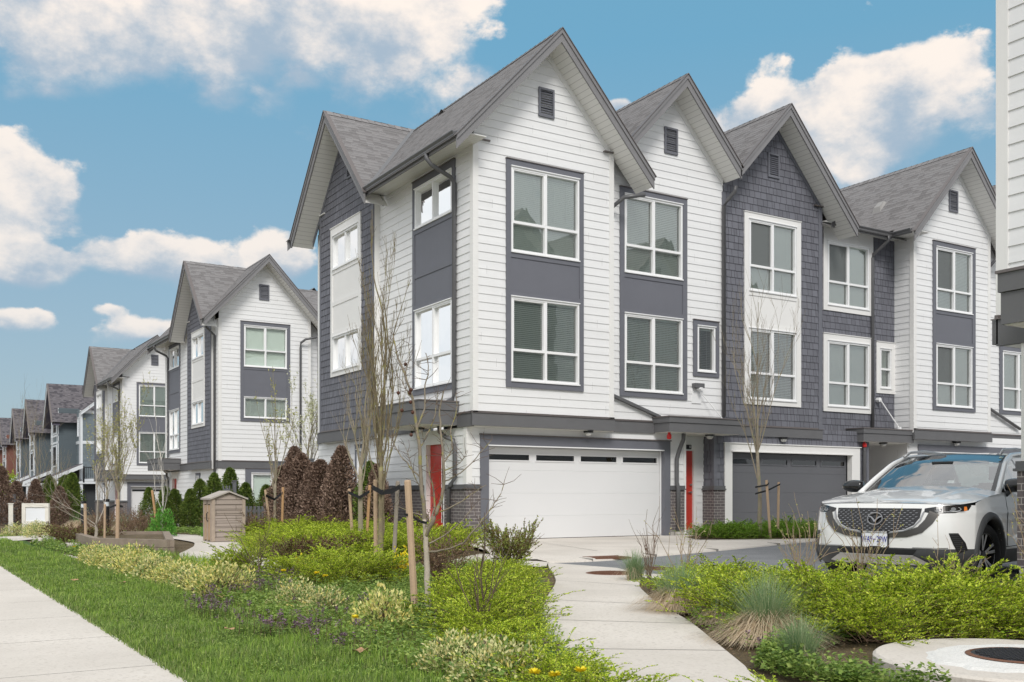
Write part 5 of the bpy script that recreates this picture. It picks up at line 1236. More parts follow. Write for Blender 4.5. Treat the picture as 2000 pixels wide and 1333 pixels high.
BEDB = [(8.2, 9.3), (8.4, 8.6), (8.6, 7.6), (8.9, 6.5), (9.8, 5.2), (9.6, 3.9), (8.2, 3.2), (7.3, 3.8), (6.9, 4.75), (6.25, 5.1), (5.95, 5.6), (6.1, 6.2), (6.6, 6.85), (7.15, 7.65), (7.6, 8.5), (7.95, 9.05)]
pr = mkprotos(4, 10)
sp = [p for p in scatter(BEDB, .50, 3)]
sp = sp+[(6.75, 4.55), (6.1, 4.85), (7.0, 3.5)]
sp = [(x, y, (.42 if y < 4.6 and x < 7.05 else .56 if x+.45*y > 11.2 and y > 4.6 and x*.527+y*.85 > 8.4 and x > 7.3 else 1.0)) for x, y in sp]
place_copies(pr, sp, 'spreading_shrub', 'low lime-leaved spreading shrub in the bed between path and car', 'shrub', 'lime green shrubs in front of the car', smin=.72, smax=1.25)
pr = mkprotos(3, 30)
sa_ = [(6.1, 9.95, .85), (5.6, 9.35, .9), (5.2, 8.85, .85), (6.4, 10.65, .75), (4.78, 8.2, .82), (4.42, 7.6, .82), (4.1, 7.05, .82), (3.78, 6.5, .75), (3.15, 4.95, .62), (3.05, 4.45, .65), (3.4, 5.6, .68), (2.95, 3.95, .65), (3.55, 3.3, .45), (6.8, 11.3, .65), (3.55, 6.05, .68), (2.55, 3.3, .6)]
place_copies(pr, sa_, 'spreading_shrub', 'low spreading evergreen shrub with lime leaves hanging over the left side of the path', 'shrub', 'lime green shrubs left of the path')
pr = mkprotos(3, 50)
A1 = [(5.9, 16.0), (6.4, 15.0), (7.6, 14.8), (8.7, 15.9), (9.4, 17.4), (9.9, 19.4), (9.6, 21.8), (8.4, 23.4), (7.4, 23.3), (7.3, 21.6), (6.7, 19.6), (6.1, 18.0)]
place_copies(pr, [(x, y, 1.15) for x, y in scatter(A1, .62, 5)], 'spreading_shrub', 'dense spreading evergreen shrub in the bed in front of the house side wall', 'shrub', 'spreading shrubs beside the house')
place_copies(mkprotos(2, 60, up=.7), nth([(4.35, 10.9, .9), (4.9, 11.3, 1.1), (5.3, 11.9, .9), (4.3, 12.2, .95), (5.2, 12.9, .85), (4.0, 13.3, .8)], 'feathery spreading shrub in the middle of the left bed, %s nearest the viewer', 'spreading shrubs in the middle bed'), 'spreading_shrub', '', 'shrub', '')
pr = mkprotos(2, 70, mts=[TWIG, LSPREAD2])
C1 = [(16.5, 17.4), (18.0, 16.75), (20.2, 16.9), (20.6, 18.2), (18.2, 19.0), (17.2, 18.4)]
place_copies(pr, [(x, y, 1.0) for x, y in scatter(C1, .5, 6)], 'spreading_shrub', 'dark green spreading shrub in the kerbside bed in front of the grey garage door', 'shrub', 'shrubs in front of the grey garage')
sheet('garage_bed', [(15.9, 17.5), (17.6, 16.5), (20.2, 16.65), (21.0, 18.4), (18.2, 19.3), (16.6, 18.7)], .056, SOIL)

# -- variegated shrubs in a row along the lawn
def leafy_ball(seed, rad, h, n, leaf, w=.5, shell=.55):
    r = np.random.default_rng(seed); lf = Cloud(); d = rvec(r, n); d[:, 2] = np.abs(d[:, 2]); rr = r.uniform(shell, 1, n)[:, None]
    lump = 1+.14*np.sin(d[:, 0:1]*7+seed)*np.cos(d[:, 1:2]*6+seed*2); pos = d*rr*lump*np.array([[rad, rad, h]]); pos[:, 2] += .02
    dr = d+np.array([[0, 0, .5]])+r.normal(0, .55, (n, 3)); lf.leaves(pos, dr, rvec(r, n)+d, leaf*r.uniform(.6, 1.3, n), leaf*w*r.uniform(.8, 1.2, n)); return lf
def stem_fan(seed, rad, h, n, r0=.005, lean=.8, kinks=.03, k=6, forks=2):
    r = np.random.default_rng(seed); st = Cloud(); P = []; Rr = []; tips = []
    for i in range(n):
        a = r.uniform(0, 6.283); L = r.uniform(.6, 1.1); t = np.linspace(0, 1, k); q = lean*r.uniform(.3, 1)
        p = np.stack([np.cos(a)*rad*q*t**1.2, np.sin(a)*rad*q*t**1.2, h*L*t], 1)+np.cumsum(r.normal(0, kinks*h, (k, 3)), 0)*t[:, None]; P.append(p); Rr.append(np.linspace(r0, r0*.35, k)); tips.append(p)
        for f in range(forks):
            j = r.integers(2, k-1); b = p[j]; d = p[j]-p[j-1]; d /= np.linalg.norm(d); d = d+rvec(r, 1)[0]*.6; d[2] = abs(d[2])+.2; d /= np.linalg.norm(d); l = h*r.uniform(.2, .45)
            tt = np.linspace(0, 1, 4)[:, None]; pp = b+d*l*tt+r.normal(0, .012, (4, 3))*tt; P.append(pp); Rr.append(np.linspace(r0*.5, r0*.22, 4)); tips.append(pp)
    st.sticks(P, Rr, 4); return st, tips
def bud_leaves(tips, seed, per, leaf, spread=.5, w=.55, lo=.3):
    r = np.random.default_rng(seed); lf = Cloud(); allp = []; alld = []
    for p in tips:
        m = per; u = r.uniform(lo, 1, m)*(len(p)-1); i0 = np.minimum(u.astype(int), len(p)-2); f = (u-i0)[:, None]; allp.append(p[i0]*(1-f)+p[i0+1]*f); t = p[i0+1]-p[i0]; alld.append(t/(np.linalg.norm(t, axis=1, keepdims=True)+1e-9)+r.normal(0, spread, (m, 3)))
    P = np.concatenate(allp); D = np.concatenate(alld); lf.leaves(P, D, rvec(r, len(P)), leaf*r.uniform(.6, 1.3, len(P)), leaf*w); return lf
def simple_proto(seed, name, mats, **kw):
    lf = leafy_ball(seed, **kw); st, tips = stem_fan(seed, kw['rad']*.9, kw['h']*.9, 14); return proto(name, [('stems', st), ('foliage', lf)], 'x', 'shrub', mats)
vp = [simple_proto(80+i, 'variegated_shrub', [TWIG, LVAR if i % 2 else LVARY], rad=.36, h=.34, n=1300, leaf=.042) for i in range(3)]
row = [(2.78+.03*math.sin(i*1.7), 16.9-i*.52) for i in range(13)]
row = [(2.78+.28*((16.9-y)/7), y, .92) for x, y in row]
place_copies(vp, nth(row, 'variegated shrub, %s from the far end of the row along the lawn', 'variegated shrubs in a row along the lawn'), 'variegated_shrub', '', 'shrub', '')
place_copies([simple_proto(91, 'variegated_shrub', [TWIG, LVARY], rad=.30, h=.32, n=900, leaf=.045)], [(3.35, 7.35, 1.0, 'golden-edged variegated shrub among the weeds left of the dark twiggy plant')], '', '', 'shrub', '')
place_copies([simple_proto(92, 'variegated_shrub', [TWIG, LVAR], rad=.36, h=.28, n=1300, leaf=.036)], [(3.35, 9.3, .9, 'thin variegated shrub tangled with purple weeds near the lawn edge')], '', '', 'shrub', '')
place_copies([simple_proto(96, 'variegated_shrub', [TWIG, LVAR], rad=.34, h=.28, n=1200, leaf=.036)], [(3.3, 8.45, .9, 'variegated shrub in the weeds just behind the golden-edged one')], '', '', 'shrub', '')
place_copies([simple_proto(93+i, 'variegated_shrub', [TWIG, LVAR], rad=.34, h=.26, n=1900, leaf=.032) for i in range(2)], [(2.95, 5.35, .9, 'pale cream-leaved shrub at the bottom of the picture beside the lawn'), (2.95, 4.85, 1.0, 'cream-flowered shrub at the bottom edge of the picture left of the path')], '', '', 'shrub', '')
zg = lambda x, y: gz(y)
place_copies([simple_proto(97, 'variegated_shrub', [TWIG, LVAR], rad=.45, h=.42, n=1300, leaf=.05)], [(3.55, 30.6, 1, 'round variegated shrub just left of the blank white notice board'), (2.9, 29.4, .9, 'round variegated shrub between the white post and the pavement'), (3.25, 27.6, .9, 'round variegated shrub on the lawn in front of the notice board')], '', '', 'shrub', '', zf=zg)

# -- lawn, weeds, tall grass
def grass_patch(name, polys, dens, ln, wd, m, seed, label, near=6., kindn='grass', zf=gz, bendr=(.1, .7), clump=0.):
    r = np.random.default_rng(seed); c = Cloud()
    for poly in polys:
        xs = np.array([p[0] for p in poly]); ys = np.array([p[1] for p in poly]); area = (xs.max()-xs.min())*(ys.max()-ys.min()); n = int(area*dens)
        x = r.uniform(xs.min(), xs.max(), n); y = r.uniform(ys.min(), ys.max(), n); d = .527*x+.85*y; keep = r.uniform(0, 1, n) < np.clip((near/np.maximum(d, .1))**1.5, .05, 1)
        x, y, d = x[keep], y[keep], d[keep]; ins = np.zeros(len(x), bool); px, py = xs, ys; q = len(poly)
        for i in range(q):
            a, b = (px[i], py[i]), (px[(i+1) % q], py[(i+1) % q])
            if a[1] == b[1]: continue
            cond = ((a[1] > y) != (b[1] > y)) & (x < (b[0]-a[0])*(y-a[1])/(b[1]-a[1])+a[0]); ins ^= cond
        x, y, d = x[ins], y[ins], d[ins]
        if clump:
            g = np.sin(x*5.1+np.sin(y*3.3)*2)*np.sin(y*4.3+np.sin(x*2.7)*2); k2 = r.uniform(-1, 1, len(x)) < g+clump; x, y, d = x[k2], y[k2], d[k2]; 
        n = len(x); a = r.uniform(0, 6.283, n); sc_ = np.clip(d/near, 1, 3)**.75; z = np.array([zf(v) for v in y]); g2 = 1+.5*np.sin(x*3.1+np.sin(y*2.3)*2.5)*np.sin(y*2.1+np.sin(x*1.9))
        c.blades(np.stack([x, y, z], 1), np.stack([np.cos(a), np.sin(a), np.zeros(n)], 1), ln*r.uniform(.5, 1.25, n)*g2, wd*sc_*r.uniform(.7, 1.2, n), r.uniform(*bendr, n))
    o = c.build(name, m); o['kind'] = 'stuff'; o['label'] = label; o['category'] = kindn; return o
LAWN = [[(1.47, 4), (2.62, 4), (2.66, 7), (2.74, 10), (2.72, 15), (2.6, 20), (2.4, 26.5), (1.47, 26.2)]]
grass_patch('lawn_grass', LAWN, 9000, .055, .0045, LGRASS, 1, 'short green lawn grass beside the concrete footpath')
grass_patch('lawn_grass_fringe', [[(1.425, 4), (1.50, 4), (1.50, 26), (1.42, 26)]], 7000, .05, .005, LGRASS, 11, 'ragged grass fringe lapping over the edge of the footpath')
grass_patch('far_lawn_grass', [[(1.45, 27), (3.1, 29.6), (3.6, 31.5), (3.4, 34), (1.45, 33)], [(1.45, 34), (3.4, 34.5), (3.6, 60), (1.45, 60)]], 5000, .07, .006, LGRASS, 12, 'distant strip of lawn beyond the crossing path')
grass_patch('lawn_tufts', LAWN, 2600, .085, .005, LTALL, 14, 'longer lighter tufts and clover in the lawn', near=7, clump=.1)
TG = [[(2.9, 12.5), (4.0, 12.2), (4.6, 14.6), (4.3, 17.0), (4.1, 18.6), (2.9, 18.6)], [(5.4, 12.2), (6.6, 12.0), (7.4, 12.9), (6.4, 13.0), (5.5, 13.4)], [(5.6, 15.0), (6.6, 14.3), (8.6, 15.6), (7.0, 16.8), (5.6, 18.0), (5.4, 16.0)], [(5.9, 19.4), (6.9, 21.0), (7.4, 23), (6.7, 22.6)], [(6.6, 11.4), (7.6, 12.3), (8.4, 13.0), (7.6, 13.0), (6.4, 12.2)]]
grass_patch('tall_grass', TG, 1800, .15, .006, LTALL, 2, 'long bright green grass growing wild in the planting bed', near=10, clump=.4)
BEDA = [(2.62, 4.2), (3.3, 4.2), (3.9, 5.6), (4.6, 6.9), (5.5, 8.3), (6.5, 9.8), (7.1, 10.9), (7.6, 12.2), (6.0, 13.0), (4.6, 13.4), (3.0, 13.4), (2.8, 10), (2.66, 7)]
grass_patch('bed_grass', [BEDA], 1500, .08, .006, LTALL, 3, 'loose bright grass and seedlings between the shrubs of the left bed', near=7, clump=.55)
def weeds(name, poly, n, seed, m, label, h=.10, leaf=.03, per=16, zf=gz, cat='weeds', clump=False):
    r = np.random.default_rng(seed); c = Cloud(); rg = random.Random(seed); xs = [p[0] for p in poly]; ys = [p[1] for p in poly]; P = []; D = []; i = 0
    while i < n:
        x, y = rg.uniform(min(xs), max(xs)), rg.uniform(min(ys), max(ys))
        if not inside(x, y, poly): n -= 0; i += 1; continue
        if clump and math.sin(x*4.3+y*1.1)*math.sin(y*3.7-x) < rg.uniform(-.6, .5): i += 1; continue
        i += 1; k = per; hh = h*rg.uniform(.5, 1.3); t = r.uniform(.1, 1, k)[:, None]; a = r.uniform(0, 6.283, k); rad = .35*hh*(1.1-t[:, 0])
        P.append(np.stack([x+np.cos(a)*rad, y+np.sin(a)*rad, zf(y)+hh*t[:, 0]], 1)); D.append(np.stack([np.cos(a), np.sin(a), np.full(k, .25)], 1)+r.normal(0, .3, (k, 3)))
    P = np.concatenate(P); D = np.concatenate(D); c.leaves(P, D, np.array([[0, 0, 1.]])+r.normal(0, .3, P.shape), leaf*r.uniform(.6, 1.3, len(P)), leaf*.75); o = c.build(name, m)
    o['kind'] = 'stuff'; o['label'] = label; o['category'] = cat; return o
weeds('bed_weeds', BEDA, 4200, 4, LWEED, 'pale green broad-leaved weeds covering the left bed', h=.13, leaf=.032)
weeds('lawn_weeds', [(1.5, 4.5), (2.7, 4.5), (2.7, 16), (1.6, 18)], 2600, 5, LWEED, 'small pale weeds in the lawn', h=.05, leaf=.018, clump=True)
weeds('collar_weeds', [(5.05, 4.9), (4.45, 4.35), (4.4, 3.5), (4.75, 3.3), (4.75, 4.4), (5.6, 4.95), (6.6, 4.8), (6.4, 5.3)], 2600, 6, LWEED, 'bright weeds beside the round concrete collar', h=.13, leaf=.035)
weeds('right_bed_weeds', [(8.4, 9.2), (9.0, 6.5), (9.6, 4), (7.0, 3.6), (6.9, 4.8), (5.0, 5.1), (5.2, 5.5), (6.5, 7.6), (7.6, 9.2)], 1800, 8, LSPREAD2, 'dark green weeds under the shrubs of the right bed', h=.12, leaf=.03)
weeds('far_bed_weeds', [(2.7, 18), (4.2, 18.4), (5.0, 23.5), (6, 27), (4.0, 28), (2.6, 24)], 1500, 9, LWEED, 'low weeds in the bed round the timber planter', h=.12, leaf=.05)
weeds('house_bed_weeds', [(6.9, 24.2), (10.6, 22.8), (10.6, 30), (9, 40), (6.5, 38), (6.9, 30)], 1800, 19, LWEED, 'low weeds and dry stems between the cedars and the shed path', h=.14, leaf=.06)
# purple dead-nettle drifts
r = np.random.default_rng(21); st = Cloud(); lf = Cloud(); fl_ = Cloud(); drifts = [(2.55, 7.35, .34, .5, 70), (2.42, 8.9, .22, .5, 45), (2.75, 9.9, .2, .35, 18), (3.3, 10.6, .4, .8, 110), (4.0, 11.8, .6, .7, 90), (2.75, 6.6, .25, .3, 14), (3.5, 8.2, .5, .6, 28), (3.9, 7.2, .4, .5, 16), (3.3, 5.4, .4, .4, 10), (5.0, 4.65, .25, .2, 12), (5.0, 12.6, .5, .4, 14), (2.5, 6.2, .2, .3, 8)]
for cx, cy, rx, ry, n in drifts:
    x = cx+r.normal(0, rx*.5, n); y = cy+r.normal(0, ry*.5, n); h = r.uniform(.10, .19, n)
    for i in range(n):
        st.sticks([np.array([[x[i], y[i], 0], [x[i]+r.normal(0, .008), y[i]+r.normal(0, .008), h[i]]])], [np.array([.002, .0015])], 3)
        k = 9; a = r.uniform(0, 6.283, k); z = h[i]*r.uniform(.15, .8, k); lf.leaves(np.stack([np.full(k, x[i]), np.full(k, y[i]), z], 1), np.stack([np.cos(a), np.sin(a), np.full(k, .1)], 1), np.tile([[0, 0, 1.]], (k, 1))+r.normal(0, .2, (k, 3)), .03*r.uniform(.7, 1.3, k), .024)
        k = 16; a = r.uniform(0, 6.283, k); fl_.leaves(np.stack([x[i]+np.cos(a)*.004, y[i]+np.sin(a)*.004, h[i]*r.uniform(.8, 1.08, k)], 1), np.stack([np.cos(a), np.sin(a), r.uniform(-.2, .8, k)], 1), np.tile([[0, 0, 1.]], (k, 1))+r.normal(0, .3, (k, 3)), .017, .013)
dn = lf.build('dead_nettle', LWEED); tag(dn, 'drifts of purple dead-nettle weeds along the lawn edge', 'weeds'); dn['kind'] = 'stuff'; fl_.build('flower_heads', LPURP, dn); st.build('stalks', TWIG, dn)
# dandelions
def dandelion(x, y, h, label, r_=.022):
    t = thing('dandelion', label, 'flower', (x, y, gz(y))); z0 = gz(y); mb = MB(); mb.tube([(x, y, z0), (x+.01, y, z0+h)], .002, n=5); mb.build('stalk', LWEED, t)
    c = Cloud(); rr = np.random.default_rng(int(x*100+y*10)); k = 60; a = rr.uniform(0, 6.283, k); c.leaves(np.tile([[x+.01, y, z0+h]], (k, 1)), np.stack([np.cos(a), np.sin(a), rr.uniform(.1, 1.1, k)], 1), np.tile([[0, 0, 1.]], (k, 1))+rr.normal(0, .3, (k, 3)), r_*1.2, r_*.45); c.build('flower_head', YEL, t)
for i, (x, y, h, l) in enumerate([(2.45, 3.78, .27, 'tallest yellow dandelion above the lime shrub at the bottom of the picture'), (2.52, 3.72, .26, 'large yellow dandelion beside the tallest one at the bottom of the picture'), (2.62, 3.66, .28, 'yellow dandelion closest to the path edge at the bottom'), (2.05, 4.1, .12, 'small yellow dandelion in front of the cream-flowered shrub'), (3.0, 7.1, .14, 'yellow dandelion in front of the golden variegated shrub'),
    (3.75, 10.9, .22, 'yellow dandelion at the end of the variegated row'), (3.95, 10.4, .22, 'upper one of two yellow dandelions among the purple weeds'), (3.97, 10.2, .2, 'lower one of two yellow dandelions among the purple weeds'), (2.95, 20.2, .1, 'yellow dandelion in the grass in front of the timber planter')]): dandelion(x, y, h, l, .03)
# yellow-leaved shrub
st, tips = stem_fan(201, .28, .34, 16, forks=1); place_copies([proto('yellow_shrub', [('stems', st), ('foliage', bud_leaves(tips, 3, 9, .05, .5, .5, .45))], 'x', 'shrub', [TWIG, YEL])], [(5.5, 11.6, 1, 'sparse shrub with bright yellow leaves at the foot of the grey stake'), (4.75, 13.0, .7, 'small sprig with bright yellow leaves left of the middle tree')], '', '', 'shrub', '')
# bronze and brown shrubs
def twiggy(seed, rad, h, n, per, leaf, mt, forks=4): s_, tp = stem_fan(seed, rad, h, n, forks=forks, lean=1.0); return proto('twiggy_shrub', [('stems', s_), ('foliage', bud_leaves(tp, seed, per, leaf, .9, .6))], 'x', 'shrub', [TWIG, mt])
place_copies([twiggy(301, .55, .66, 60, 30, .028, leaf_mat('bronze_green_leaf', [(0, (.12, .06, .03)), (.3, (.22, .13, .06)), (.5, (.22, .28, .06)), (1, (.42, .48, .12))], trans=.25))], [(7.35, 11.9, 1, 'rounded bronze and green twiggy shrub at the corner of the path and driveway')], '', '', 'shrub', '')
place_copies([twiggy(302, .35, .62, 40, 16, .026, LRED)], [(9.2, 18.3, 1.1, 'dark bronze shrub against the brick wall under the downspout'), (8.95, 16.6, .8, 'small bronze shrub at the edge of the driveway')], '', '', 'shrub', '')
place_copies([twiggy(303, .38, .55, 50, 8, .022, LBROWN)], [(5.15, 9.75, 1.1, 'brown dry twiggy shrub behind the leaning front stake')], '', '', 'shrub', '')
place_copies([twiggy(304+i, .6, .7, 44, 6, .03, LBROWN) for i in range(2)], [(x, y, .85) for x, y in scatter([(6.8, 22.6), (8.2, 23.6), (9.6, 23.4), (10.2, 26), (8, 29), (6.9, 26)], 1.0, 8)]+[(5.2, 25.8, .8), (4.6, 27.5, .8), (5.5, 28.5, .85), (5.3, 30.5, .9), (6.4, 31, .9)], 'twiggy_shrub', 'brown leafless twiggy shrub in the bed near the shed and the brown cedars', 'shrub', 'brown twiggy shrubs near the shed', zf=zg)
place_copies([twiggy(310, .5, .4, 40, 10, .035, LRED)], [(3.3, 24.2, 1), (3.2, 22.8, 1), (3.9, 22.9, 1), (3.6, 26.0, .9), (5.4, 13.9, .9), (5.0, 14.2, .8), (6.3, 15.4, .9), (6.9, 15.7, .9)], 'twiggy_shrub', 'low bronze-leaved shrub near the gravel patches and the path to the shed', 'shrub', 'low bronze shrubs', zf=zg)
# leafless stems
def bare(x, y, s, seed, label, h=.65, n=9, m=TWIG, buds=None, rad=.4, r0=.006):
    s_, tp = stem_fan(seed, rad, h, n, r0=r0, forks=3, kinks=.035, k=8); cl = [('stems', s_)]; ms = [m]
    if buds: cl.append(('buds', bud_leaves(tp, seed, buds, .022, .8, .6, .5))); ms.append(LBUD)
    place_copies([proto('bare_shrub', cl, 'x', 'shrub', ms)], [(x, y, s, label)], '', '', 'shrub', '', zf=zg, smin=1, smax=1)
bare(3.75, 6.5, 1, 401, 'leafless dark twiggy plant in the weeds right of the golden variegated shrub', h=.75, n=9, m=BARKD)
bare(4.05, 12.7, 1, 402, 'leafless dark stems standing in front of the pale path to the shed', h=.62, n=12, m=BARKD, rad=.7)
bare(7.55, 8.55, 1, 403, 'leafless forked twigs rising from the lime shrubs left of the car', h=.78, n=7, m=TWIGP, buds=2); bare(7.1, 8.6, .9, 404, 'dark bundle of leafless twigs above the lime shrubs over the asphalt', h=.78, n=10, m=TWIG, rad=.3)
bare(7.95, 7.2, 1, 405, 'pale budding twigs in front of the left side of the car bumper', h=.8, n=14, m=TWIGP, buds=3, rad=.35); bare(8.3, 6.75, 1, 406, 'pale budding twigs in front of the licence plate', h=.85, n=12, m=TWIGP, buds=3, rad=.35)
bare(8.6, 6.0, 1, 407, 'leafless pale twigs in front of the car wheel', h=.62, n=9, m=TWIGP, buds=2, rad=.5); bare(8.9, 5.3, 1.1, 408, 'tall pale budding twigs at the right edge beside the brick pier', h=.95, n=6, m=TWIGP, buds=3, rad=.3)
# ornamental grass tufts
def tuft(x, y, s, seed, label, green=650, tan=1300, lng=.55):
    r = np.random.default_rng(seed); t = thing('grass_tuft', label, 'ornamental grass', (x, y, 0)); out = []
    for nme, n, m, el, dz in (('dry_blades', tan, LTAN, (.45, 1.15), 1), ('green_blades', green, LTUFT, (.75, 1.5), 0)):
        c = Cloud(); a = r.uniform(0, 6.283, n); e = r.uniform(*el, n); L = lng*s*r.uniform(.55, 1.1, n); b = np.stack([x+r.normal(0, .05*s, n), y+r.normal(0, .05*s, n), np.zeros(n)], 1); dh = np.stack([np.cos(a), np.sin(a)], 1)
        K = 5; tt = np.linspace(0, 1, K); pts = []
        for k in tt:
            hor = L*(np.cos(e)*k*(.6+.5*k)); ver = L*np.sin(e)*((1.75*k-1.72*k*k) if dz else (1.2*k-.32*k*k)); ver = np.maximum(ver, .01+.02*k) if dz else ver; pts.append(np.concatenate([b[:, :2]+dh*hor[:, None], ver[:, None]], 1))
        sd = np.stack([-dh[:, 1], dh[:, 0], np.zeros(n)], 1)*.0030*s
        V = []; 
        for k in range(K): w = 1-.8*tt[k]; V += [pts[k]-sd*w, pts[k]+sd*w]
        V = np.stack(V, 1).reshape(-1, 3); i = np.arange(n)*(2*K); F = []
        for k in range(K-1): F += [i+2*k, i+2*k+1, i+2*k+3, i+2*k, i+2*k+3, i+2*k+2]
        c.tris(V, np.stack(F, 1).reshape(-1, 3)); c.build(nme, m, t)
tuft(5.42, 5.24, .80, 1, 'large blue-green grass tuft with a tan dry skirt at the path edge', lng=.74, tan=2200, green=900); tuft(6.15, 7.05, .85, 2, 'grass tuft with a dry tan skirt at the left end of the right bed', green=500, tan=1700, lng=.66); tuft(5.8, 6.15, .6, 3, 'small withered tan grass tuft between two greener tufts', green=60, tan=900)
tuft(7.9, 9.85, .8, 4, 'pale grey-green grass tuft behind the lime shrubs beside the asphalt lane', tan=100); tuft(4.80, 4.36, .7, 5, 'short green grass tuft beside the round concrete collar', tan=80)
tuft(5.6, 29.6, 1.2, 6, 'tan feathery grass tuft beside the crossing path', green=300); tuft(5.0, 33.6, 1.3, 7, 'rusty brown grass mound in front of the grey fence', green=60); tuft(8.4, 17.0, .8, 8, 'grass tuft with tan blades beside the driveway', tan=300)
# -- cedars
def cedar(seed, h, rad, n, m, name, rad_k=1.28):
    r = np.random.default_rng(seed); lf = Cloud(); k = n; z = r.uniform(0, 1, k)**.85; prof = np.sqrt(np.clip(1-z**3.0, 0, 1))*(.66+.34*np.sin(np.pi*np.clip(z*1.2+.12, 0, 1))); a = r.uniform(0, 6.283, k); lob = 1+.15*np.sin(a*4+z*11+seed)+.12*np.sin(a*9+z*27+seed*2)+.07*np.sin(a*17+z*51)
    rr = rad*rad_k*prof*lob*(r.uniform(.5, 1.0, k)+.16*(r.random(k) > .93)); pos = np.stack([np.cos(a)*rr, np.sin(a)*rr, z*h*.97+.05], 1); out = np.stack([np.cos(a), np.sin(a), np.full(k, .9)], 1); d = out+r.normal(0, .6, (k, 3))
    lf.leaves(pos, d, out+r.normal(0, .5, (k, 3)), .085*r.uniform(.5, 1.3, k), .04, fold=.3)
    st = Cloud(); P = [np.array([[0, 0, 0], [0, 0, h*.9]])]; Rr = [np.array([.035, .008])]
    for i in range(40): zz = r.uniform(.05, .85)*h; aa = r.uniform(0, 6.283); l = rad*.8*(1-zz/h*.5); P.append(np.array([[0, 0, zz], [np.cos(aa)*l*.6, np.sin(aa)*l*.6, zz+l*.5], [np.cos(aa)*l, np.sin(aa)*l, zz+l*1.1]])); Rr.append(np.array([.008, .006, .003]))
    st.sticks(P, Rr, 4); return proto(name, [('trunk', st), ('foliage', lf)], 'x', 'cedar', [BARKD, m])
dead = [cedar(500+i, 2.35, .42, 7500, LDEAD, 'dead_cedar') for i in range(3)]
pos = [(9.75, 23.9, .92), (9.85, 24.55, .86), (9.7, 25.2, .94), (9.75, 25.9, .86), (9.65, 26.5, .92), (9.7, 27.2, .88), (9.6, 27.9, .90)]
place_copies(dead, nth(pos, 'browned columnar cedar, %s from the right in the hedge beside the nearest house', 'browned cedars beside the nearest house'), 'dead_cedar', '', 'cedar', '', zf=zg, smin=.97, smax=1.05)
place_copies([dead[0]], [(10.15, 22.6, .8, 'single thin browned cedar right of the small ground-floor window'), ], '', '', 'cedar', '', zf=zg)
grn = [cedar(520+i, 2.3, .45, 7000, LCEDAR, 'green_cedar') for i in range(2)]
place_copies(grn, [(10.1, 22.9, .85, 'green cedar growing against the wall behind the multi-stemmed tree')], '', '', 'cedar', '', zf=zg)
place_copies(grn, nth([(7.55, 35.5, .70), (7.95, 34.9, .74), (8.35, 35.3, .70), (8.75, 34.8, .76), (9.15, 35.1, .74), (9.5, 34.6, .72)], 'green columnar cedar, %s from the left in the clump left of the shed', 'green cedars left of the shed'), 'green_cedar', '', 'cedar', '', zf=zg)
place_copies(grn, nth([(11.2, 38.6, 1.1), (11.9, 38.9, .9), (12.6, 38.5, .85)], 'bushy green cedar behind the picket fence, %s from the left', 'green cedars right of the shed'), 'green_cedar', '', 'cedar', '', zf=zg)
place_copies(grn, nth([(8.4, 58.0, 1.25), (8.5, 60.2, 1.2), (8.7, 62.4, 1.3), (8.4, 65.0, 1.2), (8.5, 67.6, 1.15)], 'green cedar in the distant hedge behind the bollards, %s from the right', 'distant green cedars'), 'green_cedar', '', 'cedar', '', zf=zg)
place_copies([dead[1], dead[2]], nth(sorted([(7.6, 56.6, 1.1), (7.2, 63, 1.1), (6.6, 67.0, 1.1), (6.1, 71.5, 1.1), (5.5, 75.0, 1.2), (5.2, 60.0, 1.1), (4.6, 62.5, 1.1), (4.1, 65, 1.2), (3.4, 58.5, 1.15)], key=lambda p: (.85*p[0]-.527*p[1])/(.527*p[0]+.85*p[1])), 'distant browned cedar along the street, %s from the left', 'distant browned cedars along the street'), 'dead_cedar', '', 'cedar', '', zf=zg)
# leafy green shrub
fs = simple_proto(600, 'leafy_shrub', [TWIG, leaf_mat('fresh_green_leaf', [(0, (.07, .22, .03)), (.5, (.13, .36, .05)), (1, (.24, .50, .09))], trans=.3)], rad=.42, h=.85, n=1500, leaf=.075)
place_copies([fs], [(6.0, 26.6, .9, 'upright bright green leafy shrub behind the right end of the timber planter'), (7.0, 26.0, .5, 'small round bright green plant left of the shed')], '', '', 'shrub', '', zf=zg)

r = np.random.default_rng(90); c = Cloud(); n = 2600; px = r.uniform(4.6, 9.5, n); py = r.uniform(3.0, 10, n); k = np.array([inside(a, b, [(8.4, 9.8), (9.0, 6.5), (9.6, 4), (6.9, 3.2), (6.8, 4.6), (4.7, 4.7), (5.0, 5.5), (6.3, 7.6), (7.6, 9.4)]) for a, b in zip(px, py)]); px, py = px[k], py[k]; m = len(px); d = rvec(r, m); d[:, 2] *= .25
c.leaves(np.stack([px, py, r.uniform(-.012, .015, m)], 1), d, np.tile([[0, 0, 1.]], (m, 1))+r.normal(0, .3, (m, 3)), r.uniform(.02, .06, m), r.uniform(.006, .02, m)); o = c.build('leaf_litter', LTAN if False else LBROWN); o['kind'] = 'stuff'; o['label'] = 'dry brown leaf litter on the soil of the right bed'; o['category'] = 'litter'
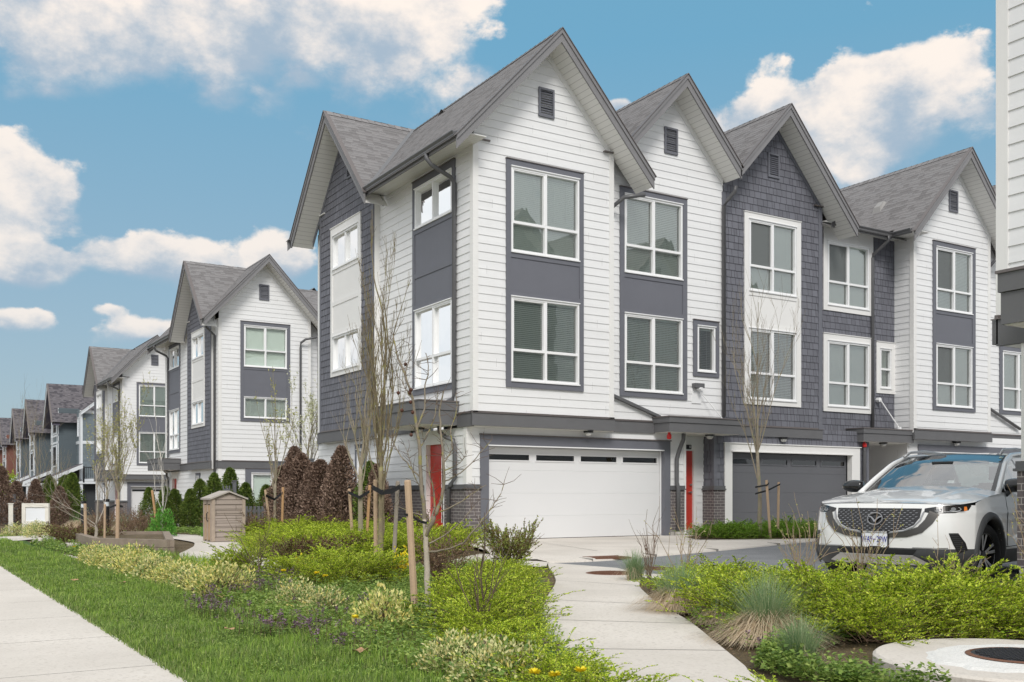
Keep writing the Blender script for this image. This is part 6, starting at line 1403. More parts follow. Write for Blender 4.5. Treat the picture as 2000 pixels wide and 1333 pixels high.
# ------------------------------------------------------------------ trees, stakes and garden things
SA, CA = math.sin(R(31.8)), math.cos(R(31.8))
def at(px, py, d):
    """the point seen at pixel (px, py) of the 2000-wide photograph, d metres in front of the viewer"""
    l = (px-1000)/1970*d; return np.array([SA*d+CA*l, CA*d-SA*l, 1.07+(967-py)*d/1970])
def grow(r, P, Rr, tips, p, d, L, rad, lev, up=.25, spread=.6, ratio=.62, wob=.10, nb=(2, 4), seg=6):
    pts = [p.copy()]; dd = d.copy()
    for i in range(seg-1):
        dd = dd+r.normal(0, wob, 3)+np.array([0, 0, up*.12]); dd /= np.linalg.norm(dd); pts.append(pts[-1]+dd*L/(seg-1))
    pts = np.array(pts); P.append(pts); Rr.append(np.linspace(rad, rad*.45, seg))
    if lev <= 0: tips.append(pts); return
    for k in range(r.integers(nb[0], nb[1]+1)):
        j = r.integers(seg//3, seg); b = pts[j]; t = pts[min(j, seg-1)]-pts[max(j-1, 0)]; t /= np.linalg.norm(t)+1e-9; s = rvec(r, 1)[0]; s -= t*(s@t); s /= np.linalg.norm(s)+1e-9
        nd = t+s*spread*r.uniform(.6, 1.3)+np.array([0, 0, up]); nd /= np.linalg.norm(nd); grow(r, P, Rr, tips, b, nd, L*ratio*r.uniform(.7, 1.25), rad*.48, lev-1, up, spread, ratio, wob, nb, max(4, seg-1))
    tips.append(pts)
def tree(px, base_d, zb, h, hfork, seed, label, barkm, r0=.045, limbs=7, lean=.35, lev=3, up=.5, spread=.5, ratio=.6, wob=.1, nb=(2, 4), leaf=None, per=4, leafsz=.03, name='young_tree', tlean=(0, 0), limb_l=None, cat='tree', twist=0, stag=.35, lo=.2):
    r = np.random.default_rng(seed); b = at(px, 967, base_d); b[2] = zb; t = thing(name, label, cat, tuple(b)); k = 9; zt = np.linspace(0, 1, k); tr = np.stack([b[0]+tlean[0]*zt*h+np.cumsum(r.normal(0, .006, k)), b[1]+tlean[1]*zt*h+np.cumsum(r.normal(0, .006, k)), zb-.05+zt*(hfork+.05)], 1)
    mb = MB(); mb.tube([tuple(p) for p in tr], list(np.linspace(r0*1.25, r0*.85, k)), n=9); mb.build('trunk', barkm, t, smooth=True)
    P = []; Rr = []; tips = []; top = tr[-1]; L = limb_l or (h-hfork)
    for i in range(limbs):
        a = 6.283*i/limbs+r.uniform(-.4, .4); st = tr[-1] if i % 2 == 0 else tr[-1]-np.array([0, 0, hfork*stag*r.uniform(0, 1)]); q = 0 if i == 0 else lean*r.uniform(.5, 1.2)
        d = np.array([np.cos(a)*q, np.sin(a)*q, 1.]); d /= np.linalg.norm(d); grow(r, P, Rr, tips, st, d, L*(1 if i == 0 else r.uniform(.55, .95)), r0*(.62 if i == 0 else .36), lev, up, spread, ratio, wob, nb, 8)
    c = Cloud(); c.sticks([p for p, q in zip(P, Rr) if q[0] > .006], [np.maximum(q, .0018) for q in Rr if q[0] > .006], 6); fine = [(p, q) for p, q in zip(P, Rr) if q[0] <= .006]
    if fine: c.sticks([p for p, q in fine], [np.maximum(q, .0022) for p, q in fine], 3)
    c.build('branches', barkm, t, smooth=True)
    if leaf is not None: bud_leaves(tips, seed, per, leafsz, .9, .55, lo).build('buds', leaf, t)
    return t
WOOD = mat('stake_wood', (.46, .33, .22), .8, noise=(9, .18), bump=(40, .5, .004)); WOODG = mat('weathered_stake', (.30, .26, .215), .85, noise=(12, .22), bump=(40, .5, .004)); WOODO = mat('orange_stake', (.47, .28, .14), .8, noise=(10, .18), bump=(40, .5, .004))
STRAP = mat('black_strap', (.012, .012, .014), .7)
def stake(px0, py0, px1, py1, d, label, m=WOOD, r_=.03, d2=None, base_z=None):
    a = at(px1, py1, d2 or d); b = at(px0, py0, d)
    if base_z is not None: a[2] = base_z
    else: a[2] = min(a[2], gz(a[1]))-.02
    t = thing('tree_stake', label, 'stake', tuple(a)); mb = MB(); mb.tube([tuple(a), tuple((a+b)/2), tuple(b-(b-a)*.012), tuple(b)], [r_*1.05, r_, r_, r_*.8], n=8); mb.build('post', m, t, smooth=False); return a, b
def strap(pts, label, w=.025, d=None):
    P = [at(*p) for p in pts]; c = P[0]; t = thing('tree_tie', label, 'tree tie', tuple(c)); mb = MB()
    for k in range(len(P)-1):
        a, b = Vector(P[k]), Vector(P[k+1]); up = Vector((0, 0, w)); o = Vector((CA, -SA, 0)).cross(Vector((0, 0, 1)))*.004
        mb.hexa([a-up-o, b-up-o, b-up+o, a-up+o, a+up-o, b+up-o, b+up+o, a+up+o])
    mb.build('webbing', STRAP, t)
# columnar tree between two stakes
tree(745, 13.96, 0, 4.85, 1.45, 5, 'tall narrow multi-stemmed leafless tree between a tan stake and a grey stake', BARKO, r0=.035, limbs=13, lean=.15, lev=3, up=.8, spread=.34, ratio=.46, limb_l=2.15, wob=.085, nb=(3, 5), stag=.75, leaf=LBROWN, per=1, leafsz=.012)
stake(733, 937, 734, 1117, 14.24, 'upright tan stake left of the narrow multi-stemmed tree'); stake(777, 940, 768, 1112, 14.6, 'grey weathered stake leaning right of the narrow multi-stemmed tree', WOODG)
strap([(727, 952, 14.0), (745, 962, 13.85), (765, 960, 14.2), (781, 951, 14.5)], 'wide black strap round the narrow multi-stemmed tree', .035)
# spreading tree behind it
tree(703, 19.3, 0, 3.4, 1.6, 11, 'small leafless tree with a spreading crown between two stakes by the browned cedars', BARKT, limb_l=1.5, r0=.045, limbs=7, lean=.5, lev=3, up=.6, spread=.5, ratio=.6, wob=.09, leaf=LBROWN, per=1, leafsz=.014)
stake(682, 955, 690, 1060, 19.6, 'slanting tan stake at the foot of the browned cedar hedge'); stake(722, 948, 715, 1060, 19.4, 'orange-brown stake right of the small spreading tree', WOODO)
strap([(680, 962, 19.5), (702, 972, 19.2), (722, 960, 19.3)], 'black tie round the small spreading tree', .03)
# nearest forked tree with dried fruit
t = thing('forked_tree', 'leafless forked tree with dried brown fruits right of the nearest tan stake', 'tree', tuple(at(836, 1187, 9.4)))
paths = [([(836, 1195, 9.4), (834, 1110, 9.4), (831, 1050, 9.4), (829, 1015, 9.4)], .031, .019),
 ([(829, 1015, 9.4), (823, 940, 9.35), (819, 880, 9.3), (814, 832, 9.3), (806, 780, 9.25), (792, 735, 9.2), (774, 690, 9.2), (768, 655, 9.2)], .020, .006),
 ([(831, 1050, 9.4), (848, 1010, 9.3), (860, 985, 9.3), (868, 940, 9.25), (866, 900, 9.2), (862, 850, 9.2), (858, 800, 9.2), (866, 765, 9.15)], .020, .006),
 ([(832, 1052, 9.4), (850, 990, 9.5), (846, 950, 9.5), (838, 925, 9.5), (832, 890, 9.5)], .011, .004),
 ([(837, 1078, 9.4), (870, 1075, 9.2), (905, 1062, 9.1), (935, 1025, 9.0), (962, 990, 9.0), (978, 965, 9.0), (985, 940, 9.0)], .011, .003),
 ([(838, 1062, 9.4), (870, 1045, 9.5), (905, 1015, 9.5), (925, 990, 9.6)], .008, .003), ([(860, 1000, 9.3), (895, 985, 9.2), (925, 962, 9.2), (950, 948, 9.2)], .008, .003), ([(868, 940, 9.3), (900, 925, 9.2), (930, 895, 9.2), (960, 860, 9.2)], .007, .003),
 ([(822, 935, 9.35), (795, 905, 9.3), (775, 880, 9.3), (762, 850, 9.3)], .008, .003), ([(819, 880, 9.3), (835, 850, 9.3), (850, 812, 9.3), (855, 770, 9.3)], .009, .003), ([(815, 835, 9.3), (830, 800, 9.3), (828, 760, 9.3), (838, 725, 9.3), (832, 690, 9.3)], .010, .003),
 ([(806, 780, 9.25), (795, 765, 9.2), (785, 745, 9.2)], .006, .003), ([(866, 905, 9.2), (885, 880, 9.2), (880, 840, 9.2), (893, 800, 9.2), (890, 770, 9.2)], .007, .003), ([(832, 1010, 9.4), (800, 1000, 9.5), (770, 985, 9.5)], .006, .002), ([(825, 960, 9.4), (808, 930, 9.4), (800, 895, 9.5), (790, 870, 9.5)], .006, .002), ([(868, 920, 9.2), (900, 905, 9.1), (912, 880, 9.1)], .005, .002), ([(792, 735, 9.2), (800, 700, 9.2), (797, 670, 9.2)], .005, .002)]
c = Cloud(); rr = np.random.default_rng(8); tw = Cloud(); mbt = MB()
for i, (pp, ra, rb) in enumerate(paths):
    Q = np.array([at(*p) for p in pp]); n = (len(Q)-1)*4+1; u = np.linspace(0, len(Q)-1, n); Qi = np.stack([np.interp(u, np.arange(len(Q)), Q[:, k]) for k in range(3)], 1); Qs = Qi.copy(); Qs[1:-1] = (Qi[:-2]+Qi[1:-1]*2+Qi[2:])/4; Qs[1:-1] += rr.normal(0, .003, Qs[1:-1].shape)
    if i == 0: mbt.tube([tuple(q) for q in Qs], list(np.linspace(ra, rb, n)), n=9); continue
    c.sticks([Qs], [np.linspace(ra, rb, n)], 6)
    for k in range(int(n*1.1)):
        j = rr.integers(2, n); s = rvec(rr, 1)[0]; s[2] = abs(s[2]); l = rr.uniform(.03, .22) if ra < .012 or j > n*.3 else rr.uniform(.02, .06); q2 = Qs[j]+s*l*.5+rr.normal(0, .006, 3); tw.sticks([np.array([Qs[j], q2, q2+(s+rvec(rr, 1)[0]*.35)*l*.5])], [np.array([.0028, .002, .0014])], 4)
mbt.build('trunk', BARKP, t, smooth=True); c.build('branches', BARKG, t, smooth=True); tw.build('twigs', BARKD, t)
for px, py in ((792, 712), (778, 768), (803, 762), (802, 786), (785, 802), (806, 806), (803, 850), (800, 768)):
    f = at(px, py, 9.22); mb = MB(); n = 8
    mb.tube([tuple(f+np.array([0, 0, .018])), tuple(f+np.array([0, 0, .012])), tuple(f), tuple(f-np.array([0, 0, .012])), tuple(f-np.array([0, 0, .017]))], [.004, .014, .017, .012, .004], n=7); mb.build('dried_fruit', mat('dried_fruit', (.085, .032, .02), .7, noise=(60, .3)), t, smooth=True)
stake(796, 938, 811, 1203, 9.05, 'nearest tan stake leaning left of the forked tree', r_=.032)
strap([(789, 1005, 9.0), (805, 1008, 9.05), (818, 1018, 9.2), (833, 1022, 9.36), (835, 1014, 9.42)], 'narrow black tie between the nearest stake and the forked tree', .012)
# tree in front of the grey garage
tree(1485, 24.0, .05, 5.3, 2.05, 21, 'slender leafless tree in front of the grey garage door', BARKT, limb_l=2.35, r0=.043, limbs=9, lean=.36, lev=3, up=.65, spread=.5, ratio=.55, wob=.07, nb=(3, 4), leaf=LBROWN, per=2, leafsz=.016, tlean=(-.012, .0))
stake(1497, 938, 1505, 1045, 23.6, 'left one of two tan stakes in front of the grey garage door'); stake(1521, 942, 1519, 1042, 24.0, 'right one of two tan stakes in front of the grey garage door')
strap([(1475, 952, 23.9), (1498, 948, 23.55), (1502, 944, 23.6)], 'upper black tie on the tree by the grey garage', .02); strap([(1475, 965, 23.9), (1500, 958, 23.7), (1524, 946, 23.9)], 'lower black tie on the tree by the grey garage', .02)
# young tree with green buds between the shed and the cedars
tree(537, 24.5, 0, 3.5, 1.35, 31, 'young tree with fresh yellow-green buds right of the cedar shed', BARKT, limb_l=1.75, r0=.032, limbs=9, lean=.34, lev=2, up=.7, spread=.3, ratio=.5, wob=.05, nb=(2, 3), leaf=LBUD, per=3, leafsz=.06)
stake(518, 957, 531, 1045, 24.0, 'tan stake leaning left beside the budding tree right of the shed'); stake(553, 952, 550, 1045, 24.0, 'upright orange stake between the budding tree and the browned cedars', WOODO)
strap([(519, 968, 23.9), (536, 976, 24.4), (552, 963, 23.95)], 'black tie round the budding tree right of the shed', .03)
tree(605, 35, gz(30), 4.9, 1.9, 41, 'tree with pale white-green blossom behind the browned cedars', BARKG, limb_l=2.2, r0=.05, limbs=9, lean=.6, lev=3, up=.5, spread=.6, ratio=.55, leaf=LWHITE, per=6, leafsz=.07)
# budding trees on the left
tree(232, 27.5, gz(22), 3.6, 1.15, 51, 'budding tree with many fine pale twigs behind the stakes at the timber planter', BARKT, limb_l=1.7, r0=.034, limbs=9, lean=.42, lev=3, up=.65, spread=.5, ratio=.6, nb=(3, 4), leaf=LBUD, per=3, leafsz=.05)
tree(208, 28.5, gz(22), 3.1, 1.2, 53, 'second budding tree just left of the larger one behind the planter stakes', BARKT, limb_l=1.3, r0=.03, limbs=6, lean=.5, lev=3, up=.6, spread=.55, ratio=.6, leaf=LBUD, per=3, leafsz=.05)
tree(317, 26.5, gz(22), 2.3, .55, 55, 'small white-barked leafless tree in front of the distant white garage door', mat('white_bark', (.55, .52, .47), .8, noise=(12, .2)), r0=.028, limbs=4, lean=.45, lev=2, up=.4, spread=.5, ratio=.6, nb=(2, 3))
stake(297, 958, 309, 1040, 26.0, 'reddish stake beside the small white-barked tree', WOODO)
tree(186, 20.8, .2, 1.55, .25, 57, 'low pale-limbed leafless fruit tree with tangled horizontal branches in the timber planter', mat('pale_limb', (.42, .37, .31), .8, noise=(14, .25)), r0=.03, limbs=6, lean=1.5, lev=2, up=.15, spread=.7, ratio=.6, nb=(2, 3))
stake(166, 984, 168, 1056, 20.6, 'leftmost tan stake in the timber planter'); stake(205, 985, 204, 1070, 20.0, 'middle thin tan stake in the timber planter', r_=.022); stake(230, 976, 229, 1072, 20.0, 'thick tan stake at the right of the three in the timber planter', r_=.036)
strap([(214, 992, 20.2), (226, 987, 19.95), (240, 990, 20.4)], 'black tie on the thick stake in the planter', .02)
tree(-2, 62, gz(60), 3.0, .6, 61, 'lime green young tree at the far left edge of the picture', BARKG, r0=.05, limbs=8, lean=.6, lev=3, up=.4, spread=.7, ratio=.6, leaf=leaf_mat('lime_leaf', [(0, (.30, .42, .03)), (1, (.55, .66, .08))], trans=.4), per=8, leafsz=.12, limb_l=1.7)
for px, d, h, s, l in ((75, 62, 5.2, 71, 'thin leafless street tree in front of the middle grey house'), (36, 75, 6.5, 72, 'thin leafless street tree beside the far red-brown house'), (112, 58, 3.4, 73, 'small dark conifer-like sapling above the grey fence')):
    tree(px, d, gz(60), h, 1.6, s, l, BARKG, r0=.05, limbs=6, lean=.5, lev=3, up=.5, spread=.6, ratio=.6)

# timber planter box
OLDW = mat('weathered_timber', (.26, .21, .165), .9, noise=(7, .3), bump=(30, .7, .008))
A, Bq, Cq, Dq = (3.45, 23.6), (3.32, 20.1), (4.3, 18.5), (5.25, 23.0)
t = thing('timber_planter', 'weathered timber raised planter box with three stakes in it', 'planter', (4.1, 21.3, 0))
def beam(a, b, z0, z1, w, name, par, m=OLDW):
    a, b = Vector((*a, 0)), Vector((*b, 0)); d = (b-a).normalized(); s = Vector((-d.y, d.x, 0))*w/2; mb = MB()
    mb.hexa([(a-s)+Vector((0, 0, z0)), (b-s)+Vector((0, 0, z0)), (b+s)+Vector((0, 0, z0)), (a+s)+Vector((0, 0, z0)), (a-s)+Vector((0, 0, z1)), (b-s)+Vector((0, 0, z1)), (b+s)+Vector((0, 0, z1)), (a+s)+Vector((0, 0, z1))]); return mb.build(name, m, par)
for i, (p, q) in enumerate(((A, Bq), (Bq, Cq), (Cq, Dq), (Dq, A))):
    for z in (0, .135): beam((p[0], p[1]), (q[0], q[1]), z+.002*i, z+.130, .14 if z else .15, 'sleeper', t)
mb = MB(); mb.face([(*p, .2) for p in (A, Bq, Cq, Dq)]); mb.build('planting_soil', SOIL, t)
# cedar shed
SH = brick_mat('shed_boards', (.32, .265, .225), (.38, .32, .28), (.08, .06, .05), w=.9, h=.12, ms=.004); SHW = mat('shed_trim', (.40, .325, .26), .85, noise=(8, .2), bump=(40, .6, .004)); SHD = mat('shed_door', (.44, .31, .20), .8, noise=(6, .2), bump=(40, .6, .004))
sx, sy = 6.22, 22.8
t = thing('garden_shed', 'small weathered cedar board shed with a low pitched roof and narrow double doors', 'shed', (sx+.5, sy+.5, 0)); W, D, Hs = .72, .68, .98
mb = MB()
f = Fr((0, sy, 0), (1, 0, 0), (0, -1, 0)); pm = [(sx, .02), (sx+W, .02), (sx+W, Hs), (sx+W/2, Hs+.13), (sx, Hs)]
z = .02; k = 0
lap_wall(mb, f, pm, [], z0=.02, course=.105, proud=.014); f2 = Fr((sx+W, 0, 0), (0, 1, 0), (1, 0, 0)); lap_wall(mb, f2, [(sy, .02), (sy+D, .02), (sy+D, Hs), (sy, Hs)], [], z0=.02, course=.105); f3_ = Fr((0, sy+D, 0), (1, 0, 0), (0, 1, 0)); lap_wall(mb, f3_, pm, [], z0=.02, course=.105)
mb.build('board_wall', SH, t)
mb = MB(); fw = Fr((sx, 0, 0), (0, 1, 0), (-1, 0, 0))
for a, b in ((sy+.0, sy+.09), (sy+D-.09, sy+D), (sy+.31, sy+.37)): fw.box(mb, a, .02, b, Hs, 0, .03)
fw.box(mb, sy+.09, Hs-.12, sy+D-.09, Hs, 0, .03); mb.box((sx-.02, sy-.03, .02), (sx+.05, sy+.02, Hs)); mb.box((sx+W-.05, sy-.03, .02), (sx+W+.02, sy+.02, Hs)); mb.build('corner_trim', SHW, t)
for a, b in ((sy+.09, sy+.31), (sy+.37, sy+D-.09)):
    mb = MB(); fw.box(mb, a, .05, b, Hs-.14, 0, .02); fw.box(mb, a, .55, b, .63, .02, .032); fw.box(mb, a+.05, .05, a+.09, Hs-.14, .02, .03); dd_ = mb.build('shed_door', SHD, t)
mb = MB(); mb.tube([(sx-.02, sy+.29, .68), (sx-.055, sy+.29, .65), (sx-.055, sy+.29, .50), (sx-.02, sy+.29, .47)], .01, n=6); mb.build('door_latch', BLKMET, t)
mb = MB(); o = .07
for s in (0, 1):
    xa, xb = (sx-o, sx+W/2) if s == 0 else (sx+W+o, sx+W/2); za, zb_ = Hs-.02, Hs+.15
    mb.hexa([(xa, sy-o, za), (xb, sy-o, zb_), (xb, sy+D+o, zb_), (xa, sy+D+o, za), (xa, sy-o, za+.035), (xb, sy-o, zb_+.035), (xb, sy+D+o, zb_+.035), (xa, sy+D+o, za+.035)])
mb.build('shed_roof', mat('shed_roof_felt', (.42, .38, .34), .9, noise=(6, .2)), t)
# picket fence and tall gate posts behind the shed
FEN = mat('fence_grey', (.135, .14, .15), .7, noise=(5, .12), bump=(30, .3, .003))
def picket(x0, y0, x1, y1, z, h, label, gap=.135, solid=False, posts=True, w=.09, name='picket_fence'):
    t = thing(name, label, 'fence', (x0, y0, z)); d = Vector((x1-x0, y1-y0, 0)); L = d.length; d.normalize(); s = Vector((-d.y, d.x, 0)); n = int(L/gap); o = Vector((x0, y0, z))
    def bx(a, b, z0, z1, th, nm, m=FEN):
        p, q = o+d*a, o+d*b; mb = MB(); mb.hexa([p-s*th+Vector((0, 0, z0)), q-s*th+Vector((0, 0, z0)), q+s*th+Vector((0, 0, z0)), p+s*th+Vector((0, 0, z0)), p-s*th+Vector((0, 0, z1)), q-s*th+Vector((0, 0, z1)), q+s*th+Vector((0, 0, z1)), p+s*th+Vector((0, 0, z1))]); return mb
    for i in range(n): bx(i*gap+.02, i*gap+.02+w, .05, h, .010, 'picket').build('picket', FEN, t)
    for zz in (.2, h-.2): 
        m_ = bx(0, L, zz, zz+.08, .022, 'rail'); m_.xf(lambda p: (p[0]+s.x*.034, p[1]+s.y*.034, p[2])); m_.build('rail', FEN, t)
    if posts:
        k = max(1, round(L/2.0))
        for i in range(k+1): pp = L*i/k; bx(pp-.06, pp+.06, 0, h+.16, .06, 'post').build('post', FEN, t); bx(pp-.08, pp+.08, h+.16, h+.2, .08, 'cap').build('post_cap', FEN, t)
    return t
zf_ = gz(36)
picket(9.7, 32.7, 12.6, 32.7, gz(32.7), .82, 'low grey picket fence right of the cedar shed'); picket(10.3, 38.2, 11.25, 38.2, gz(38.2), 1.75, 'tall grey gate frame with slats standing above the shed', gap=.12, w=.05)
picket(11.1, 29.6, 11.1, 32.4, gz(31)+.05, 2.0, 'tall grey garden fence running behind the browned cedars', gap=.15, w=.14); picket(6.0, 62, 1.9, 92, gz(75), 1.5, 'long grey board fence along the street in front of the grey houses', gap=.42, w=.41)
# notice board, post, bollards
WP = mat('peeling_white_paint', (.74, .71, .64), .7, noise=(7, .14), bump=(30, .3, .003))
a, b = at(47, 1032, 31.5), at(93, 1032, 31.5); z0 = gz(34); t = thing('notice_board', 'blank white notice board on two cream posts at the left', 'notice board', (a[0], a[1], z0)); ux = Vector((b[0]-a[0], b[1]-a[1], 0)).normalized(); fb = Fr((a[0], a[1], z0), tuple(ux), (ux.y, -ux.x, 0)); Lb = (Vector(b)-Vector(a)).length
mb = MB(); fb.box(mb, -.05, 0, .06, .98, -.05, .05); mb.build('post', WP, t); mb = MB(); fb.box(mb, Lb-.06, 0, Lb+.05, .98, -.05, .05); mb.build('post', WP, t)
mb = MB(); fb.box(mb, .06, .86, Lb-.06, .978, -.045, .045); mb.build('frame_rail', WP, t); mb = MB(); fb.box(mb, .06, .30, Lb-.06, .42, -.045, .045); mb.build('frame_rail', WP, t); mb = MB(); fb.box(mb, .06, .42, Lb-.06, .86, -.02, .01); mb.build('blank_panel', mat('blank_board', (.78, .80, .83), .4), t)
a = at(21, 1030, 31.0); t = thing('white_post', 'single square white post left of the blank notice board', 'post', (a[0], a[1], gz(34))); mb = MB(); mb.box((a[0]-.06, a[1]-.06, gz(34)), (a[0]+.06, a[1]+.06, gz(34)+.96)); mb.build('shaft', WP, t); mb = MB(); mb.box((a[0]-.075, a[1]-.075, gz(34)+.96), (a[0]+.075, a[1]+.075, gz(34)+.985)); mb.build('post_cap', WP, t)
for px, d, l in ((163, 29.5, 'black bollard light with a pale lens behind the leftmost planter stake'), (208, 27.0, 'black bollard light with a pale lens behind the middle planter stake')):
    a = at(px, 1045, d); z0 = gz(a[1]); t = thing('bollard_light', l, 'bollard', (a[0], a[1], z0)); mb = MB(); mb.tube([(a[0], a[1], z0-.02), (a[0], a[1], z0+.78)], .075, n=14); mb.build('column', BLKMET, t, smooth=False)
    mb = MB(); mb.tube([(a[0], a[1], z0+.78), (a[0], a[1], z0+.90)], .068, n=14); mb.build('lens', mat('pale_lens', (.62, .66, .70), .3), t); mb = MB(); mb.tube([(a[0], a[1], z0+.90), (a[0], a[1], z0+.97)], .078, n=14); mb.build('cap', BLKMET, t)
a = at(547, 1038, 33); t = thing('utility_box', 'small black box with a white label behind the picket fence', 'utility box', (a[0], a[1], gz(a[1]))); z0 = gz(a[1]); mb = MB(); mb.box((a[0]-.14, a[1]-.1, z0), (a[0]+.14, a[1]+.1, z0+.55)); mb.build('cabinet', BLACK, t); mb = MB(); mb.box((a[0]-.11, a[1]-.106, z0+.22), (a[0]+.11, a[1]-.1, z0+.44)); mb.build('label_plate', WVINYL, t)
# stones and fallen leaves
def rock(x, y, s, seed, label, m=None):
    r = np.random.default_rng(seed); mb = MB(); n = 12; t = thing('stone', label, 'stone', (x, y, gz(y))); rings = []
    for k, (q, zz) in enumerate(((1, -.02), (1.03, .25), (.85, .5), (.45, .62))): rings.append([(x+s*q*math.cos(6.283*i/n)*r.uniform(.88, 1.1), y+s*.7*q*math.sin(6.283*i/n)*r.uniform(.88, 1.1), gz(y)+s*zz*.55*r.uniform(.9, 1.1)) for i in range(n)])
    for p, q in zip(rings[:-1], rings[1:]): mb.prism(p, q, caps=False)
    mb.face(rings[-1]); mb.build('rock', m or mat('pale_stone', (.50, .46, .42), .9, noise=(7, .25), bump=(25, .6, .01)), t)
rock(3.05, 24.6, .32, 1, 'pale stone at the front of the gravel patch'); rock(3.5, 26.4, .30, 2, 'pale stone at the back of the gravel patch'); rock(3.15, 22.0, .28, 4, 'pale stone beside the left corner of the timber planter'); rock(17.9, 17.9, .22, 3, 'grey stone at the foot of the tree by the grey garage')
def deadleaf(x, y, s, seed, label):
    r = np.random.default_rng(seed); t = thing('fallen_leaf', label, 'leaf', (x, y, gz(y)+.05)); mb = MB(); n = 9; c0 = (x, y, gz(y)+.062); P = [(x+s*math.cos(6.283*i/n)*r.uniform(.5, 1.2), y+s*math.sin(6.283*i/n)*r.uniform(.5, 1.2), gz(y)+.055+s*r.uniform(0, .55)) for i in range(n)]
    for i in range(n): mb.face([c0, P[i], P[(i+1) % n]])
    mb.build('blade', mat('dry_leaf', (.42, .25, .14), .8, noise=(20, .25)), t)
for i, (x, y, s, l) in enumerate([(2.6, 6.05, .055, 'curled tan fallen leaf standing in the grass at the bottom'), (2.62, 7.85, .05, 'flat tan fallen leaf in the lawn right of the purple weeds'), (2.3, 12.2, .05, 'tan fallen leaf in the middle of the lawn'), (1.9, 12.9, .045, 'brown fallen leaf nearest the footpath edge'), (2.8, 10.0, .045, 'tan fallen leaf under the end of the variegated row'), (2.2, 7.6, .04, 'small tan leaf at the left of the nearest purple weeds')]): deadleaf(x, y, s, i, l)
for i, (x, y, l) in enumerate([(.55, 11.2, 'tiny brown leaf on the footpath near the left edge'), (.62, 8.4, 'tiny tan leaf on the footpath further down')]): deadleaf(x, y, .035, 50+i, l); 
# ------------------------------------------------------------------ the car (local axes: x forward, y left, z up, origin under the front axle)
PAINT = mat('pearl_white_paint', (.80, .80, .79), .3, spec=.5, coat=1.0); CLAD = mat('grey_cladding', (.055, .057, .06), .55, noise=(60, .1)); GLOSSB = mat('gloss_black', (.01, .01, .011), .22, spec=.5, coat=.3)
CHROME = mat('satin_chrome', (.36, .36, .37), .3, metal=1.0); DCHR = mat('dark_chrome', (.10, .095, .09), .3, metal=.7); SILV = mat('silver_skid', (.50, .50, .50), .4, metal=.6); TYRE = mat('tyre_rubber', (.02, .02, .021), .75, noise=(50, .2))
CGLASS = glass_mat('car_glass', (.42, .50, .48), .95, body=.24); INTD = mat('car_interior', (.05, .05, .052), .8)
car = thing('parked_car', 'pearl white compact SUV with black wheel-arch cladding parked at the right', 'car', (10.61, 7.92, .012))
car.rotation_euler = (0, 0, R(194.2))
class CB(Bld):
    pass
def cpart(mb, name, m, parent=None, smooth=True, weld=True):
    me_o = mb.build(name, m, None, smooth=smooth); me_o.parent = parent or car; me_o.location = (0, 0, 0); return me_o
HW = .945
def halfw(x, z):
    w = HW-.035*max(0, (z-.72)/.35)**2-.05*max(0, (.42-z)/.2)**2
    for c in (0, -2.815): w += .020*math.exp(-((x-c)/.42)**2)*math.exp(-((z-.62)/.22)**2)
    w += .008*math.exp(-((z-.86)/.035)**2)-.018*math.exp(-((z-.62)/.13)**2)*math.exp(-((x+1.4)/.8)**2)
    if x < -3.2: w -= .25*((-3.2-x)/.6)**2
    return w
def topz(x):                                            # shoulder line
    xs = [-3.85, -3.3, -1.0, -.6, -.1, .35, .62]; zs = [1.12, 1.13, 1.09, 1.085, 1.045, .985, .94]
    return float(np.interp(x, xs, zs))
def xf(y, z):
    a = min(1.0, abs(y)/.94); x = .935-.15*a**2-.30*max(0, a-.60)**2.2/.133
    x += -.10*max(0, (z-.60)/.38)**2-.10*max(0, (.40-z)/.2)**1.5
    return x
XC = xf(.94, .7)
NF, NS, NZ = 26, 90, 30
def skirt_pts():
    S = []
    for i in range(NF): S.append(('f', .94*math.sin(math.pi/2*i/NF)))
    for i in range(NS+1): S.append(('s', XC+(-3.75-XC)*i/NS))
    return S
body = MB(); low = MB(); S = skirt_pts(); arch = [(0, .37), (-2.815, .37)]
def skp(s, v):
    if s[0] == 'f':
        zt = .94+.02*(1-(s[1]/.94)**2); z = .24+(zt-.24)*v; q = s[1]/.94; x = xf(s[1], z); w = halfw(x, z); return (x, q*w, z)
    zt = topz(s[1]); z = .24+(zt-.24)*v; x = s[1]
    if x > XC-.35: k = (x-(XC-.35))/.35; x += k*(xf(.94, z)-XC)
    return (x, halfw(x, z), z)
for sg in (1, -1):
    for i in range(len(S)-1):
        for j in range(NZ):
            P = [skp(S[i], j/NZ), skp(S[i+1], j/NZ), skp(S[i+1], (j+1)/NZ), skp(S[i], (j+1)/NZ)]; c = [sum(p[k] for p in P)/4 for k in range(3)]
            if S[i][0] == 's' and any((c[0]-a[0])**2+(c[2]-a[1])**2 < .415**2 for a in arch): continue
            P = [(p[0], p[1]*sg, p[2]) for p in P]; P = P if sg > 0 else P[::-1]
            lim = .455 if (S[i][0] == 'f' or c[0] > .3) else .42
            (low if c[2] < lim else body).face(P)
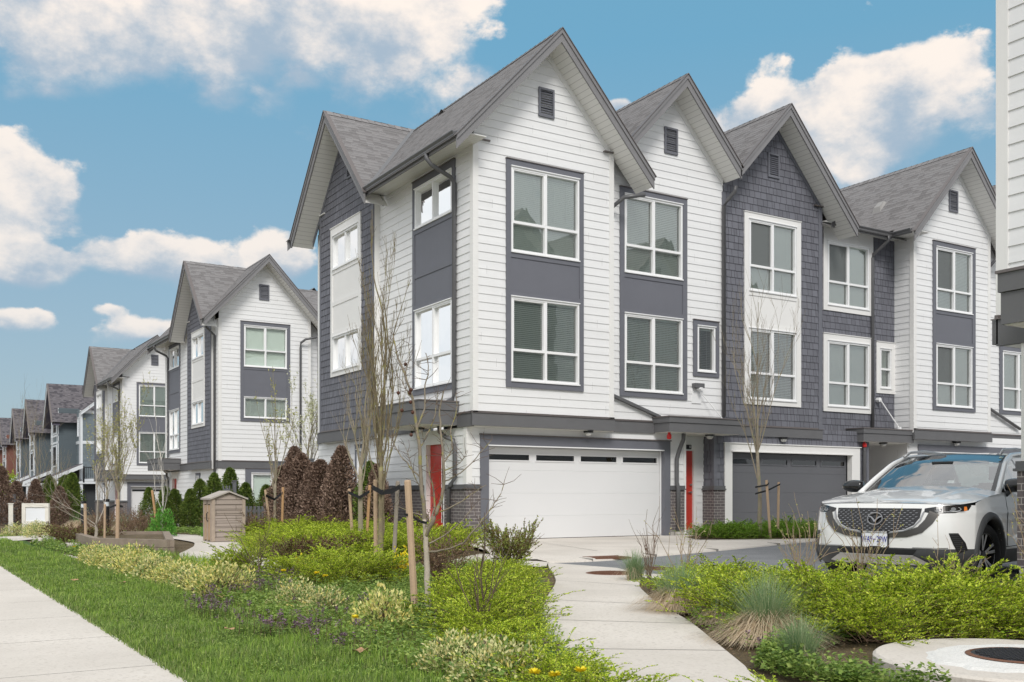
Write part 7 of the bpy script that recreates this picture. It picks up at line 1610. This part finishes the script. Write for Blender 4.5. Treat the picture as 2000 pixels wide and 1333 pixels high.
# hood
NU, NT = 40, 30
def hood(u, t):
    yf = .94*math.sin(math.pi/2*abs(u)); xs = xf(yf, .955); xb = -.64-.0*abs(u)
    if abs(u) > .999: pass
    x = xs+(xb-xs)*t; w = halfw(x, topz(x))*(.985 if t > 0 else 1); y = (yf/.94)*(1-t)*halfw(xs, .95)+t*abs(u)*.90
    ze = topz(x) if x < .62 else .945; crown = (.045+.05*t)*(1-(abs(y)/w)**2.4)
    z = ze+crown*min(1, t*5)+.02*(1-(yf/.94)**2)*(1-min(1, t*5))+.012*math.exp(-((abs(y)-(.42+.16*t))/.035)**2)*min(1, t*3)
    return (x, y*(1 if u >= 0 else -1), z)
hb = MB()
for i in range(NU):
    for j in range(NT):
        u0, u1 = -1+2*i/NU, -1+2*(i+1)/NU; hb.face([hood(u0, j/NT), hood(u1, j/NT), hood(u1, (j+1)/NT), hood(u0, (j+1)/NT)])
# greenhouse
def rail(t):                                            # A-pillar foot to D-pillar foot, left side
    K = [(-.52, .865, 1.075), (-.85, .80, 1.27), (-1.22, .725, 1.47), (-1.55, .675, 1.565), (-2.1, .665, 1.595), (-2.7, .66, 1.575), (-3.15, .67, 1.50), (-3.5, .72, 1.30), (-3.72, .78, 1.13)]
    u = t*(len(K)-1); i = min(int(u), len(K)-2); f = u-i; return tuple(K[i][k]*(1-f)+K[i+1][k]*f for k in range(3))
for i in range(24):                                     # roof skin
    for j in range(16):
        def rp(a, b): p = rail(.375+(.75-.375)*a); y = p[1]*b; return (p[0], y, p[2]+.035*(1-b*b))
        a0, a1, b0, b1 = i/24, (i+1)/24, -1+2*j/16, -1+2*(j+1)/16; hb.face([rp(a0, b0), rp(a0, b1), rp(a1, b1), rp(a1, b0)])
cpart(body, 'body_side', PAINT); cpart(hb, 'hood_and_roof', PAINT); cpart(low, 'lower_cladding', CLAD)
def wsp(a, b):                                          # windscreen, a = height, b = across
    p = rail(.0+.375*a); cx = p[0]+.13*(1-b*b)*(1-.35*a); return (cx, p[1]*b*.985, p[2]+.045*(1-b*b)-.01)
ws = MB(); fr_ = MB(); N1, N2 = 16, 24
for i in range(N1):
    for j in range(N2):
        a0, a1, b0, b1 = i/N1, (i+1)/N1, -1+2*j/N2, -1+2*(j+1)/N2; edge = i < 1 or i >= N1-1 or j < 1 or j >= N2-1
        (fr_ if edge else ws).face([wsp(a0, b0), wsp(a0, b1), wsp(a1, b1), wsp(a1, b0)])
w_o = cpart(ws, 'windscreen', CGLASS); cpart(fr_, 'windscreen_border', GLOSSB, w_o)
mb = MB(); mb.box((-1.12, -.13, 1.43), (-1.05, .13, 1.49)); cpart(mb, 'inner_mirror', INTD, w_o, smooth=False)
mb = MB(); p = [wsp(.86, .86), wsp(.86, .92), wsp(.93, .92), wsp(.93, .86)]; mb.face([(q[0]+.004, q[1], q[2]+.004) for q in p]); cpart(mb, 'toll_sticker', mat('pale_green_sticker', (.6, .75, .65), .5), w_o, smooth=False)
for sg in (1, -1):
    mb = MB(); mb.tube([(rail(t/30)[0], rail(t/30)[1]*sg, rail(t/30)[2]) for t in range(31)], .036, n=8); cpart(mb, 'pillar', PAINT)
    # side glass between belt and rail
    def belt(x): return (x, (halfw(x, topz(x))-.02)*sg, topz(x)+.005)
    gl = MB(); tr_ = MB(); n = 30
    T = [(.10+.70*i/n) for i in range(n+1)]
    for i in range(n):
        a, b = rail(T[i]), rail(T[i+1]); xa, xb = -.72+(-3.35+.72)*i/n, -.72+(-3.35+.72)*(i+1)/n; p, q = belt(xa), belt(xb)
        pil = any(abs((xa+xb)/2-x) < .055 for x in (-1.72, -2.62)); quad = [p, q, (b[0], b[1]*sg*.995, b[2]-.02), (a[0], a[1]*sg*.995, a[2]-.02)]
        (tr_ if pil or i == 0 else gl).face(quad if sg > 0 else quad[::-1])
    g_o = cpart(gl, 'side_glass', CGLASS); cpart(tr_, 'window_pillar', GLOSSB, g_o)
    mb = MB(); mb.tube([(x, (halfw(x, topz(x))-.008)*sg, topz(x)+.006) for x in np.linspace(-.62, -3.4, 20)], .009, n=6); cpart(mb, 'belt_moulding', DCHR)
    # roof rails
    mb = MB(); mb.tube([(-1.35, .62*sg, 1.57), (-1.5, .60*sg, 1.635), (-2.0, .60*sg, 1.665), (-2.6, .60*sg, 1.65), (-3.0, .61*sg, 1.60), (-3.1, .62*sg, 1.54)], .018, n=8); cpart(mb, 'roof_rail', CHROME if False else SILV)
    # door shut lines, sill line and handle
    mb = MB()
    for x0, x1 in ((-.60, -.62), (-1.70, -1.72)): mb.tube([(x0+(x1-x0)*k/8, (halfw(x0, .45+k*.08)+.0005)*sg, .45+k*(topz(x0)-.46)/8) for k in range(9)], .005, n=4)
    mb.tube([(x, (halfw(x, .44)+.001)*sg, .44) for x in np.linspace(-.55, -2.3, 16)], .005, n=4); cpart(mb, 'panel_gap', BLACK)
    for x0 in (-1.45, -2.45): mb = MB(); mb.tube([(x0-.1, halfw(x0, .9)*sg, .90), (x0-.08, (halfw(x0, .9)+.03)*sg, .90), (x0+.08, (halfw(x0, .9)+.03)*sg, .90), (x0+.1, halfw(x0, .9)*sg, .90)], .013, n=6); cpart(mb, 'door_handle', PAINT)
    # mirror
    mb = MB(); rings = []
    for k in range(9):
        v = k/8; yy = .90+.30*v; sx_ = .095*math.sin(math.pi*(.18+.78*v))**.6; szz = .085*math.sin(math.pi*(.2+.75*v))**.5
        rings.append([(-.70-.03*v+sx_*math.cos(6.283*q/14), yy*sg, 1.175+szz*math.sin(6.283*q/14)) for q in range(14)])
    for p, q in zip(rings[:-1], rings[1:]): mb.prism(p, q, caps=False)
    mb.face(rings[0]); mb.face(rings[-1]); m_o = cpart(mb, 'door_mirror', GLOSSB); mb = MB(); mb.tube([(-.66, .87*sg, 1.03), (-.70, .96*sg, 1.12)], [.035, .028], n=8); cpart(mb, 'mirror_stalk', CLAD, m_o)
    # wheel arch mouldings, liner
    for cx, cz in arch:
        mb = MB(); n = 40
        for k in range(n):
            a0, a1 = math.pi*(-.10+1.20*k/n), math.pi*(-.10+1.20*(k+1)/n); rad = [(.405, -.06), (.405, .024), (.43, .034), (.478, .028), (.492, -.004)]
            for (r0, o0), (r1, o1) in zip(rad[:-1], rad[1:]):
                def q(r_, o_, a_): x = cx+r_*math.cos(a_); z = cz+r_*math.sin(a_); return (x, (halfw(x, max(z, .24))+o_)*sg, z)
                mb.face([q(r0, o0, a0), q(r1, o1, a0), q(r1, o1, a1), q(r0, o0, a1)])
        cpart(mb, 'arch_moulding', CLAD)
        mb = MB()
        for k in range(20):
            a0, a1 = math.pi*(-.1+1.2*k/20), math.pi*(-.1+1.2*(k+1)/20); mb.face([(cx+.41*math.cos(a0), .90*sg, cz+.41*math.sin(a0)), (cx+.41*math.cos(a1), .90*sg, cz+.41*math.sin(a1)), (cx+.41*math.cos(a1), .55*sg, cz+.41*math.sin(a1)), (cx+.41*math.cos(a0), .55*sg, cz+.41*math.sin(a0))])
        cpart(mb, 'wheel_liner', BLACK, smooth=False)
        # wheel
        wc = thing('wheel_hub_tmp', 'x', 'x', (0, 0, 0)); bpy.data.objects.remove(wc)
        R0, wd = .365, .235; steer = R(-8) if cx == 0 else 0; yo = .80
        def wp(x, y, z): c_, s_ = math.cos(steer), math.sin(steer); return (cx+x*c_-y*sg*s_, (yo*sg)+x*s_+y*sg*c_, R0+z)
        prof = [(.245, .10), (.262, .117), (.30, .122), (.335, .118), (.357, .095), (.365, .06), (.365, -.08), (.35, -.12), (.27, -.13)]; mb = MB(); n = 56
        for k in range(n):
            a0, a1 = 6.2832*k/n, 6.2832*(k+1)/n
            for (r0, y0), (r1, y1) in zip(prof[:-1], prof[1:]): mb.face([wp(r0*math.cos(a0), y0, r0*math.sin(a0)), wp(r0*math.cos(a1), y0, r0*math.sin(a1)), wp(r1*math.cos(a1), y1, r1*math.sin(a1)), wp(r1*math.cos(a0), y1, r1*math.sin(a0))])
        ty = cpart(mb, 'tyre', TYRE)
        mb = MB()
        for k in range(n):
            a0, a1 = 6.2832*k/n, 6.2832*(k+1)/n
            for (r0, y0), (r1, y1) in zip([(.252, .104), (.240, .108), (.232, .09), (.225, -.10)][:-1], [(.252, .104), (.240, .108), (.232, .09), (.225, -.10)][1:]): mb.face([wp(r0*math.cos(a0), y0, r0*math.sin(a0)), wp(r0*math.cos(a1), y0, r0*math.sin(a1)), wp(r1*math.cos(a1), y1, r1*math.sin(a1)), wp(r1*math.cos(a0), y1, r1*math.sin(a0))])
            mb.face([wp(0, -.06, 0), wp(.23*math.cos(a0), -.06, .23*math.sin(a0)), wp(.23*math.cos(a1), -.06, .23*math.sin(a1))])
        rim = cpart(mb, 'rim', GLOSSB); sp1 = MB(); sp2 = MB()
        for k in range(5):
            for da in (-.19, .19):
                a0 = 6.2832*k/5+.3; a1 = a0+da; ca, sa_2 = math.cos(a1), math.sin(a1); c0, s0 = math.cos(a0+da*.55), math.sin(a0+da*.55)
                def sp(r_, w_, y_, ang): return [wp(r_*math.cos(ang)-w_*math.sin(ang), y_, r_*math.sin(ang)+w_*math.cos(ang)), wp(r_*math.cos(ang)+w_*math.sin(ang), y_, r_*math.sin(ang)-w_*math.cos(ang))]
                A0 = sp(.05, .012, .075, a0+da*.55); A1 = sp(.245, .020, .100, a1); B0 = sp(.05, .017, .04, a0+da*.55); B1_ = sp(.245, .03, .05, a1)
                sp1.face([A0[0], A1[0], A1[1], A0[1]]); sp2.face([A0[0], A1[0], B1_[0], B0[0]]); sp2.face([A0[1], A1[1], B1_[1], B0[1]])
        mb = MB(); mb.prism([wp(.055*math.cos(6.2832*q/16), .05, .055*math.sin(6.2832*q/16)) for q in range(16)], [wp(.045*math.cos(6.2832*q/16), .085, .045*math.sin(6.2832*q/16)) for q in range(16)]); 
        cpart(sp1, 'spoke_face', SILV, rim, smooth=False); cpart(sp2, 'spoke_side', GLOSSB, rim, smooth=False); cpart(mb, 'hub_cap', GLOSSB, rim, smooth=False)
# front details laid on the nose surface
def NP(y, z, o=0.): x = xf(y, z); return (x+o, y/.94*halfw(x, z) if abs(y) > .5 else y, z)
def nose_patch(mb, poly, o, du=.02, dz=.015):
    ys = [p[0] for p in poly]; zs = [p[1] for p in poly]; cc = sum((poly[i][0]*poly[(i+1) % len(poly)][1]-poly[(i+1) % len(poly)][0]*poly[i][1]) for i in range(len(poly)))
    cv = poly if cc > 0 else poly[::-1]; y = min(ys)
    while y < max(ys):
        z = min(zs)
        while z < max(zs):
            pl = clip_convex([(y, z), (y+du, z), (y+du, z+dz), (y, z+dz)], cv)
            if pl: mb.face([NP(a, b, o) for a, b in pl])
            z += dz
        y += du
def ribbon(mb, line, w, o0, o1, n=6):
    """raised band along a polyline on the nose; w = half width"""
    L = [Vector((p[0], p[1], 0)) for p in line]; Q = []
    for a, b in zip(L[:-1], L[1:]):
        for k in range(n): Q.append(a.lerp(b, k/n))
    Q.append(L[-1])
    for i in range(len(Q)-1):
        def nrm(k):
            t = (Q[min(k+1, len(Q)-1)]-Q[max(k-1, 0)]).normalized(); return Vector((-t.y, t.x, 0))
        wi = w if not callable(w) else w(i/(len(Q)-1)); wj = w if not callable(w) else w((i+1)/(len(Q)-1))
        a, b, c, d = Q[i]+nrm(i)*wi, Q[i+1]+nrm(i+1)*wj, Q[i+1]-nrm(i+1)*wj, Q[i]-nrm(i)*wi
        mb.face([NP(a.x, a.y, o1), NP(b.x, b.y, o1), NP(c.x, c.y, o1), NP(d.x, d.y, o1)]); mb.face([NP(a.x, a.y, o0), NP(b.x, b.y, o0), NP(b.x, b.y, o1), NP(a.x, a.y, o1)]); mb.face([NP(d.x, d.y, o0), NP(c.x, c.y, o0), NP(c.x, c.y, o1), NP(d.x, d.y, o1)])
GR = [(-.50, .905), (-.49, .80), (-.43, .715), (-.33, .665), (-.15, .635), (.15, .635), (.33, .665), (.43, .715), (.49, .80), (.50, .905)]
mb = MB(); nose_patch(mb, GR, .004); gr = cpart(mb, 'grille', GLOSSB, smooth=False)
mb = MB(); row = 0; z = .655
while z < .90:
    y = -.49+(.032 if row % 2 else 0)
    while y < .49:
        if inside(y, z, GR) and inside(y+.03, z, GR) and not ((y+.016)**2/.0072+(z-.785)**2/.0050 < 1): mb.face([NP(y, z, .010), NP(y+.030, z, .010), NP(y+.025, z-.006, .014), NP(y+.005, z-.006, .014)])
        y += .064
    z += .0225; row += 1
cpart(mb, 'grille_mesh', CHROME, gr, smooth=False)
wing = [(-.63, .86), (-.585, .76), (-.50, .665), (-.36, .615), (0, .588), (.36, .615), (.50, .665), (.585, .76), (.63, .86)]
mb = MB(); ribbon(mb, wing, lambda t: .030+.022*(abs(t-.5)*2)**1.2, .0, .012); cpart(mb, 'grille_surround', DCHR, gr, smooth=False)
mb = MB(); ribbon(mb, [(-.525, .87), (-.50, .775), (-.435, .70), (-.33, .650), (-.15, .620), (.15, .620), (.33, .650), (.435, .70), (.50, .775), (.525, .87)], .006, .0, .022); cpart(mb, 'chrome_wing', CHROME, gr, smooth=False)
# emblem: ringed winged V
mb = MB(); n = 40; mb.tube([NP(.088*math.cos(6.2832*k/n), .785+.068*math.sin(6.2832*k/n), .032) for k in range(n+1)], .0075, n=6)
for s in (1, -1): ribbon(mb, [(0, .752), (.018*s, .778), (.045*s, .803), (.078*s, .812)], lambda t: .010-.005*t, .02, .036)
cpart(mb, 'emblem', CHROME, gr, smooth=False)
for s in (1, -1):
    HL = [(.525*s, .865), (.53*s, .905), (.70*s, .935), (.90*s, .955), (.915*s, .935), (.895*s, .885), (.80*s, .855), (.62*s, .85)]
    mb = MB(); nose_patch(mb, HL, .005); hl = cpart(mb, 'headlight', GLOSSB, smooth=False)
    mb = MB()
    for cy, cz, ra, rb in ((.665, .888, .034, .018), (.80, .898, .045, .024)): mb.tube([NP((cy+ra*math.cos(a))*s, cz+rb*math.sin(a), .012) for a in np.linspace(-2.6, .9, 14)], .0035, n=5); 
    mb.tube([NP(y*s, .868-.0*y, .010) for y in (.72, .78, .84, .87)], .0035, n=5); cpart(mb, 'light_signature', mat('drl_white', (.5, .51, .53), .5), hl, smooth=False)
    mb = MB(); 
    for cy, cz, ra in ((.66, .888, .015), (.79, .898, .02)): mb.face([NP((cy+ra*math.cos(a))*s, cz+ra*math.sin(a), .009) for a in np.linspace(0, 6.0, 12)])
    cpart(mb, 'projector', mat('lamp_lens_grey', (.18, .19, .2), .4), hl, smooth=False)
    mb = MB(); nose_patch(mb, [(.865*s, .875), (.868*s, .925), (.885*s, .925), (.888*s, .885)], .010, .01, .01); cpart(mb, 'amber_marker', mat('amber_lens', (.75, .22, .04), .2), hl, smooth=False)
    mb = MB(); nose_patch(mb, [(.765*s, .63), (.835*s, .63), (.885*s, .52), (.90*s, .44), (.835*s, .40), (.80*s, .50)], .006, .015, .012); sv = cpart(mb, 'side_vent', BLACK, smooth=False)
    mb = MB()
    for k in range(9): ribbon(mb, [((.775+.008*k*.9)*s, .615-.022*k), ((.84+.006*k)*s, .615-.022*k)], .002, .0, .011, n=2)
    cpart(mb, 'vent_louvres', CLAD, sv, smooth=False)
    mb = MB(); mb.tube([NP(y*s, .462, .004) for y in (.42, .5, .6, .7, .76)], .004, n=4); cpart(mb, 'bumper_trim', CHROME, smooth=False)
    for yy in (.30, .66): mb = MB(); mb.tube([NP(yy*s, .555, -.004), NP(yy*s, .555, .006)], .011, n=10); cpart(mb, 'parking_sensor', PAINT, smooth=False)
mb = MB(); nose_patch(mb, [(-.47, .44), (.47, .44), (.42, .375), (-.42, .375)], .006); cpart(mb, 'lower_intake', BLACK, smooth=False)
mb = MB(); nose_patch(mb, [(-.45, .365), (.45, .365), (.60, .285), (.50, .262), (-.50, .262), (-.60, .285)], .014); ribbon(mb, [(-.44, .368), (.44, .368)], .008, 0, .03); cpart(mb, 'skid_plate', SILV, smooth=False)
PX_ = xf(0, .54)+.012
mb = MB(); mb.box((PX_-.01, -.165, .455), (PX_+.006, .165, .640)); pf = cpart(mb, 'plate_holder', BLACK, smooth=False)
mb = MB(); mb.box((PX_, -.150, .470), (PX_+.010, .150, .616)); cpart(mb, 'number_plate', mat('plate_white', (.72, .74, .78), .4), pf, smooth=False)
MF = Matrix.Rotation(R(90), 4, 'Z') @ Matrix.Rotation(R(90), 4, 'X')
def ctext(body_, size, y, z, x, m, sx=1., bold=0.):
    o = text(body_, size, Matrix.Translation((x, y, z)) @ MF @ Matrix.Diagonal((sx, 1, 1, 1)), m, pf, 'plate_lettering', .0008, bold=bold)
    return o
BLU = mat('plate_blue', (.015, .03, .28), .4)
ctext('WA9', .098, -.088, .545, PX_+.0108, BLU, .62, .001); ctext('29W', .098, .088, .545, PX_+.0108, BLU, .62, .001); ctext('WEST COAST AUTO GROUP', .028, 0, .629, PX_+.0068, WVINYL, .80, .0006)
mb = MB(); mb.box((PX_+.0102, -.016, .54), (PX_+.0112, .016, .552)); cpart(mb, 'plate_flag', mat('plate_flag', (.2, .12, .3), .5), pf, smooth=False)
for s in (-.105, .105): mb = MB(); mb.box((PX_+.006, s-.03, .459), (PX_+.012, s+.03, .469)); cpart(mb, 'plate_badge', WVINYL, pf, smooth=False)
# cabin and underside
mb = MB(); mb.box((-3.6, -.80, .22), (.55, .80, .30)); cpart(mb, 'underbody', BLACK, smooth=False)
mb = MB(); mb.box((-1.0, -.80, .75), (-.55, .80, 1.08)); cpart(mb, 'dashboard', INTD, smooth=False)
for y in (-.38, .38):
    mb = MB(); P = [(-1.95, 0, .60), (-1.75, 0, .60), (-1.98, 0, 1.22), (-2.1, 0, 1.22)]; mb.prism([(p[0], y-.24, p[2]) for p in P], [(p[0], y+.24, p[2]) for p in P]); se = cpart(mb, 'seat', INTD, smooth=False); mb = MB(); mb.box((-2.14, y-.13, 1.26), (-2.03, y+.13, 1.44)); cpart(mb, 'headrest', INTD, se, smooth=False)
mb = MB(); n = 20; mb.tube([(-1.22-.05*math.sin(6.283*k/n), .38+.18*math.cos(6.283*k/n), 1.0+.17*math.sin(6.283*k/n)) for k in range(n+1)], .016, n=6); cpart(mb, 'steering_wheel', INTD)
mb = MB(); 
for i in range(8):                                      # tail closure
    z0, z1 = .24+i*.11, .24+(i+1)*.11; mb.face([(-3.75, -halfw(-3.75, z0), z0), (-3.75, halfw(-3.75, z0), z0), (-3.75, halfw(-3.75, z1), z1), (-3.75, -halfw(-3.75, z1), z1)])
cpart(mb, 'tailgate', PAINT, smooth=False); mb = MB(); mb.face([(-3.73, -.78, 1.12), (-3.73, .78, 1.12), (-3.16, .66, 1.52), (-3.16, -.66, 1.52)]); cpart(mb, 'rear_glass', CGLASS, smooth=False)
# ------------------------------------------------------------------ grey gabled houses further down the street
def craft(o, c1, c2, trimc, label, hip=True, sh=False, roofm=ROOFD):
    """street-gabled house: steep dark roof to the street, bands of white trim, porch roof and balcony"""
    rt = thing('gabled_house', label, 'house', (o[0]+12.8, o[1], o[2])); B = Bld(rt, o, 1)
    X = 12.8; D = 9.0; y0, y1 = 3.4, 7.6
    sd = Fr((X-.5, 0, 0), (0, 1, 0), (-1, 0, 0)); mb = MB(); c = (y0+y1)/2; ap = 11.2; p = 1.25
    lap_wall(mb, sd, gable_outline(y0, y1, 0, c, ap, p, th=.25), [(c-.9, 4.2, c+.9, 5.8), (c-.9, 7.0, c+.9, 8.6)], z0=.1); B.part(mb, 'siding_wall', c1)
    for a, b in ((4.2, 5.8), (7.0, 8.6)):
        m2 = MB(); U = (c-1.02, c+1.02); sd.box(m2, U[0], a-.12, c-.9, b+.14, 0, .05); sd.box(m2, c+.9, a-.12, U[1], b+.14, 0, .05); sd.box(m2, c-.9, b, c+.9, b+.14, 0, .05); sd.box(m2, c-.9, a-.12, c+.9, a, 0, .05); B.part(m2, 'window_trim', trimc)
        window(B, sd, c-.89, a+.03, c+.89, b-.02, frame=mat('dark_frame', (.03, .03, .032), .4), blind=False, rail=a+.5)
    m2 = MB()
    for z in (2.9, 6.05, 6.65, 8.75): sd.box(m2, y0, z, y1, z+.16, 0, .04)
    for y in (y0, y1-.14, c-1.35, c+1.21): sd.box(m2, y, 2.9, y+.14, 9.0, 0, .045)
    B.part(m2, 'trim_boards', trimc)
    fr = Fr((0, y0, 0), (1, 0, 0), (0, -1, 0)); mb = MB(); lap_wall(mb, fr, [(X-.5, 0), (X+1.1, 0), (X+1.1, 9.0), (X-.5, 9.0)], [], z0=.1); B.part(mb, 'side_wall', c2)
    # forward wing, facing the viewer
    f2 = Fr((0, 1.6, 0), (1, 0, 0), (0, -1, 0)); w0, w1 = X+.9, X+D; holes = [(X+2.4, 4.0, X+3.7, 5.6), (X+2.2, 7.2, X+4.2, 8.0)]
    mb = MB(); (shingle_wall(mb, f2, [(w0, 0), (w1, 0), (w1, 12.0), (w0+.4, 8.7), (w0, 8.7)], holes, .1, rng) if sh else lap_wall(mb, f2, [(w0, 0), (w1, 0), (w1, 9.0), (w0, 9.0)], holes, z0=.1)); B.part(mb, 'wing_wall', c1)
    s2 = Fr((w0, 0, 0), (0, 1, 0), (-1, 0, 0)); mb = MB(); lap_wall(mb, s2, [(1.6, 0), (y0+.1, 0), (y0+.1, 8.8), (1.6, 8.8)], [(2.2, 6.6, 2.8, 8.2)], z0=.1); B.part(mb, 'wing_side_wall', c1)
    window(B, s2, 2.2, 6.6, 2.8, 8.2, mull=False, blind=False, frame=trimc)
    for a, b, c_, d in holes:
        m2 = MB(); f2.box(m2, a-.16, b-.14, a, d+.16, 0, .05); f2.box(m2, c_, b-.14, c_+.16, d+.16, 0, .05); f2.box(m2, a, d, c_, d+.16, 0, .05); f2.box(m2, a, b-.14, c_, b, 0, .05); B.part(m2, 'window_trim', trimc)
        window(B, f2, a+.01, b+.03, c_-.01, d-.02, frame=mat('dark_frame', (.03, .03, .032), .4), blind=False)
    m2 = MB(); f2.box(m2, w0-.02, 5.95, w1, 6.2, 0, .05); f2.box(m2, w0-.02, 8.5, w1, 8.75, 0, .05); f2.box(m2, w0-.03, 0, w0+.2, 8.5, 0, .055); m2.box((w0-.05, 1.6, 5.95), (w0, y0, 6.2)); m2.box((w0-.055, 1.545, 0), (w0-.0, 1.8, 8.5)); f2.box(m2, w0, 2.9, w1, 3.1, 0, .05); B.part(m2, 'trim_boards', trimc)
    gable_roof(B, 'x', c, ap, 2.75, p, X-1.1, X+D+2, mat_=roofm, fas=trimc, sof=mat('dark_soffit', (.07, .065, .09), .8), soff=X-.45)
    if hip: gable_roof(B, 'y', X+D*.55+.3, 12.2, 4.35, .82, 1.1, y0-.3, mat_=roofm, fas=trimc, sof=SOFF, soff=1.65)
    else:
        m2 = MB(); m2.face([(w0-.4, 1.2, 8.75), (w1, 1.2, 8.75), (w1, y0+.9, 10.6), (w0+1.2, y0+.9, 10.6)]); m2.face([(w0-.4, 1.2, 8.75), (w0-.4, y0+.6, 8.75), (w0+1.2, y0+.9, 10.6)]); B.part(m2, 'hip_roof', roofm); m2 = MB(); m2.box((w0-.45, 1.15, 8.62), (w1, 1.22, 8.76)); B.part(m2, 'eave_fascia', trimc)
    # porch roof, posts, balcony
    m2 = MB(); m2.hexa([(X-1.9, .2, 2.85), (X-1.9, y0+.2, 2.85), (w0, y0+.2, 4.15), (w0, .2, 4.15), (X-1.9, .2, 2.97), (X-1.9, y0+.2, 2.97), (w0, y0+.2, 4.27), (w0, .2, 4.27)]); B.part(m2, 'porch_roof', roofm)
    m2 = MB(); m2.hexa([(X-1.95, .12, 2.62), (w0, .12, 3.9), (w0, .19, 3.9), (X-1.95, .19, 2.62), (X-1.95, .12, 2.92), (w0, .12, 4.22), (w0, .19, 4.22), (X-1.95, .19, 2.92)]); m2.box((X-1.6, .15, 2.6), (w1-1, .3, 2.8)); B.part(m2, 'porch_fascia', trimc)
    for x in (X-1.2, X-.3, X+.7, X+2.0): m2 = MB(); m2.box((x, .22, 0), (x+.2, .42, 2.6)); B.part(m2, 'porch_post', trimc)
    m2 = MB(); m2.box((w0, .15, 2.78), (w1-1, 1.6, 2.95)); B.part(m2, 'balcony_deck', trimc)
    m2 = MB(); m2.box((w0, .17, 3.92), (w1-1, .22, 3.98)); m2.box((w0, .17, 3.02), (w1-1, .22, 3.06))
    x = w0
    while x < w1-1: m2.box((x, .18, 3.04), (x+.03, .21, 3.94)); x += .14
    for x in (w0, w0+3.4): m2.box((x, .14, 2.7), (x+.12, .26, 4.05))
    B.part(m2, 'balcony_railing', BLKMET)
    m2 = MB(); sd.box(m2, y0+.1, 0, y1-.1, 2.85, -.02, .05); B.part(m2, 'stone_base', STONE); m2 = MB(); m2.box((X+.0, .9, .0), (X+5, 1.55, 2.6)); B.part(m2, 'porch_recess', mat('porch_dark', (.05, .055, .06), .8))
    return B
STONE = brick_mat('ledge_stone', (.30, .27, .24), (.42, .39, .35), (.20, .18, .16), w=.3, h=.1, ms=.008)
BG = siding_mat('blue_grey_siding', (.155, .185, .205)); BG2 = siding_mat('dark_blue_grey_panel', (.10, .125, .14)); BGS = shingle_mat('blue_grey_shingle', (.17, .205, .225)); RB = siding_mat('red_brown_siding', (.20, .085, .065)); HT = mat('house_white_trim', (.70, .73, .76), .5)
craft((.0, 88.8, -.62), BGS, BG2, HT, 'nearest blue-grey shingled house with a street gable, black balcony and white porch trim', hip=True, sh=True)
craft((.1, 105.6, -.62), BG, BG2, HT, 'second blue-grey gabled house down the street with a hipped side roof', hip=False)
craft((.1, 118.0, -.62), BG, BG2, HT, 'third grey gabled house down the street with a small balcony', hip=True)
craft((.1, 133.6, -.62), RB, RB, HT, 'red-brown gabled house near the far left edge', hip=False)
craft((.1, 149.5, -.62), RB, RB, HT, 'farthest red-brown gabled house cut by the left edge', hip=True)
# wooded skyline beyond the end of the street
r = np.random.default_rng(77); c = Cloud(); n = 26000; x = r.uniform(-160, 260, n); y = r.uniform(210, 240, n); h = (5+3*np.sin(x*.13)+2*np.sin(x*.37+1))*r.uniform(.1, 1, n); c.leaves(np.stack([x, y, h-.6], 1), rvec(r, n), rvec(r, n), 1.6*r.uniform(.5, 1.3, n), 1.1)
o = c.build('far_woods', leaf_mat('far_tree_leaf', [(0, (.05, .07, .04)), (1, (.13, .15, .09))], trans=0)); o['kind'] = 'stuff'; o['label'] = 'distant belt of trees beyond the end of the street'; o['category'] = 'trees'
